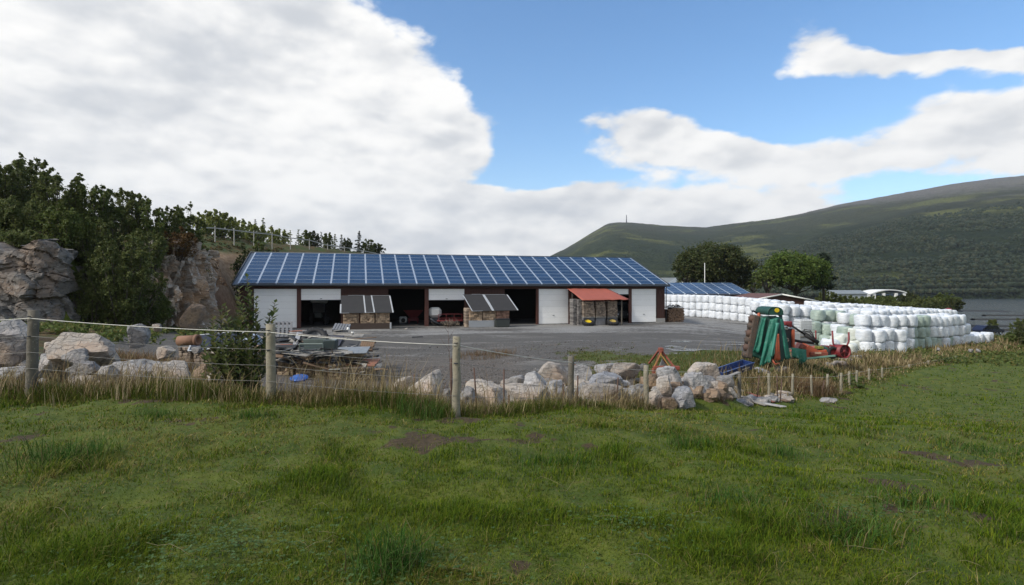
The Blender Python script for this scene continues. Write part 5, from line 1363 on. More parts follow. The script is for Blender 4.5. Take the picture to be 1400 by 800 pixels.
def build_mower():
    # folded butterfly mower: two wings tipped up against each other
    d = 30.0; b = G(1043, d); S = d / F
    t = thing('folded_mower', 'large green mower folded upright with hanging canvas covers', 'mower', (b.x, d, b.z))
    def q(px, py, dy=0.0): return Vector(((px - 1043) * S, dy, EYE - (py - HZ) * S - b.z))
    # left wing: muddy cutter bar with its discs turned towards the viewer's left
    mb = MB(); a0, a1 = q(1031, 431, -.1), q(1020, 489, -.1)
    L = (a1 - a0).length; ax = (a1 - a0).normalized(); rot = Matrix.Rotation(math.atan2(ax.x, -ax.z) * 1.0, 3, 'Y')
    mb.box((a0 + a1) / 2, (.34, .62, L), .05, Matrix.Rotation(-math.atan2(ax.x, -ax.z), 3, 'Y')); bar = mb.build('cutter_bar', MUD, t)
    for k in range(6):
        c = a0.lerp(a1, (k + .5) / 6) + Vector((-.20, -.12, 0)); A = Vector((0, 0, 1)).rotation_difference(Vector((-1, -.45, .1))).to_matrix()
        mb = MB(); mb.lathe([(0, .10), (.09, .10), (.12, .05), (.19, .02), (.19, -.02), (0, -.02)], 14, A, c); mb.box(c + A @ Vector((0, .2, 0)), (.05, .12, .012), 0, A); mb.build('cutter_disc', MUD if k % 2 else RUSTY, bar)
    mb = MB(); mb.tube([q(1033, 428, -.2), q(1026, 424.5, -.3), q(1023, 425.5, -.5)], .04, 6); mb.build('end_hook', DARKMETAL, t)
    # frame in between
    mb = MB()
    for (x0, y0, x1, y1) in ((1040, 428, 1046, 492), (1062, 438, 1066, 490), (1046, 470, 1060, 485)):
        mb.tube([q(x0, y0, .25), q(x1, y1, .2)], .09, 4)
    mb.build('frame', ORANGE, t)
    # domed cover at the top
    mb = MB(); g = []
    for i in range(9):
        f = i / 8; row = []
        for j in range(13):
            u = j / 12; a = math.pi * u; x = 1051.5 - 10.5 * math.cos(a); y = 430 - 11 * math.sin(a) ** .55
            row.append(q(x, y + (0 if i else 0), -.75 + 1.5 * f))
        g.append(row)
    cloth_sheet(mb, g, 0, .03)
    mb.add([q(1041, 430, -.72), q(1062, 430, -.72)] + [q(1051.5 - 10.5 * math.cos(math.pi * k / 12), 430 - 11 * math.sin(math.pi * k / 12) ** .55, -.72) for k in range(12, -1, -1)], [tuple(range(15))], 0)
    cap = mb.build('top_cover', GREEN_DK, t)
    mb = MB(); c = q(1053, 423.5, -.775); r = .11
    ring = [c + Vector((r * 1.1 * math.cos(k * .5236), 0, r * math.sin(k * .5236))) for k in range(12)]; mb.add(ring + [v + Vector((0, .02, 0)) for v in ring], [tuple(range(12)), tuple(range(12, 24))[::-1]] + [(k, k + 12, (k + 1) % 12 + 12, (k + 1) % 12) for k in range(12)]); mb.build('yellow_badge', YELLOW, cap)
    # hanging canvas: left wing's cover, wide at the bottom
    def drape(corners, nx, nz, amp, seed, dy, m, name='canvas_cover', parent=t):
        (x0, y0), (x1, y1), (x2, y2), (x3, y3) = corners; rows = []
        for i in range(nz):
            f = i / (nz - 1); row = []
            for j in range(nx):
                u = j / (nx - 1); x = (x0 * (1 - u) + x1 * u) * (1 - f) + (x3 * (1 - u) + x2 * u) * f; y = (y0 * (1 - u) + y1 * u) * (1 - f) + (y3 * (1 - u) + y2 * u) * f
                fold = math.sin(u * 6.5 + seed + f * 1.7 + 1.2 * vn2(f * 4, seed, 2)) * amp * (.25 + .75 * f) + (vn2(u * 5 + seed, f * 3, seed) - .5) * amp
                row.append(q(x + fold * 4, y + (vn2(u * 6, seed, seed) - .5) * 5 * f, dy[0] * (1 - u) + dy[1] * u + fold))
            rows.append(row)
        mb = MB(); cloth_sheet(mb, rows, 0, .015); return mb.build(name, m, parent)
    drape([(1035, 432), (1054, 431), (1051, 496), (1021, 484)], 18, 20, .06, 3, (-.35, -.62), GREEN_DK)
    drape([(1051, 432), (1066, 433), (1077, 487), (1057, 493)], 16, 20, .06, 21, (-.62, -.25), GREEN_DK)
    drape([(1045, 436), (1055, 433), (1043, 495), (1030, 498)], 14, 20, .07, 8, (-.68, -.82), GREEN_TARP)
    drape([(1057, 435), (1063, 436), (1073, 488), (1064, 491)], 10, 18, .06, 14, (-.8, -.62), GREEN_TARP)
    drape([(1036, 434), (1041, 434), (1032, 480), (1024, 478)], 8, 16, .05, 41, (-.50, -.55), GREEN_TARP)
    drape([(1052, 455), (1056, 455), (1058, 488), (1049, 492)], 8, 12, .03, 27, (-.74, -.74), ORANGE, 'wing_plate')
    drape([(1050, 440), (1054, 440), (1047, 482), (1042, 486)], 6, 14, .07, 33, (-.95, -.95), mat('faded_green_canvas', (.05, .23, .17), .6, scale=2, amt=.6, bscale=6, bstr=.4))
    # right wing carrier, hydraulic ram up to the deck, rubber strip
    mb = MB(); mb.tube([q(1063, 428, .1), q(1068, 431, .05), q(1067, 436, .0)], .10, 8); mb.build('bumper', DARKMETAL, t)
    mb = MB(); mb.tube([q(1046, 489, -.8), q(1049, 495, -.9), q(1056, 494, -.8)], .05, 6); mb.build('foot', ORANGE, t)
    return t
build_mower()

def build_deck():
    # the low orange machine with its drawbar, right of the folded mower
    d = 31.5; b = G(1105, d); S = d / F
    t = thing('mower_deck', 'low orange mower deck with green skirt and black hydraulic ram', 'mower', (b.x, d, b.z))
    def q(px, py, dy=0.0): return Vector(((px - 1105) * S, dy, EYE - (py - HZ) * S - b.z))
    # deck body: sloping hood in sections
    mb = MB(); poly = [(1086, 484), (1092, 478), (1098, 470), (1112, 478), (1122, 476.5), (1123, 484), (1095, 487.5)]
    pts = [q(*p) for p in poly]
    n = len(poly); f0 = [p + Vector((0, -.65, -.02)) for p in pts]; f1 = [p + Vector((.1, .75, .08)) for p in pts]
    mb.add(f0 + f1, [tuple(range(n)), tuple(range(n, 2 * n))[::-1]] + [(k, k + n, (k + 1) % n + n, (k + 1) % n) for k in range(n)]); mb.build('hood', ORANGE, t)
    mb = MB(); mb.box(q(1110, 482, -.72), (.95, .12, .22), .03); mb.build('front_beam', ORRED, t)
    mb = MB(); mb.box(q(1108, 480.5, -.79), (.34, .02, .10), .0); mb.build('faded_label', mat('faded_pale_lettering', (.55, .36, .25), .7, scale=30, amt=.8), t)
    mb = MB(); mb.box(q(1094, 474.5, -.4), (.42, .3, .28), .04, Matrix.Rotation(.5, 3, 'Y')); mb.build('gearbox', ORRED, t)
    mb = MB(); mb.box(q(1116, 474.5, -.3), (.32, .42, .16), .03); mb.build('yellow_guard', mat('mossy_yellow_plate', (.20, .20, .03), .7, c2=(.06, .09, .03), scale=6, amt=.9), t)
    # mast with loop and red head
    mb = MB(); mb.box(q(1079, 462.5, .1), (.52, .3, 1.05), .03); mb.build('mast_plate', DARKMETAL, t)
    mb = MB(); mb.box(q(1083, 463, -.1), (.12, .2, 1.05), .02); mb.build('mast', ORANGE, t)
    mb = MB(); mb.tube([q(1074 + 2.2 * math.cos(k * .7854), 464.5 + 2.2 * math.sin(k * .7854), -.15) for k in range(9)], .035, 6); mb.build('lifting_eye', mat('worn_steel', (.35, .30, .24), .6, .3, scale=6), t)
    mb = MB(); mb.box(q(1074.5, 442, -.1), (.42, .35, .22), .05); mb.box(q(1078, 443, -.12), (.22, .25, .30), .04); mb.build('pivot_head', RED, t)
    mb = MB(); mb.box(q(1074, 449, 0), (.22, .2, .18), .03); mb.build('valve_block', mat('grey_valve_block', (.25, .26, .25), .5, .3), t)
    # ram and hoses
    mb = MB(); mb.tube([q(1078, 443.5, -.15), q(1098, 457, -.2)], .055, 8); mb.tube([q(1098, 457, -.2), q(1115, 468, -.25)], .11, 8); ram = mb.build('hydraulic_ram', BLACK, t)
    for k in range(3):
        mb = MB(); mb.tube([q(1094 + k, 452 - k, -.25), q(1102 + k, 457 - 3 * k, -.3), q(1110, 464 - k, -.3), q(1114, 467, -.28)], .022, 5); mb.build('hose', BLACK, ram)
    mb = MB(); mb.tube([q(1083, 465, -.05), q(1100, 468, .2), q(1114, 469.5, .1)], .075, 6); mb.build('strut', BLACK, t)
    # skirt of green canvas with its front corner hanging
    rows = []
    for i in range(7):
        f = i / 6; row = []
        for j in range(16):
            u = j / 15; px = 1072 + (1092 - 1072) * u; top = 473 + 3 * u; bot = 486 + 7 * math.sin(u * 3.14) ** 2 * (u > .4) + 4 * u
            row.append(q(px, top + (bot - top) * f, -.8 - .12 * f + .09 * math.sin(u * 14) * f))
        rows.append(row)
    mb = MB(); cloth_sheet(mb, rows, 0, .015); mb.build('skirt', GREEN_TARP, t)
    mb = MB(); mb.box((q(1092, 488, -.78) + q(1131, 484, -.78)) / 2, (1.56, .05, .10), .01, Matrix.Rotation(-.10, 3, 'Y')); mb.build('skirt_edge', mat('pale_green_strip', (.16, .30, .24), .6, scale=3), t)
    rows = [[q(1121 + 9 * u, 473 + 12 * f + 2 * math.sin(u * 6) * f, -.75 + 1.2 * u) for u in (0, .25, .5, .75, 1)] for f in (0, .33, .66, 1)]
    mb = MB(); cloth_sheet(mb, rows, 0, .015); mb.build('side_skirt', GREEN_DK, t)
    # stays going up right
    mb = MB(); mb.tube([q(1117, 470, .1), q(1116.5, 452, .1)], .04, 6); mb.build('stay', RED, t)
    mb = MB(); mb.box(q(1100, 489, 0), (1.5, .3, .12), .03); mb.build('cutter_bar', MUD, t)
    return t
build_deck()

def build_drum():
    d = 36.0; b = G(1150, d); S = d / F
    t = thing('rake_drum', 'red wheeled implement with two bent uprights in front of the torn white bale', 'implement', (b.x, d, b.z))
    def q(px, py, dy=0.0): return Vector(((px - 1150) * S, dy, EYE - (py - HZ) * S - b.z))
    A = Vector((0, 0, 1)).rotation_difference(Vector((.25, -1, .05))).to_matrix()
    mb = MB(); c = q(1145, 479.5, -.3)
    mb.lathe([(.40, -.40), (.42, -.40), (.42, .40), (.40, .40), (.36, .36), (.36, -.36), (.40, -.40)], 24, A, c); dr = mb.build('drum', RED, t)
    mb = MB(); mb.lathe([(0, .30), (.36, .30), (.36, .27), (0, .27)], 20, A, c); mb.build('drum_plate', mat('dark_red_plate', (.09, .012, .014), .6, scale=6), dr)
    mb = MB(); mb.lathe([(0, .36), (.10, .36), (.12, .28), (0, .28)], 12, A, c); mb.build('hub', RED, dr)
    for k in range(5):
        th = k * 1.2566; mb = MB(); mb.box(c + A @ Vector((.2 * math.cos(th), .2 * math.sin(th), .31)), (.30, .05, .03), .0, A @ Matrix.Rotation(th, 3, 'Z')); mb.build('spoke', RED, dr)
    w = q(1133, 481, -.45); wheel(t, w, .36, .2, (.15, -1, 0), BLACK, RED)
    mb = MB(); mb.tube([q(1132, 472, -.2), q(1140, 474, -.2), q(1154, 476, .0)], .07, 6); mb.build('axle_beam', RED, t)
    for pts in (((1136, 452), (1137, 468), (1139, 473.5), (1143, 476)), ((1158.5, 454), (1158.5, 467), (1156, 472), (1151, 475))):
        mb = MB(); mb.tube([q(x, y, -.15) for x, y in pts], .055, 7); mb.build('upright', RED, t)
    mb = MB(); mb.box(q(1130, 475, .2), (.35, .5, .2), .04); mb.build('hitch', RED, t)
build_drum()

def build_cage():
    d = 52; b = G(1098, d); t = thing('tank_cage', 'white tank in a square wire cage left of the green bales', 'container', (b.x, d, b.z), .1)
    w, h = 1.30, 1.15; z0 = 1.3
    mb = MB(); mb.box((0, 0, z0 + h / 2), (w - .12, 1.0, h - .08), .08); mb.build('tank', mat('milky_plastic', (.62, .64, .63), .5, c2=(.5, .52, .52), scale=2, amt=.6), t)
    m = mat('cage_steel', (.42, .43, .44), .5, .4, scale=4); mb = MB()
    for k in range(7):
        x = -w / 2 + w * k / 6; mb.tube([(x, -.56, z0), (x, -.56, z0 + h)], .014, 5)
    for k in range(6):
        z = z0 + h * k / 5; mb.tube([(-w / 2, -.57, z), (w / 2, -.57, z), (w / 2, .57, z), (-w / 2, .57, z), (-w / 2, -.57, z)], .016, 5)
    mb.build('cage', m, t)
    mb = MB(); mb.box((0, 0, z0 - .08), (w, 1.14, .14), .02); mb.build('pallet_base', CONC, t)
    t2 = thing('crate', 'grey crate under the white caged tank', 'crate', (b.x, d, b.z), .1)
    mb = MB(); mb.box((0, 0, .58), (1.36, 1.15, 1.2), .04); mb.build('body', mat('grey_crate', (.20, .21, .21), .8, scale=2, amt=.6), t2); mb = MB(); mb.box((0, -.60, .9), (1.3, .05, .1), .01); mb.build('batten', POSTGREY, t2)
build_cage()

def build_trough():
    d = 27.6; b = G(1003, d, .26)
    a = .62; t = thing('blue_trough', 'blue steel trough tipped on the stones in front of the green mower', 'trough', (b.x, d, b.z), 0, rot=(R(6), R(-9), R(30)))
    L, W, H = 2.2, .50, .33; th = .035
    mb = MB(); mb.box((0, 0, 0), (L, W, th), .0); mb.build('floor', BLUE, t)
    for sy in (-1, 1):
        mb = MB(); mb.box((0, sy * (W / 2 + .03), H / 2), (L, th, H), .008, Matrix.Rotation(-sy * .18, 3, 'X')); sd = mb.build('side', BLUE, t)
        mb = MB(); mb.tube([(-L / 2, sy * (W / 2 + .07), H), (L / 2, sy * (W / 2 + .07), H)], .03, 6); mb.build('rim', mat('worn_blue_rim', (.09, .14, .28), .5, c2=(.02, .05, .18), scale=5, amt=.8), sd)
    for sx in (-1, 1):
        mb = MB(); mb.box((sx * (L / 2 - .02), 0, H / 2), (th, W + .10, H), .008); mb.build('end', BLUE, t)
    mb = MB(); mb.box((0, -.05, .10), (L - .2, .08, .10), .02); mb.build('divider', mat('bright_blue_bar', (.03, .10, .34), .5, scale=4), t)
    mb = MB(); mb.box((.45, -W / 2 - .085, .18), (.55, .012, .06), 0, Matrix.Rotation(.18, 3, 'X')); mb.build('bare_scrape', mat('bare_metal_scrape', (.45, .40, .34), .6, scale=20, amt=.8), t)
build_trough()

HAZARD = mat('worn_ochre_paint', (.36, .20, .04), .7, c2=(.22, .10, .04), scale=6, amt=.8)
def build_hitch():
    d = 20.5; S = d / F; b = G(908, d)
    t = thing('hitch_frame', 'orange-red triangular hitch implement standing behind the boulder pile', 'implement', (b.x, d, b.z))
    def q(px, py, dy=0.0): return Vector(((px - 908) * S, dy, EYE - (py - HZ) * S - b.z))
    def bar(name, a, c, r, m, par=t):
        mb = MB(); mb.tube([a, c], r, 4, sm=False); return mb.build(name, m, par)
    bar('leg', q(903, 478.5, -.1), q(893, 500, -.25), .045, ORRED); bar('leg', q(904, 478.5, .1), q(921, 503, -.2), .045, ORRED); bar('leg', q(903, 479, .1), q(916, 500, .6), .04, ORRED); bar('leg', q(902, 479, .1), q(893, 500, .6), .04, ORRED)
    bar('stay', q(901, 483, -.2), q(912, 500, -.35), .022, HAZARD); bar('stay', q(902, 482, -.2), q(891, 499, -.35), .02, HAZARD)
    mb = MB(); mb.box(q(903.5, 478.5, 0), (.16, .2, .16), .02); mb.build('top_bracket', ORRED, t)
    mb = MB(); mb.box(q(908, 501.5, -.3), (.92, .16, .14), .02); mb.build('crossbar', ORRED, t)
    mb = MB(); mb.box(q(906, 507, -.25), (.86, .22, .22), .02); mb.build('tool_box', ORRED, t)
    for px in (893, 899, 906, 913, 920):
        mb = MB(); mb.tube([q(px, 503, -.4), q(px - .5, 512, -.5), q(px - 1.5, 519, -.3)], .022, 5); mb.build('tine', RUSTY, t)
    mb = MB(); mb.add([q(905, 491, -.05), q(911, 500, -.05), q(901, 500, -.05), q(905, 491, .0), q(911, 500, .0), q(901, 500, .0)], [(0, 1, 2), (5, 4, 3), (0, 3, 4, 1), (1, 4, 5, 2), (2, 5, 3, 0)]); mb.build('grey_plate', mat('grey_plate', (.22, .22, .22), .6), t)
    c = q(883, 504, .3); A = Vector((0, 0, 1)).rotation_difference(Vector((.3, -1, 0))).to_matrix(); mb = MB(); mb.lathe([(.05, .1), (.13, .1), (.15, 0), (.13, -.1), (.05, -.1), (.05, .1)], 16, A, c); mb.build('wheel', mat('grey_small_tyre', (.09, .09, .09), .8), t)
build_hitch()

# planks and debris right of the pile
def plank(name, label, px0, py0, px1, py1, d0, d1, w, th, m, cat='plank', group=None, roll=0.0, ground=False):
    a = P(px0, py0, d0); b = P(px1, py1, d1)
    if ground:
        a = G(px0, d0, .07); b = G(px1, d1, .07)
    c = (a + b) / 2; L = (b - a).length; u = (b - a).normalized()
    o = thing(name, label, cat, c, 0, group)
    mb = MB(); rot = u.to_track_quat('X', 'Z').to_matrix() @ Matrix.Rotation(roll, 3, 'X'); mb.box((0, 0, 0), (L, w, th), min(.01, th * .3), rot)
    bpy.data.objects.remove(o); ob = mb.build(name, m, None, c); return tag(ob, label, cat, group)
GREYWOOD = mat('grey_weathered_board', (.26, .245, .22), .9, c2=(.16, .15, .135), scale=3, amt=.8, bscale=25, bstr=.3, c3=(.36, .34, .31))
BROWNWOOD = mat('brown_board', (.17, .11, .07), .85, c2=(.11, .075, .05), scale=3, amt=.8, bscale=25, bstr=.3)
def build_planks():
    for i, a in enumerate((
        ('long grey plank slanting up under the blue trough', 985, 519, 1010, 509, 21, 22.5, .16, .05, GREYWOOD), ('short grey plank lying flat below the blue trough', 986, 524, 1004, 517, 20.6, 21, .18, .05, GREYWOOD),
        ('wide pale board flat in the grass right of the boulder pile', 1014, 517, 1050, 524, 23.0, 21.6, .3, .05, GREYWOOD), ('brown-red board beside the wide pale board', 1022, 514, 1058, 520, 24, 22.6, .14, .04, mat('red_brown_board', (.20, .07, .05), .8, scale=4)),
        ('pale board with worn white paint, nearest the thin fence stakes', 1032, 524, 1072, 533, 22.4, 21, .26, .04, mat('worn_white_board', (.42, .41, .40), .8, c2=(.2, .19, .18), scale=6, amt=.9)), ('brown board behind the worn white one', 1050, 518, 1078, 526, 24.5, 23.2, .2, .05, BROWNWOOD))):
        plank('plank', a[0], *a[1:], group='boards lying right of the boulder pile', ground=not a[0].startswith('long'))
build_planks()
# ------------------------------------------------------------------ firewood, scrap and the things in the shed
FIREWOOD_END = mat('split_firewood', (.40, .29, .19), .85, c2=(.26, .18, .12), scale=5, amt=.9, rnd=.3, c3=(.50, .40, .28))
FIREWOOD_DULL = mat('grey_brown_firewood', (.27, .215, .165), .9, c2=(.17, .13, .10), scale=5, amt=.9, rnd=.3, c3=(.36, .30, .24))
FIREWOOD_GREY = mat('old_grey_firewood', (.20, .19, .18), .9, c2=(.11, .10, .095), scale=5, amt=.9, rnd=.3, c3=(.30, .28, .27))
FELT = mat('black_roofing_felt', (.022, .022, .024), .8, c2=(.032, .031, .031), scale=2, amt=.6, bscale=12, bstr=.2)
TAPE = mat('pale_grey_batten', (.42, .44, .46), .6, scale=3, amt=.5)
LOGSETS = {}
def logs3(m):
    if m.name not in LOGSETS:
        a = [m]
        for k, f in enumerate((.62, 1.25)):
            c = m.copy(); c.name = m.name + ('_dark', '_pale')[k]; nt = c.node_tree; bs = [n for n in nt.nodes if n.type == 'BSDF_PRINCIPLED'][0]; l = bs.inputs['Base Color'].links[0]; src = l.from_socket
            h = nt.nodes.new('ShaderNodeHueSaturation'); h.inputs['Value'].default_value = f; nt.links.new(src, h.inputs['Color']); nt.links.new(h.outputs[0], bs.inputs['Base Color']); a.append(c)
        LOGSETS[m.name] = a
    return LOGSETS[m.name]
def log_block(mb, w, d_, h, g, ls=.12, stack='ends'):
    """a stacked block of split logs, shown by their ends and sides"""
    z = 0
    while z < h - .03:
        hh = g.uniform(.75, 1.25) * ls; x = -w / 2
        while x < w / 2 - .03:
            ww = g.uniform(.8, 2.6) * ls; ww = min(ww, w / 2 - x)
            rot = Matrix.Rotation(g.normal() * .07, 3, 'Y')
            mb.box((x + ww / 2, g.normal() * .025, z + hh / 2), (ww * .97, d_ * g.uniform(.94, 1.03), hh * .95), min(.02, ww * .2), rot, int(g.integers(0, 3)))
            x += ww
        z += hh * .98
def sheet_on(parent, name, m, pts, th=.03):
    mb = MB(); a, b, c, d_ = [Vector(p) for p in pts]; n = (b - a).cross(d_ - a).normalized() * th
    vs = [a, b, c, d_, a + n, b + n, c + n, d_ + n]; mb.add(vs, [(0, 3, 2, 1), (4, 5, 6, 7), (0, 1, 5, 4), (1, 2, 6, 5), (2, 3, 7, 6), (3, 0, 4, 7)]); return mb.build(name, m, parent)

def local_thing(name, label, cat, px, off, group=None, z=0.0):
    p = shed_pt(px, -off, z); return thing(name, label, cat, p, SANG, group)
def build_woodstacks():
    g = np.random.default_rng(3)
    W = lambda p0, p1, off: S_of(p1, -off) - S_of(p0, -off)
    # stack 1: three columns under black felt, pale battens
    off = 2.0; gr = 'firewood columns under the left black felt cover'
    for k, (a, b) in enumerate(((469, 491), (492.5, 512), (513, 532.5))):
        w = W(a, b, off); t = local_thing('firewood_stack', ['split firewood column leftmost under the left black cover', 'split firewood column in the middle under the left black cover', 'split firewood column rightmost under the left black cover'][k], 'firewood', (a + b) / 2, off, gr)
        mb = MB(); log_block(mb, w * .98, 1.3, 1.3, g, .17); o = mb.build('logs', logs3(FIREWOOD_END), t); o.location.z = .34
        mb = MB(); mb.box((0, 0, .26), (w, 1.25, .12), .02); mb.build('pallet', GREYWOOD, t)
        mb = MB(); mb.box((0, .05, .08), (w - .04, 1.15, .24)); mb.build('lower_block', mat('dark_brown_block', (.05, .034, .025), .9, scale=3, amt=.8), t)
    t = local_thing('felt_cover', 'black felt boards with pale battens leaning over the firewood left of the open bay', 'cover', 500, off)
    w = W(467, 533, off) + .1; x0, x1 = -w / 2, w / 2; z0, z1 = 1.58, 3.30
    lean = [(x0, -.85, z0), (x1 + .25, -.85, z0), (x1, .95, z1), (x0, .95, z1)]
    sheet_on(t, 'felt', FELT, lean, .05)
    def fp(u, v, h=.055):
        a, b, c, d_ = [Vector(p) for p in lean]; n = (b - a).cross(d_ - a).normalized(); return (a.lerp(b, u)).lerp(d_.lerp(c, u), v) + n * h
    for (u0, v0, u1, v1) in ((.0, .0, .16, .0), (0, 0, 0, .5), (.14, 1, .46, 1), (.46, 1, .47, .0), (.47, .02, .64, .02), (.64, .02, .62, 1), (.62, .985, 1, .985), (1, .97, 1, 0)):
        a, b = fp(u0, v0), fp(u1, v1); u = (b - a).normalized(); mb = MB(); rot = u.to_track_quat('X', 'Z').to_matrix(); mb.box((a + b) / 2, ((b - a).length, .13, .03), .005, rot); mb.build('batten', TAPE, t)
    t = local_thing('plinth_board', 'dark brown board on edge with a pale end in front of the left firewood', 'board', 507, off + .9)
    mb = MB(); mb.box((-.1, 0, .28), (W(478, 534, off + .9), .06, .62), .01, Matrix.Rotation(-.12, 3, 'X')); mb.build('board', mat('dark_brown_board', (.045, .028, .02), .8, scale=3, amt=.7), t); mb = MB(); mb.box((W(478, 534, off + .9) / 2 - .05, -.02, .32), (.16, .08, .62), .01); mb.build('pale_end', TAPE, t)
    # stack 2
    off = 2.4; gr = 'firewood columns under the right black felt cover'
    for k, (a, b) in enumerate(((640.5, 658), (658.5, 676), (676.5, 694.5))):
        w = W(a, b, off); t = local_thing('firewood_stack', ['split firewood column leftmost under the right black cover', 'split firewood column in the middle under the right black cover', 'reddish split firewood column rightmost under the right black cover'][k], 'firewood', (a + b) / 2, off, gr)
        mb = MB(); log_block(mb, w * .98, 1.3, 1.3, g, .20); o = mb.build('logs', logs3(FIREWOOD_END if k < 2 else mat('reddish_firewood', (.34, .20, .14), .85, c2=(.22, .12, .08), scale=5, amt=.9)), t); o.location.z = .36
        mb = MB(); mb.box((0, .1, .16), (w - .02, 1.1, .38)); mb.build('lower_block', FIREWOOD_GREY, t)
    t = local_thing('firewood_stack', 'rough heap of grey-brown logs at the left side of the right black cover', 'firewood', 639, 2.0); mb = MB(); log_block(mb, .55, 1.5, 1.9, g, .16); mb.build('logs', logs3(FIREWOOD_DULL), t)
    t = local_thing('felt_cover', 'black felt boards with one wide pale batten over firewood right of the trailer', 'cover', 668, off)
    w = W(640, 696, off); x0, x1 = -w / 2 + .05, w / 2; z0, z1 = 1.66, 3.38; lean = [(x0 + .25, -.9, z0), (x1 + .75, -.9, z0 + .05), (x1, .95, z1), (x0 - .45, .95, z1)]
    sheet_on(t, 'felt', FELT, lean, .05)
    for (u0, v0, u1, v1, wd) in ((.0, .0, .22, .0, .12), (0, 0, 0, .97, .10), (.2, 1, .40, 1, .12), (.46, 0, .47, .98, .36), (.4, .985, .95, .985, .10), (1, .97, 1, 0, .14)):
        a, b = fp2(lean, u0, v0), fp2(lean, u1, v1); u = (b - a).normalized(); mb = MB(); rot = u.to_track_quat('X', 'Z').to_matrix(); mb.box((a + b) / 2, ((b - a).length, wd, .03), .005, rot); mb.build('batten', TAPE, t)
    t = local_thing('sheet_board', 'pale grey corrugated sheet standing before the right firewood', 'board', 659, off + .95); mb = MB()
    w = W(641, 677, off + .95)
    for k in range(int(w / .1)): mb.box((-w / 2 + k * .1 + .05, 0, .36), (.096, .03 + .02 * (k % 2), .66))
    mb.build('sheet', mat('pale_grey_sheet', (.34, .36, .38), .6, .1, c2=(.28, .29, .30), scale=2), t); mb = MB(); mb.box((0, 0, .70), (w, .06, .04)); mb.build('edge', TAPE, t)
    t = local_thing('plastic_tub', 'dark green-grey plastic tub right of the pale sheet', 'tub', 686, off + .9); w = W(677.5, 696, off + .9)
    mb = MB(); mb.box((0, 0, .42), (w, .9, .84), .06, taper=1.08); mb.build('tub', mat('dark_tub', (.035, .042, .038), .5, scale=3), t); mb = MB(); mb.box((0, 0, .85), (w * 1.1, 1.0, .07), .02); mb.build('rim', DARKMETAL, t)
    # stack 3 with the red tarp
    off = 2.4; gr = 'firewood columns under the red tarp'
    for k, (a, b) in enumerate(((795, 810.5), (812, 825.5), (828, 841.5))):
        w = W(a, b, off); t = local_thing('firewood_stack', ['pale firewood column leftmost under the red tarp', 'pale firewood column in the middle under the red tarp', 'pale firewood column rightmost under the red tarp'][k], 'firewood', (a + b) / 2, off, gr)
        for q, (z0, h, jx) in enumerate(((.95, .86, 0), (1.82, .78, -.05))):
            mb = MB(); log_block(mb, w * (.98 - .03 * q), 1.25, h, g, .13); o = mb.build('logs', logs3(FIREWOOD_DULL), t); o.location = (jx, 0, z0)
        mb = MB(); mb.box((0, 0, .88), (w * 1.03, 1.25, .12), .02); mb.build('pallet', GREYWOOD, t); mb = MB(); mb.box((0, 0, .40), (w, 1.1, .82), .05); mb.build('lower_sack', mat('grey_sack', (.16, .165, .175), .8, c2=(.10, .10, .11), scale=3, amt=.8, bscale=6, bstr=.5), t)
    for k, (px, z0, h) in enumerate(((784.5, 0, 1.5), (784.5, 1.52, 1.25), (791.5, .0, 1.2), (791.5, 1.22, 1.5))):
        t = local_thing('firewood_stack', ['lower left block of old grey logs beside the red tarp', 'upper left block of old grey logs beside the red tarp', 'lower block of grey logs touching the pale columns by the red tarp', 'upper block of grey logs touching the pale columns by the red tarp'][k], 'firewood', px, 1.7 if k < 2 else 2.0, 'old grey log blocks by the red tarp', z0)
        mb = MB(); log_block(mb, .62, 1.1, h, g, .13); mb.build('logs', logs3(FIREWOOD_GREY), t)
    t = local_thing('red_tarp', 'faded red tarp roof sloping over the pale firewood columns', 'tarp', 817, off); w = W(795, 845, off)
    lean = [(-w / 2 - .15, -1.25, 2.72), (w / 2 + 1.1, -1.2, 2.78), (w / 2 - .15, 1.95, 4.02), (-w / 2 - .75, 1.95, 4.05)]
    rows = []
    for i in range(9):
        rows.append([fp2(lean, j / 14, i / 8, .05 + .05 * math.sin(j * 1.9 + i * .4) * (vn2(j * .7, i * .5, 4))) for j in range(15)])
    mb = MB(); cloth_sheet(mb, rows, 0, .02); mb.build('sheet', mat('faded_red_tarp', (.32, .085, .055), .7, c2=(.26, .072, .05), scale=1.2, amt=.7, bscale=4, bstr=.25, bdist=.05), t)
    for (x, y, z) in ((-w / 2 - .1, 1.85, 4.0), (w / 2 - .2, 1.85, 3.98), (w / 2 + .3, -.9, 2.78)):
        mb = MB(); mb.box((x, y, z / 2 - .05), (.1, .1, z)); mb.build('prop', POSTGREY, t)
    # two tyres with yellow rims lying in front
    for px, py, lb in ((804, 443, 'tyre with a bright yellow rim lying at the left before the red-tarp firewood'), (837.5, 444, 'tyre with a muddy yellow rim lying at the right before the red-tarp firewood')):
        p = shed_pt(px, -3.6); t = thing('tyre', lb, 'tyre', (p.x, p.y, 0)); a = (.08, -.42, 1)
        wheel(t, (0, 0, .33), .62, .42, a, BLACK, YELLOW if px < 820 else mat('muddy_yellow', (.40, .30, .05), .7, c2=(.25, .19, .08), scale=5, amt=.9))
    # round log pile at the right gable
    t = local_thing('log_pile', 'pile of round brown logs under black scraps at the right end of the shed', 'firewood', 920.5, -1.0)
    mb = MB(); w = 2.1
    for row in range(10):
        for k in range(12):
            r = g.uniform(.075, .11); x = -w / 2 + (k + .5 + .5 * (row % 2)) * w / 12; z = .1 + row * .165
            if row > 8 and k < 3: continue
            mb.tube([(x, -.65 + g.normal() * .05, z + g.normal() * .02), (x + g.normal() * .02, .65, z)], r, 7, sm=False)
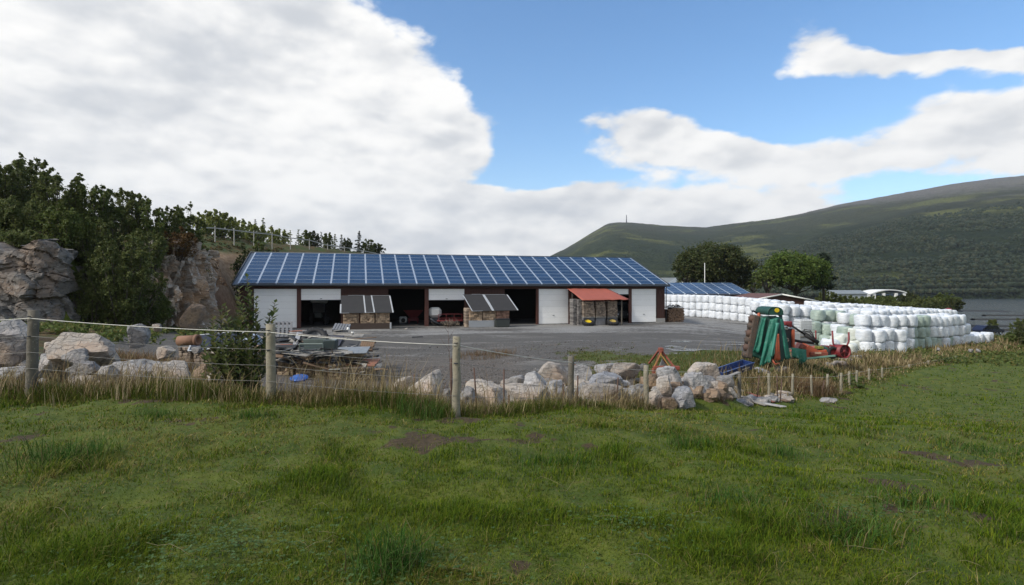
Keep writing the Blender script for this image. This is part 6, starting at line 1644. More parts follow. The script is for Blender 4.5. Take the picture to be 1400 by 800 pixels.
    mb.build('logs', logs3(mat('round_logs', (.20, .125, .075), .9, c2=(.09, .06, .045), scale=5, amt=.9, c3=(.34, .24, .15))), t)
    mb = MB()
    for k in range(7): mb.tube([(-.9 + k * .28, -.6, 1.8 + .1 * (k % 3)), (-.6 + k * .2, .1, 1.95 + .12 * (k % 2)), (-.5 + k * .25, .6, 1.85)], .05, 5)
    mb.box((0, 0, 1.78), (2.0, 1.2, .08), .02); mb.build('black_scraps', DARKMETAL, t)
def fp2(lean, u, v, h=.055):
    a, b, c, d_ = [Vector(p) for p in lean]; n = (b - a).cross(d_ - a).normalized(); return (a.lerp(b, u)).lerp(d_.lerp(c, u), v) + n * h
build_woodstacks()

DKRED = mat('dull_red_paint', (.16, .016, .016), .6, c2=(.09, .014, .014), scale=4, amt=.8)
def build_inside():
    # tractor in the second bay
    t = local_thing('tractor', 'tractor with a pale cab roof in the dark second bay', 'tractor', 436, -5.0)
    dk = mat('tractor_dark_green', (.02, .03, .025), .5)
    mb = MB(); mb.box((0, 0, 1.15), (.75, 2.6, .6), .08); mb.build('body', dk, t); mb = MB(); mb.box((0, 1.0, 1.85), (1.45, 1.5, 1.1), .08); c = mb.build('cab', GLASS, t)
    mb = MB(); mb.box((0, 1.0, 2.62), (1.75, 1.7, .42), .12); mb.build('cab_roof', mat('pale_cab_roof', (.55, .57, .55), .5), c)
    mb = MB(); mb.tube([(-.85, .4, 2.35), (-1.1, .3, 2.4)], .04, 5); mb.build('mirror', DARKMETAL, c)
    for sx in (-1, 1):
        w = thing('wheel', None, None, (0, 0, 0)); w.parent = t; wheel(w, (sx * .85, 1.2, .8), .8, .45, (1, 0, 0), BLACK, DARKMETAL); w2 = thing('wheel', None, None, (0, 0, 0)); w2.parent = t; wheel(w2, (sx * .75, -1.0, .5), .5, .32, (1, 0, 0), BLACK, DARKMETAL)
    # red spreader and white-capped engine in the open bay
    t = local_thing('red_spreader', 'red hopper spreader deep in the open third bay', 'spreader', 565, -5.0)
    mb = MB(); mb.add([(-1.1, -.6, 1.55), (1.1, -.6, 1.55), (1.1, .6, 1.55), (-1.1, .6, 1.55), (-.4, -.3, .7), (.4, -.3, .7), (.4, .3, .7), (-.4, .3, .7)], [(0, 1, 5, 4), (1, 2, 6, 5), (2, 3, 7, 6), (3, 0, 4, 7), (4, 5, 6, 7)]); mb.build('hopper', DKRED, t)
    mb = MB(); mb.box((0, 0, .5), (1.2, .5, .35), .04); mb.build('frame', RED, t)
    for sx in (-.5, .5): mb = MB(); mb.box((sx, 0, .2), (.12, .5, .4), .02); mb.build('foot', RED, t)
    t = local_thing('engine', 'white and black engine unit on the floor of the open third bay', 'engine', 551, -3.6)
    mb = MB(); mb.box((0, 0, .55), (.85, .6, .7), .1); mb.build('housing', mat('dirty_white', (.45, .45, .43), .6, c2=(.2, .2, .2), scale=4, amt=.9), t); mb = MB(); mb.lathe([(0, .1), (.22, .1), (.25, 0), (0, 0)], 14, Matrix.Rotation(R(90), 3, 'X'), (0, -.3, .5)); mb.build('fan_guard', BLACK, t)
    mb = MB(); mb.box((0, 0, .1), (.8, .6, .2), .02); mb.build('base', DARKMETAL, t)
    # mowing sledge and red trailer in the fourth bay
    t = local_thing('white_tank', 'white rounded tank on a curved dark runner beside the post', 'tank', 594.5, -.6)
    mb = MB(); mb.box((0, 0, 1.45), (1.35, 1.2, 1.1), .28); mb.build('tank', mat('pale_tank', (.50, .51, .50), .5, c2=(.40, .41, .40), scale=2), t)
    mb = MB(); mb.tube([(-.7, -.5, .95), (-.1, -.7, .45), (.6, -.85, .18), (1.6, -.95, .12)], [.10, .12, .12, .06], 6); mb.build('runner', DARKMETAL, t); mb = MB(); mb.box((0, 0, .62), (1.1, 1, .5), .05); mb.build('stand', DARKMETAL, t)
    t = local_thing('red_trailer', 'red rail sided trailer half inside the fourth bay', 'trailer', 612, -.2)
    def bar(a, b, r=.032, m=DKRED, nm='rail', par=t): q = MB(); q.tube([a, b], r, 4, sm=False); return q.build(nm, m, par)
    for z in (.85, 1.28): bar((-1.1, -.7, z), (1.45, -.7, z)); bar((-1.1, .9, z), (1.45, .9, z))
    for x in (-1.1, -.25, .6, 1.45): bar((x, -.7, .55), (x, -.7, 1.32), .035, DKRED, 'upright')
    mb = MB(); mb.box((.17, .1, .58), (2.7, 1.8, .14), .02); mb.build('bed', DKRED, t)
    mb = MB(); mb.box((.1, -.8, .42), (2.0, .2, .22), .03); mb.build('drawbar', MUD, t)
    for x in (-.3, .9): w = thing('wheel', None, None, (0, 0, 0)); w.parent = t; wheel(w, (x, -.85, .3), .3, .18, (0, 1, 0), BLACK, mat('cream_rim', (.45, .36, .22), .6))
    t = local_thing('hay_scraps', 'tangle of dry stalks and scrap in front of the red trailer', 'scrap', 617, 1.6)
    mb = MB(); g = np.random.default_rng(8)
    for k in range(60):
        a = Vector((g.normal() * .5, g.normal() * .3, abs(g.normal()) * .1)); mb.tube([a, a + Vector((g.normal() * .25, g.normal() * .2, g.uniform(.2, .8)))], .016, 4)
    mb.build('stalks', mat('dry_stalks', (.16, .13, .10), .9), t)
    # grey vehicle in the last open bay
    t = local_thing('grey_van', 'grey vehicle front in the half open bay right of the red tarp', 'vehicle', 849, -2.2)
    mb = MB(); mb.box((0, 1.2, 1.35), (1.95, 3.6, 2.0), .35); mb.build('body', mat('grey_vehicle', (.07, .075, .08), .35), t); mb = MB(); mb.box((.0, -.62, 1.75), (1.5, .06, .75), .02, Matrix.Rotation(-.15, 3, 'X')); mb.build('windscreen', GLASS, t)
    for sx in (-1, 1):
        w = thing('wheel', None, None, (0, 0, 0)); w.parent = t; wheel(w, (sx * .88, .1, .36), .36, .22, (1, 0, 0), BLACK, ALU); mb = MB(); mb.box((sx * .7, -.6, .95), (.28, .06, .18), .02); mb.build('headlight', ALU, t)
    # pale stone in the mouth of the open bay, boards on the ground
    t = boulder('stone', 'small pale stone on the gravel in the mouth of the open bay', 'stone', 555.5, 450.5, 5, 4, 57.5, ROCK_BEIGE, 77)
    plank('plank', 'thin board lying on the gravel in front of the open bay', 561, 445, 571, 444.2, 60, 60.5, .14, .04, BROWNWOOD); plank('plank', 'dark bar lying on the gravel before the first open bay', 563, 461, 578, 460.4, 48, 48.3, .10, .06, DARKMETAL)
    plank('plank', 'short dark plank on the gravel left of the right black cover', 572, 448, 585, 448.5, 58, 58, .12, .04, DARKMETAL)
build_inside()

HEAPWOOD = mat('heap_firewood', (.31, .235, .15), .9, c2=(.19, .14, .095), scale=5, amt=.9, c3=(.42, .34, .22))
def build_scrap():
    """the heap of pallets, boards and firewood just inside the yard, left"""
    g = np.random.default_rng(21)
    d = 27.0
    def at(px, py, dd=d): return P(px, py, dd)
    def pallet(label, px, py, dd, rz, m, tilt=(0, 0), w=1.2, dep=.9):
        c = at(px, py, dd); t = thing('pallet', label, 'pallet', c, 0, rot=(tilt[0], tilt[1], rz))
        for k in range(6):
            mb = MB(); mb.box((-w / 2 + .05 + k * (w - .1) / 5, 0, .13), (.11, dep, .022), .004); mb.build('board', m, t)
        for y in (-dep / 2 + .05, 0, dep / 2 - .05):
            mb = MB(); mb.box((0, y, .065), (w, .09, .09), .006); mb.build('bearer', m, t)
        for y in (-dep / 2 + .05, dep / 2 - .05):
            mb = MB(); mb.box((0, y, .008), (w, .1, .02), .004); mb.build('board', m, t)
    GP = mat('grey_plastic_pallet', (.17, .175, .185), .6, c2=(.12, .12, .13), scale=3)
    pallet('grey plastic pallet leaning up at the left end of the scrap heap, beside the post', 384, 452, 29.5, .3, GP, (R(55), 0), 1.1, .9)
    pallet('small grey pallet lying high at the back of the scrap heap', 467, 450, 30, .1, GP, (R(20), R(3)), .8, .8)
    pallet('wooden pallet at the right end of the scrap heap', 503, 474, 28.5, -.2, BROWNWOOD, (R(50), 0), .7, .6)
    pallet('pale wooden pallet under the blue-grey sheet', 478, 486, 27.0, .05, mat('pale_pallet_wood', (.36, .29, .20), .85, scale=4, amt=.6), (0, 0), 1.5, .9)
    # firewood crates at the front
    gr = 'firewood blocks at the foot of the scrap heap'
    for k, (a, b, y0, y1, dd, lb) in enumerate(((352, 367, 492, 512, 26.6, 'firewood block half hidden behind the fence post'), (383, 404, 489, 513, 26.5, 'firewood block next to the dark gap right of the fence post'), (408, 431, 489, 514, 26.4, 'yellowish firewood block second right of the fence post'), (433, 452, 490, 516, 26.2, 'loose pale firewood block in the middle of the heap foot'), (452, 472, 494, 517, 26.0, 'tumbled firewood block at the right of the heap foot'))):
        w = (b - a) / F * dd; h = (y1 - y0) / F * dd + .3; c = at((a + b) / 2, y1, dd); c.z -= .3
        t = thing('firewood_stack', lb, 'firewood', c, g.normal() * .08, gr); mb = MB(); log_block(mb, w, .6, h, g, .15); mb.build('logs', logs3(HEAPWOOD if k else FIREWOOD_DULL), t)
    t = thing('firewood_stack', 'dull broken firewood under the slate sheet, right of the heap', 'firewood', at(490, 520, 25.8) - Vector((0, 0, .2)), 0); mb = MB(); log_block(mb, 1.4, .8, .75, g, .09); mb.build('logs', logs3(mat('dark_firewood', (.13, .10, .075), .9, c2=(.06, .05, .04), scale=5, amt=.9)), t)
    # sheets and boards
    def sheet(name, label, px, py, dd, L, W_, th, m, rot, cat='sheet'):
        mb = MB(); n = 8; 
        mb.box((0, 0, 0), (L, W_, th), .008); o = mb.build(name, m, None, at(px, py, dd)); o.rotation_euler = rot; tag(o, label, cat)
    SLATE = mat('blue_grey_sheet', (.20, .225, .25), .7, c2=(.13, .145, .16), scale=4, amt=.7); DKG = mat('dark_plastic_sheet', (.022, .024, .026), .6, scale=3)
    sheet('slate_sheet', 'blue-grey sheet lying on the pale pallet', 482, 479, 26.6, 1.45, .95, .04, SLATE, (R(12), R(-1), .05)); sheet('rusty_sheet', 'rusty red sheet under the blue-grey scrap, front right of the heap', 482, 495.5, 26.4, 2.3, 1.1, .05, mat('rusty_red_sheet', (.26, .10, .06), .8, c2=(.17, .08, .055), scale=4, amt=.8), (R(10), 0, .0))
    sheet('slate_sheet', 'grey sheet with torn bluish plastic lying in front of the rusty sheet', 455, 502, 25.9, .9, .7, .03, mat('grey_green_sheet', (.22, .23, .22), .7, scale=4), (R(14), R(-2), .05)); sheet('plastic_sheet', 'crumpled pale blue-green plastic at the right of the rusty sheet', 497, 503.5, 25.8, 1.0, .6, .04, mat('pale_teal_plastic', (.25, .36, .37), .6, c2=(.55, .58, .58), scale=8, amt=.9, bscale=8, bstr=.8, bdist=.05), (R(14), R(2), -.1))
    sheet('rusty_sheet', 'reddish sheet on the left of the heap below the tangle of green leaves', 387, 474, 28, .85, .6, .04, mat('reddish_sheet', (.26, .10, .07), .8, scale=4, amt=.7), (R(16), 0, .1)); sheet('dark_sheet', 'long black sheet holding the plastic crates', 420, 483, 27, 3.1, 1.5, .05, DKG, (R(6), R(-1), .05))
    sheet('dark_sheet', 'dark blue-grey sheet standing behind the crate', 446, 466, 28.5, 1.6, .8, .05, mat('dark_blue_sheet', (.028, .032, .05), .6, scale=3), (R(35), 0, -.1)); sheet('dark_sheet', 'dark board across the middle right of the heap', 468, 470, 28.4, 1.6, .5, .05, mat('charcoal_board', (.05, .052, .055), .7, scale=3), (R(30), R(2), 0))
    sheet('leaning_board', 'narrow pale panel leaning in the left of the heap', 406, 464, 28.4, .22, .75, .03, mat('pale_panel', (.34, .36, .40), .6, scale=3), (R(60), R(12), .1)); sheet('grey_board', 'light grey board slanting under the small pallet', 477, 457.5, 29.5, 1.5, .5, .04, GREYWOOD, (R(16), R(6), -.1))
    for k, a in enumerate((('long pale pole lying across the scrap heap', 408, 457, 475, 463, 28, 27.5, .06, .06, GREYWOOD), ('pale lath lying along the back of the heap', 455, 455, 508, 456, 29, 28.6, .08, .04, GREYWOOD), ('grey lath pointing right out of the heap', 468, 463, 512, 467, 28.2, 27.8, .07, .04, GREYWOOD), ('brown batten across the dark sheet', 380, 484, 476, 479, 26.4, 26.4, .06, .05, GREYWOOD),
                           ('pale batten leaning beside the narrow panel', 398, 480, 407, 465, 27, 28, .07, .03, GREYWOOD), ('brown lath at the right end of the heap', 480, 464, 515, 461, 28, 28, .06, .04, BROWNWOOD), ('reddish board at the back left of the heap', 396, 453, 416, 452, 29.6, 29.6, .3, .05, mat('salmon_board', (.30, .15, .11), .8, scale=4)), ('short dark beam under the slate sheet', 455, 488, 470, 490, 26.6, 26.4, .12, .12, BROWNWOOD))):
        plank('plank', *a)
    # tyre, crates
    t = thing('tyre', 'big black tyre lying in the middle of the scrap heap', 'tyre', at(430, 463, 28.6)); wheel(t, (0, 0, 0), .62, .34, (.1, -.75, .8), BLACK, DARKMETAL)
    CR = mat('grey_green_crate', (.20, .24, .215), .6, c2=(.14, .17, .15), scale=4, amt=.6)
    t = thing('plastic_crate', 'open grey-green plastic crate standing on the black sheet', 'crate', at(429, 480.5, 27.0), 0, rot=(R(18), 0, .05)); w, h = 1.05, .5
    for (cx, cz, sx, sz) in ((0, .03, w, .06), (0, h, w, .06), (-w / 2, h / 2, .06, h), (w / 2, h / 2, .06, h)): mb = MB(); mb.box((cx, -.3, cz), (sx, .05, sz), .01); mb.build('frame', CR, t)
    mb = MB()
    for k in range(5): mb.box((0, -.28, .10 + k * .08), (w - .08, .03, .022))
    mb.build('slats', CR, t); mb = MB(); mb.box((0, 0, .02), (w, .6, .03)); mb.build('floor', DKG, t); mb = MB(); mb.box((0, .3, h / 2), (w, .04, h)); mb.build('back', CR, t)
    t = thing('plastic_bin', 'dark bin right of the grey-green crate', 'bin', at(452, 479, 27.2), .1); mb = MB(); mb.box((0, 0, .25), (.55, .6, .5), .04, taper=1.1); mb.build('bin', mat('dark_teal_bin', (.03, .045, .045), .6, scale=3), t); mb = MB(); mb.box((.12, -.02, .52), (.3, .5, .05), .01, Matrix.Rotation(.3, 3, 'Y')); mb.build('lid', mat('pale_lid', (.3, .33, .32), .6), t)
    for k, (px, py, lb) in enumerate(((476, 451.5, 'first white knob-like jar on the back boards'), (482, 457.5, 'white jar nearer on the back boards'))):
        t = thing('jar', lb, 'jar', at(px, py, 29)); mb = MB(); mb.lathe([(0, 0), (.07, 0), (.08, .05), (.07, .13), (.04, .15), (0, .15)], 10); mb.build('jar', WHITEPAINT, t); mb = MB(); mb.lathe([(0, .18), (.045, .18), (.045, .15), (0, .15)], 8); mb.build('lid', DARKMETAL, t)
    # blue lid in the grass, orange pipe, leaning solar panel
    t = thing('blue_tub', 'bright blue plastic tub lid in the dry grass before the heap', 'tub', at(409, 517, 21.5), .1, rot=(R(14), 0, .1)); mb = MB(); mb.lathe([(0, .05), (.27, .05), (.30, .02), (.31, -.02), (.27, -.06), (0, -.06)], 22); mb.build('lid', mat('bright_blue_plastic', (.012, .085, .32), .55, c2=(.010, .06, .25), scale=4), t); mb = MB(); mb.lathe([(.29, .045), (.325, .03), (.325, -.01), (.29, .0)], 22); mb.build('rim', mat('mid_blue_plastic', (.02, .10, .38), .5), t)
    t = thing('orange_pipe', 'short orange clay pipe lying left of the leaning blue panel', 'pipe', at(258, 465.5, 23)); A = Vector((0, 0, 1)).rotation_difference(Vector((1, -.1, .06))).to_matrix(); mb = MB(); mb.lathe([(.15, -.42), (.20, -.42), (.20, .42), (.15, .42), (.15, -.42)], 16, A); mb.build('pipe', mat('orange_clay', (.22, .115, .068), .85, c2=(.15, .085, .055), scale=4, amt=.8), t); mb = MB(); mb.lathe([(.20, .30), (.225, .30), (.225, .42), (.20, .42)], 16, A); mb.build('collar', mat('orange_clay_dark', (.18, .095, .058), .8), t)
    t = thing('solar_collector', 'dark blue panel with a pale frame leaning low in the weeds left of the sapling', 'panel', at(296, 466, 26), 0, rot=(R(36), R(-5), .12)); mb = MB(); mb.box((0, 0, 0), (2.1, 1.0, .03)); mb.build('pane', mat('dark_blue_pane', (.012, .016, .03), .4), t)
    for (x, y, sx, sy) in ((0, .52, 2.16, .05), (0, -.52, 2.16, .05), (-1.06, 0, .07, .98), (1.06, 0, .07, .98)): mb = MB(); mb.box((x, y, .0), (sx, sy, .05), .005); mb.build('frame', TAPE, t)
    for k, (a, b, y0, y1, lb) in enumerate(((250, 268, 476, 496, 'firewood block leftmost under the leaning blue panel'), (270, 290, 475, 494, 'firewood block second under the leaning blue panel'), (292, 312, 476, 496, 'firewood block under the right half of the leaning blue panel'), (316, 346, 478, 500, 'firewood block behind the leafy sapling'))):
        w = (b - a) / F * 26.4; h = (y1 - y0) / F * 26.4 + .35; c = at((a + b) / 2, y1, 26.4); c.z -= .35
        t = thing('firewood_stack', lb, 'firewood', c, g.normal() * .1, 'firewood blocks left of the scrap heap'); mb = MB(); log_block(mb, w, .6, h, g, .13); mb.build('logs', logs3(FIREWOOD_DULL), t)
    t = thing('tarp_bundle', 'pale blue-white tarp bundle showing through the leafy sapling', 'tarp', at(345, 465, 24), 0); p, f = rock_verts(55, (.9, .5, .5), 3, 9, .2); np_mesh('bundle', p, f, mat('blue_white_tarp', (.35, .42, .52), .6, c2=(.10, .13, .2), scale=6, amt=.9), True, None, t)
    mb = MB(); mb.tube([(-.2, -.27, -.2), (-.18, -.30, .05), (-.15, -.1, .26), (-.1, .2, .2)], .012, 5); mb.build('strap', DARKMETAL, t)
    # loose boards and offcuts that fill the heap
    ms = [GREYWOOD, BROWNWOOD, DKG, GREYWOOD, mat('black_board', (.02, .02, .02), .8), mat('light_board', (.36, .34, .31), .8, scale=5, amt=.8), DKG]
    for k in range(150):
        px = g.uniform(368, 515); dd = g.uniform(26.9, 30.2); q = G(px, dd); top = (1.15 + .35 * (dd - 26.9)) * max(.45, 1 - max(0, abs(px - 432) - 30) / 85); z = top * g.uniform(.05, 1) ** .8; L = g.uniform(.4, 1.5); th = .02 if k % 3 else .09
        mb = MB(); mb.box((0, 0, 0), (L, g.uniform(.10, .45), th), .005); o = mb.build('offcut', ms[k % 7], None, q + Vector((0, 0, z))); o.rotation_euler = (.1 + g.normal() * .3, g.normal() * .16, g.normal() * .6)
        tag(o, 'loose board or offcut somewhere in the scrap heap by the fence', 'board', 'loose boards and offcuts in the scrap heap')
    for k in range(60):
        px = g.uniform(368, 512); dd = g.uniform(25.5, 26.6); q = G(px, dd); mb = MB(); mb.box((0, 0, 0), (g.uniform(.4, 1.6), g.uniform(.08, .35), .03), .005); o = mb.build('offcut', [DKG, ms[4], GREYWOOD, BROWNWOOD, DKG][k % 5], None, q + Vector((0, 0, g.uniform(.55, 1.35) if px < 470 else g.uniform(.15, .9)))); o.rotation_euler = (.15 + g.normal() * .3, g.normal() * .2, g.normal() * .5)
        tag(o, 'loose board or offcut somewhere in the scrap heap by the fence', 'board', 'loose boards and offcuts in the scrap heap')
    # row of small broken slabs left of the heap
    for k in range(8):
        px = 272 + k * 12 + g.normal() * 2; boulder('stone', 'small flat broken stone in the row left of the scrap heap', 'stone', px, 482 + g.normal() * 3, 15, 8, 22 + g.normal() * .5, [ROCK_GREY, ROCK_BROWN, ROCK_BEIGE][k % 3], 1500 + k, group='broken stones left of the scrap heap')
build_scrap()

# far small things
def build_far_things():
    d = 92; b = G(1351, d); t = thing('parked_car', 'dark blue car half hidden behind the end of the right bale stack', 'car', (b.x, d, b.z), .2)
    mb = MB(); pr = [(-2.1, .35), (2.1, .35), (2.15, .75), (1.3, .9), (.75, 1.42), (-1.3, 1.45), (-2.05, .95), (-2.15, .7)]; mb.prism(pr, -.85, .85); mb.build('body', mat('dark_blue_car', (.012, .016, .04), .25), t)
    mb = MB(); mb.prism([(1.12, .95), (.72, 1.36), (-1.2, 1.38), (-1.75, .98)], -.87, .87); mb.build('window', GLASS, t)
    for x in (-1.35, 1.35):
        for y in (-.8, .8): w = thing('wheel', None, None, (0, 0, 0)); w.parent = t; wheel(w, (x, y, .33), .33, .2, (0, 1, 0), BLACK, ALU)
    d = 100; c = P(1297, 424.5, d); t = thing('red_boat', 'small upturned red boat with a pale rim showing over the right bales', 'boat', (c.x, d, c.z - 1.4), .1); prof = []
    rows = []
    for i in range(9):
        u = i / 8; wv = .75 * math.sin(math.pi * min(1, .1 + .85 * u)) ** .6
        rows.append([Vector(((u - .5) * 1.6, wv * math.cos(a), 1.0 + .85 * math.sin(a) * wv / .75)) for a in np.linspace(0, math.pi, 9)])
    mb = MB(); cloth_sheet(mb, rows, 0, .04); mb.build('hull', RED, t); mb = MB(); mb.tube([r[0] for r in rows] , .06, 5); mb.build('gunwale', WHITEPAINT, t); mb = MB(); mb.tube([rows[0][k] for k in range(9)], .07, 5); mb.build('stern_edge', WHITEPAINT, t)
    for k in (-.4, .4): mb = MB(); mb.box((k, 0, .4), (.15, 1.0, 1.2), .01); mb.build('trestle', POSTGREY, t)
    # puddles in the yard
    PUD = mat('puddle_water', (.09, .088, .084), .16, bscale=3, bstr=.25, bdist=.05)
    for (px, d, rx, ry) in ((935, 33.6, 1.15, .9), (918, 35.6, .55, .45), (932.5, 43.5, .85, .7), (1006, 41, .8, .35), (1000, 45, .5, .3)):
        n = 36; c = G(px, d); zs = []; vs = []
        for k in range(n):
            a = k / n * 6.283; r = 1 + .35 * (vn2(np.array([k * .35]), np.array([d]), 3)[0] - .5) * 2 + .12 * math.sin(3 * a + d); vs.append([c.x + rx * r * math.cos(a), d + ry * r * math.sin(a)])
        v = np.array(vs); z = terrain(v[:, 0], v[:, 1]); lvl = float(z.max()) + .006
        mb = MB(); mb.add([(x, y, lvl) for x, y in vs], [tuple(range(n))]); tag(mb.build('puddle', PUD), 'puddle of rain water on the yard', 'puddle', kind='structure')
    # spits of dark shore in the lake
    SP = mat('dark_shore', (.022, .022, .018), .9, scale=.2, amt=.7, world=True)
    for (px0, px1, py, d, w) in ((1306, 1372, 427, 285, 16), (1290, 1420, 447, 168, 3.2), (1330, 1420, 438.5, 205, 3.0), (1320, 1430, 453, 152, 2.0), (1345, 1440, 433, 235, 3.5)):
        a = P(px0, py, d); b = P(px1, py, d); n = 24; mb = MB(); vs = []
        for k in range(n + 1):
            f = k / n; x = a.x + (b.x - a.x) * f; ww = w * math.sin(math.pi * min(1, .06 + .94 * f)) ** .5 * (.6 + .8 * float(vn2(np.array([f * 7]), np.array([d]), 9)[0]))
            for s, h in ((-1, -.3), (-.4, .45), (.4, .5), (1, -.3)): vs.append((x, d + s * ww, LAKE + h))
        mb.add(vs, [(k * 4 + j, k * 4 + j + 1, k * 4 + j + 5, k * 4 + j + 4) for k in range(n) for j in range(3)], 0, True); tag(mb.build('shore_spit', SP), 'low dark spit of shore in the lake', 'shore', kind='structure')
build_far_things()
# ------------------------------------------------------------------ grass and weeds
def blade_material(name, trans=.3):
    m, nt, bs, out = new_mat(name); at = N(nt, 'ShaderNodeAttribute', attribute_name='tint')
    nt.links.new(at.outputs['Color'], bs.inputs['Base Color']); bs.inputs['Roughness'].default_value = .8; bs.inputs['Specular IOR Level'].default_value = .06
    tr = N(nt, 'ShaderNodeBsdfTranslucent'); nt.links.new(at.outputs['Color'], tr.inputs['Color']); mx = N(nt, 'ShaderNodeMixShader'); mx.inputs[0].default_value = trans
    nt.links.new(bs.outputs[0], mx.inputs[1]); nt.links.new(tr.outputs[0], mx.inputs[2]); nt.links.new(mx.outputs[0], out.inputs[0]); return m
BLADE = blade_material('grass_blade')

def blades(x, y, z, h, w, lean, col, g, curl=.5):
    """bent three-sided blades, five points each"""
    n = len(x); a = g.uniform(0, 2 * math.pi, n); dx, dy = np.cos(a), np.sin(a); px, py = -dy, dx
    ln = lean * h; b = np.stack([x, y, z - .01], -1); up = np.stack([dx * ln * .35, dy * ln * .35, h * .6], -1); tp = np.stack([dx * ln, dy * ln, h * (1 - .25 * np.minimum(lean, 2) * curl)], -1)
    s = np.stack([px, py, np.zeros(n)], -1) * (w / 2)[:, None]
    v = np.stack([b - s, b + s, b + up + s * .75, b + up - s * .75, b + tp], 1).reshape(-1, 3)
    o = (np.arange(n) * 5)[:, None, None]; f = (np.array([[0, 1, 2], [0, 2, 3], [3, 2, 4]])[None] + o).reshape(-1, 3)
    c = np.repeat(np.concatenate([col, np.ones((n, 1))], 1), 5, 0)
    return v, f, c

def pick(g, n, cols, wts):
    c = np.array(cols); i = g.choice(len(c), n, p=np.array(wts) / sum(wts)); return c[i] * g.uniform(.75, 1.25, (n, 1))

def build_grass():
    g = np.random.default_rng(101)
    # short pasture turf
    n = 400000; th = g.uniform(R(-50), R(50), n); u = g.uniform(0, 1, n)
    d0, d1, k = 2.0, 60.0, -.40; r = (d0 ** k + u * (d1 ** k - d0 ** k)) ** (1 / k)
    x = r * np.sin(th); y = r * np.cos(th); fs = seg_sd(x, y, FENCE)
    bare = bare_soil(x, y)
    keep = (fs < .2) & (g.uniform(0, 1, n) > bare * .9) & (y > .6); x, y, r, fs = x[keep], y[keep], r[keep], fs[keep]; n = len(x)
    z = terrain(x, y)
    cl = fbm(x * 1.7, y * 1.7, 61, 3); c2 = fbm(x * .45, y * .45, 71, 3); c3 = fbm(x * 6, y * 6, 81, 2)
    h = (.016 + .060 * np.clip(cl - .25, 0, 1) ** 1.2 + .12 * np.clip(c3 - .60, 0, 1) + .22 * np.clip(cl - .62, 0, 1)) * g.uniform(.6, 1.5, n) * 1.25
    h *= np.where(r > 9, 1 + (r - 9) * .02, 1)
    w = np.maximum(.0042, r * .00105) * g.uniform(.7, 1.3, n)
    green = pick(g, n, [(.066, .104, .006), (.096, .138, .009), (.145, .170, .014), (.036, .070, .006)], [3, 3, 2, 2])
    dry = pick(g, n, [(.19, .165, .045), (.15, .14, .03), (.24, .20, .085), (.09, .06, .025)], [3, 3, 1.5, 1])
    pd = np.clip(.17 + 1.6 * (c2 - .5) + .5 * (c3 - .5), .03, .75); isd = g.uniform(0, 1, n) < pd; col = np.where(isd[:, None], dry, green)
    lush = np.clip((cl - .55) * 3, 0, 1)[:, None]; col = col * (1 - lush * .35) + lush * .35 * np.array([.035, .085, .012])
    lean = g.uniform(.2, 1.3, n) + isd * g.uniform(0, 1.2, n)
    v, f, c = blades(x, y, z, h, w, lean, col, g)
    o = np_mesh('grass', v, f, BLADE, False, {'tint': c}); tag(o, 'short grazed pasture grass in the foreground', 'grass', kind='stuff')
    # long half-dry grass under the fence
    n = 105000; seg = np.diff(FENCE, axis=0); L = np.hypot(*seg.T); mid = FENCE[:-1] + seg / 2; dm = np.hypot(*mid.T); wt = L / np.maximum(dm, 6) ** 1.0; wt[-1] *= .2; wt /= wt.sum()
    i = g.choice(len(seg), n, p=wt); t = g.uniform(0, 1, n); p = FENCE[i] + seg[i] * t[:, None]; nr = np.stack([-seg[i][:, 1], seg[i][:, 0]], -1) / L[i][:, None]
    dd = np.hypot(p[:, 0], p[:, 1])
    off = np.where(dd < 18, g.normal(.15, .55, n), g.normal(1.3, 1.0 + .02 * dd, n)); off = np.where(off < -.75, g.uniform(-.6, .8, n), off)
    p = p + nr * off[:, None]; x, y = p[:, 0], p[:, 1]; r = np.hypot(x, y); z = terrain(x, y)
    cl = fbm(x * 1.2, y * 1.2, 91, 3)
    h = np.where(r > 20, .24, .215) * (.3 + 1.5 * cl) * g.uniform(.5, 1.5, n) * np.where(r > 17, sstep(-1.6, 2.2, off) * (.35 + 1.1 * fbm(x * .35, y * .35, 97, 3)), np.exp(-(np.minimum(off, 0) / .45) ** 2))
    w = np.maximum(.005, r * .0009) * g.uniform(.7, 1.4, n)
    gr = pick(g, n, [(.066, .092, .014), (.11, .12, .024), (.042, .068, .010), (.10, .085, .026)], [3, 3, 2, 2]); st = pick(g, n, [(.30, .235, .12), (.22, .17, .085), (.38, .31, .18), (.15, .10, .055)], [3, 3, 1.4, 2])
    far = sstep(18, 30, r)
    isd = g.uniform(0, 1, n) < np.clip(.20 + 1.3 * (fbm(x * .7, y * .7, 95, 3) - .5) + .18 * far + .2 * sstep(0, .8, off) - .35 * sstep(-.1, -.6, off), .05, .9)
    col = np.where(isd[:, None], st, gr); h = h * np.where(isd, 1 + 2.0 * g.uniform(0, 1, n) ** 2.2, 1)
    v, f, c = blades(x, y, z, h, w, g.uniform(.1, .9, n), col, g, .3)
    o = np_mesh('tall_grass', v, f, BLADE, False, {'tint': c}); tag(o, 'long half-dry grass along the fence line', 'grass', kind='stuff')
    # weeds on the bank below the bales, in the yard edge and under the cliff
    cs = []; rs = []
    def patch(n, fx, fr):
        for k in range(n):
            px, d = fx(); q = G(px, d); cs.append((q.x, q.y, q.z + fr * .5)); rs.append(fr * g.uniform(.7, 1.4))
    patch(260, lambda: (g.uniform(1175, 1420), g.uniform(46, 58)), .36); patch(60, lambda: (g.uniform(1085, 1180), g.uniform(29.5, 33)), .20); patch(50, lambda: (g.uniform(1020, 1090), g.uniform(27, 29.5)), .16)
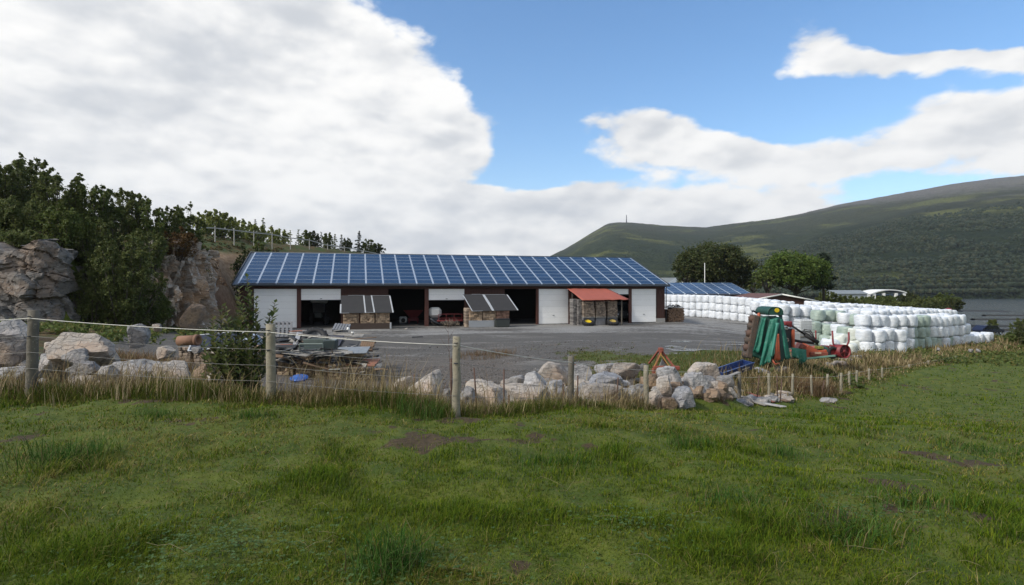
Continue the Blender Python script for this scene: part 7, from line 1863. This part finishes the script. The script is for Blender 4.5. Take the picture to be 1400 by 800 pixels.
    patch(90, lambda: (g.uniform(1300, 1440), g.uniform(60, 90)), .4); patch(120, lambda: (g.uniform(-80, 215), g.uniform(30, 37)), .42); patch(60, lambda: (g.uniform(200, 330), g.uniform(34, 48)), .35)
    cs = np.array(cs); rs = np.array(rs); v, f, tc = leaf_quads(cs, rs, 46, .16, g, np.clip(.5 + g.normal(size=len(cs)) * .3, 0, 1), .25, 2.2, 0, .7)
    o = np_mesh('weeds', v, f, FOL_MID, False, {'tint': tc}); tag(o, 'green weeds on the banks round the yard', 'weeds', kind='stuff')
    # brown dead weeds
    cs = []
    for k in range(70): q = G(g.uniform(150, 262), g.uniform(15.5, 20)); cs.append((q.x, q.y, q.z))
    for k in range(40): q = G(g.uniform(1085, 1135), g.uniform(26, 28.5)); cs.append((q.x, q.y, q.z))
    for k in range(26): q = G(g.uniform(628, 700), g.uniform(33, 36)); cs.append((q.x, q.y, q.z - .25))
    cs = np.array(cs); m = 60; x = np.repeat(cs[:, 0], m) + g.normal(size=len(cs) * m) * .25; y = np.repeat(cs[:, 1], m) + g.normal(size=len(cs) * m) * .25; z = np.repeat(cs[:, 2], m); n = len(x)
    v, f, c = blades(x, y, z, g.uniform(.2, .75, n), np.full(n, .016), g.uniform(.1, 1, n), pick(g, n, [(.17, .105, .06), (.24, .17, .10), (.10, .055, .03), (.13, .11, .05)], [3, 2, 2, 2]), g, .3)
    o = np_mesh('dead_weeds', v, f, BLADE, False, {'tint': c}); tag(o, 'brown dead weeds among the stones', 'weeds', kind='stuff')
    # heath on the hillside
    cs = []; rs = []
    for k in range(900):
        q = G(g.uniform(255, 500), g.uniform(60, 100))
        if float(seg_sd(np.array([q.x]), np.array([q.y]), CLIFF)[0]) < 7 and q.y < 92: continue
        cs.append((q.x, q.y, q.z + .05)); rs.append(g.uniform(.25, .6))
    cs = np.array(cs); rs = np.array(rs); v, f, tc = leaf_quads(cs, rs, 22, .24, g, np.clip(.5 + g.normal(size=len(cs)) * .3, 0, 1), .5, 1.8, 0, .5)
    o = np_mesh('heath', v, f, foliage('heath_leaves', (.045, .050, .018), (.085, .085, .030), (.14, .085, .035), .2), False, {'tint': tc}); tag(o, 'green and brown heath on the slope behind the shed', 'heath', kind='stuff')
    # loose straws and clover in the turf
    n = 70; th = g.uniform(R(-44), R(44), n); r = 2.9 * (9 / 2.9) ** g.uniform(0, 1, n); x = r * np.sin(th); y = r * np.cos(th); z = terrain(x, y); mb = MB()
    for k in range(n):
        a = g.uniform(0, 6.28); L = g.uniform(.08, .42) ** 1.0; b = g.normal() * .3; pts = []
        for q in range(5):
            f = q / 4; pts.append((x[k] + L * f * math.cos(a + b * f), y[k] + L * f * math.sin(a + b * f), z[k] + .03 + .10 * L * math.sin(f * 3.1) + .08 * f * g.uniform(0, .6)))
        mb.tube(pts, [.0009, .0011, .0010, .0008, .0006], 3)
    tag(mb.build('loose_straw', mat('pale_straw', (.26, .22, .12), .7, c2=(.18, .14, .08), scale=2)), 'pale dry straws lying loose in the turf', 'straw', kind='stuff')
    n = 1500; cx = g.choice(5, n); cen = np.array([(-2.1, 3.55), (-1.75, 3.7), (.9, 4.0), (-.6, 3.3), (2.6, 4.6)])[cx]; x = cen[:, 0] + g.normal(size=n) * .33; y = cen[:, 1] + g.normal(size=n) * .26; z = terrain(x, y) + g.uniform(.02, .06, n)
    vs = []; fs = []; a0 = g.uniform(0, 6.28, n); s = g.uniform(.005, .010, n)
    for q in range(3):
        a = a0 + q * 2.094; c = np.stack([x + np.cos(a) * s, y + np.sin(a) * s, z], -1)
        e1 = np.stack([np.cos(a), np.sin(a), .25 * g.normal(size=n)], -1) * s[:, None]; e2 = np.stack([-np.sin(a), np.cos(a), .25 * g.normal(size=n)], -1) * (s * .85)[:, None]
        vs.append(np.stack([c - e1, c + e2, c + e1, c - e2], 1))
    v = np.concatenate(vs, 0).reshape(-1, 3); f = np.arange(len(v)).reshape(-1, 4); li = np.repeat(g.uniform(0, 1, len(f)), 4); tint = np.stack([li, li * 0, li * 0, li * 0 + 1], -1)
    o = np_mesh('clover', v, f, foliage('clover_leaves', (.045, .09, .022), (.085, .14, .045), (.1, .12, .03), .25), False, {'tint': tint}); tag(o, 'small clover leaves in patches of the turf', 'clover', kind='stuff')
build_grass()
def build_yard_grass():
    g = np.random.default_rng(66); n = 60000; px = g.uniform(600, 1120, n); d = 19 * (46 / 19) ** g.uniform(0, 1, n); x = (px - 700) / F * d; y = d; yd = poly_sd(x, y, YARD)
    m = sstep(38, 31, y) * sstep(1, 5, x) * .75 + sstep(4, .5, yd) * .5 * sstep(-8, 0, x) + (fbm(x * .25, y * .4, 37) - .55) * 1.1 * sstep(46, 38, y)
    k = (m + (fbm(x * 2.2, y * 2.2, 39, 3) - .5) * 1.1 + (fbm(x * .7, y * .7, 49, 3) - .5) * .8 > .58) & (seg_sd(x, y, FENCE) > .5); x, y = x[k], y[k]; n = len(x); z = terrain(x, y)
    v, f, c = blades(x, y, z, g.uniform(.04, .16, n), np.full(n, .028), g.uniform(.2, 1.2, n), pick(g, n, [(.055, .075, .016), (.09, .10, .025), (.14, .12, .05), (.16, .11, .035)], [3, 3, 1.5, 1]), g, .4)
    o = np_mesh('yard_grass', v, f, BLADE, False, {'tint': c}); tag(o, 'thin grass and moss growing in the stony yard', 'grass', kind='stuff')
build_yard_grass()

def tuft(name, label, px, py, n, h, spread, cols, wts, seed, lean=(.2, 1.2), wid=.006, group=None, d=None):
    """a clump of long blades; the foot shows at (px, py)"""
    g = np.random.default_rng(seed)
    if d is None:
        for d in np.geomspace(2.6, 60, 500):
            q = G(px, d)
            if HZ + (EYE - q.z) / d * F <= py: break
    q = G(px, d); x = g.normal(size=n) * spread; y = g.normal(size=n) * spread; z = terrain(x + q.x, y + q.y) - q.z
    v, f, c = blades(x, y, z, h * g.uniform(.45, 1.15, n), np.full(n, wid) * g.uniform(.7, 1.3, n), g.uniform(*lean, n), pick(g, n, cols, wts), g, .5)
    o = np_mesh(name, v, f, BLADE, False, {'tint': c}); o.location = q
    if spread >= .15: o.name = 'grass_patch'
    return tag(o, label, 'grass tuft' if spread < .15 else 'grass', group, 'stuff' if spread >= .15 else None)
def build_tufts():
    GR = [(.028, .075, .012), (.045, .10, .016), (.075, .125, .03), (.16, .13, .06)]; W = [3, 3, 2, .8]
    for k, (px, py, n, h, sp, lb) in enumerate(((540, 778, 420, .24, .12, 'large dark green grass tuft at the lower middle of the pasture'), (88, 632, 420, .27, .22, 'wide sedge tuft with flattened straws at the left of the pasture'), (940, 612, 240, .22, .16, 'green tuft left of the short brown one in the middle distance'),
            (1068, 625, 130, .20, .10, 'short brownish tuft right of the green one in the middle distance'), (765, 636, 300, .14, .22, 'low spreading tuft on a bump in the middle of the pasture'), (1340, 618, 420, .16, .34, 'dark lush patch of grass at the right side of the pasture'), (1130, 562, 420, .2, .6, 'dark lush strip of grass below the lone flat stone'),
            (1160, 735, 300, .17, .16, 'bright green tuft in the lower right of the pasture'), (1010, 690, 300, .14, .2, 'low green tuft right of the middle of the pasture'), (215, 570, 200, .15, .14, 'small dark tuft below the tall straw stems at the left'), (345, 572, 160, .16, .12, 'dark green tuft in front of the leafy sapling'), (700, 566, 260, .34, .2, 'long green tuft under the thin rusty stakes'), (575, 570, 300, .36, .25, 'thick long tuft left of the foot of the tall pale post'), (1240, 690, 260, .16, .2, 'pale green tuft near the right edge, lower pasture'))):
        tuft('grass_tuft', lb, px, py, n, h, sp, GR, W, 700 + k, group='grass tufts in the pasture')
    ST = [(.34, .27, .16), (.26, .20, .12), (.40, .33, .21)]
    for k, (px, d, n, h, sp, lb) in enumerate(((165, 9.0, 26, .62, .07, 'tall pale straw tuft left, fanning up before the white rocks'), (247, 9.2, 34, .62, .13, 'tall pale straw tuft right of the fanning one'), (75, 8.6, 10, .5, .06, 'thin straw clump just right of the leftmost post'), (525, 10.4, 40, .85, .14, 'high pale straw tuft at the right end of the scrap heap'), (505, 10.2, 22, .6, .15, 'lower straw tuft left of the high one before the scrap heap'), (20, 9.6, 60, .6, .22, 'dense straw tuft at the left edge before the beige boulder'))):
        tuft('straw_tuft', lb, px, 0, n, h, sp, ST, [2, 2, 1], 740 + k, (.05, .45), .0065, 'dry straw tufts by the fence', d)
build_tufts()

def build_sapling():
    g = np.random.default_rng(17); d = 10.6; q0 = G(332, d); S = d / F
    t = thing('sapling', 'leafy willow sapling with upright shoots in front of the left shed door', 'shrub', q0)
    def q(px, py, dy=0.0): return np.array([(px - 332) * S, dy, EYE - (py - HZ) * S - q0.z])
    tips = [(338, 378, 0), (341, 398, .1), (330, 392, -.1), (376, 413, 0), (366, 428, .1), (352, 408, -.05), (291, 432, 0), (300, 418, .1), (312, 418, -.1), (320, 425, .15), (284, 446, .1), (296, 455, -.15), (306, 440, .2), (326, 440, .1), (345, 445, -.2), (356, 455, .2), (315, 462, -.3), (335, 465, -.25), (350, 478, -.25), (303, 480, -.25), (322, 490, -.35), (365, 470, .2), (340, 500, -.35), (310, 505, -.3), (357, 500, -.25), (295, 490, .1), (328, 415, .1), (346, 425, .1), (282, 462, -.1), (288, 474, -.2), (300, 466, .2), (318, 450, -.3), (290, 508, -.3), (306, 520, -.4), (360, 486, -.2), (312, 440, .25)]
    mb = MB(); V = []; Fq = []; T = []
    for k, (px, py, dy) in enumerate(tips):
        foot = np.array([g.normal() * .22, g.normal() * .15, -.15]); tip = q(px, py, dy); mid = foot * .55 + tip * .45 + np.array([(tip[0] - foot[0]) * .32, dy * .5, -.05])
        ts = np.linspace(0, 1, 9); pts = [tuple((1 - a) ** 2 * foot + 2 * a * (1 - a) * mid + a * a * tip) for a in ts]; mb.tube(pts, list(np.linspace(.013, .004, 9)), 5)
        L = np.linalg.norm(tip - foot); n = int(L / .030)
        for j in range(n):
            a = .10 + .90 * (j + .5) / n; p = (1 - a) ** 2 * foot + 2 * a * (1 - a) * mid + a * a * tip; tg = 2 * (1 - a) * (mid - foot) + 2 * a * (tip - mid); tg /= np.linalg.norm(tg)
            az = j * 2.4 + g.uniform(-.4, .4); sd = np.array([math.cos(az), math.sin(az), .1]); dr = sd * .8 + tg * .6; dr /= np.linalg.norm(dr); up = np.cross(dr, np.cross(tg, dr)); wv = np.cross(dr, up); wv /= np.linalg.norm(wv) + 1e-9; up /= np.linalg.norm(up) + 1e-9
            ln = g.uniform(.10, .19) * (1 if a < .9 else .7); wd = ln * .27; b = len(V)
            V += [p, p + dr * ln * .4 + wv * wd + up * .006, p + dr * ln + up * -.01 * g.uniform(0, 2), p + dr * ln * .4 - wv * wd + up * .006]; Fq.append((b, b + 1, b + 2, b + 3)); tv = np.clip(.45 + g.normal() * .25 + .2 * (a > .9), 0, 1); T += [(tv, np.clip(g.uniform(0, 1) ** 5, 0, 1), 0, 1)] * 4
    np_mesh('leaves', np.array(V), np.array(Fq), FOL_SAP, False, {'tint': np.array(T)}, t); mb.build('stems', BARK, t)
    # thin dead stalks by the tall pale post
    t = thing('dead_stalk', 'thin dead plant stalk with side twigs left of the tall pale post', 'plant', G(613, 10.5)); o = t.location; mb = MB()
    def w(px, py): v = P(px, py, 10.5) - o; return v
    mb.tube([w(617, 560), w(615, 500), w(612, 440)], [.008, .006, .003], 4); 
    for a, b in (((614, 480), (602, 462)), ((613, 466), (621, 450)), ((613, 455), (606, 445)), ((615, 492), (624, 478)), ((612, 448), (618, 438))): mb.tube([w(*a), w(*b)], [.004, .002], 4)
    mb.build('stalk', RUSTY, t)
build_sapling()

def build_litter():
    """chips, leaves and gravel scraps over the dark middle of the yard"""
    g = np.random.default_rng(44); n = 30000; px = g.uniform(480, 870, n); d = 20.5 * (44 / 20.5) ** g.uniform(0, 1, n); x = (px - 700) / F * d; y = d
    k = (fbm(x * .5, y * .9, 9, 4) > .47) & (poly_sd(x, y, YARD) > .3); x, y = x[k], y[k]; n = len(x); z = terrain(x, y) + .012
    a = g.uniform(0, 6.28, n); s = g.uniform(.012, .042, n) * np.where(g.uniform(0, 1, n) < .04, 2.2, 1); e = g.uniform(.25, .7, n)
    tl = g.normal(size=(n, 2)) * .3; u = np.stack([np.cos(a), np.sin(a), tl[:, 0]], -1) * s[:, None]; w = np.stack([-np.sin(a), np.cos(a), tl[:, 1]], -1) * (s * e)[:, None]; c = np.stack([x, y, z + s * .12], -1)
    v = np.stack([c - u, c + w * .9, c + u, c - w], 1).reshape(-1, 3); f = np.arange(4 * n).reshape(n, 4)
    col = pick(g, n, [(.035, .03, .027), (.10, .085, .07), (.24, .22, .20), (.16, .08, .045), (.06, .045, .035)], [4, 3, 1.6, 1.2, 3]); c4 = np.repeat(np.concatenate([col, np.ones((n, 1))], 1), 4, 0)
    o = np_mesh('litter', v, f, blade_material('litter_chips', .02), False, {'tint': c4}); tag(o, 'chips, dead leaves and gravel scraps strewn over the yard', 'litter', kind='stuff')
build_litter()
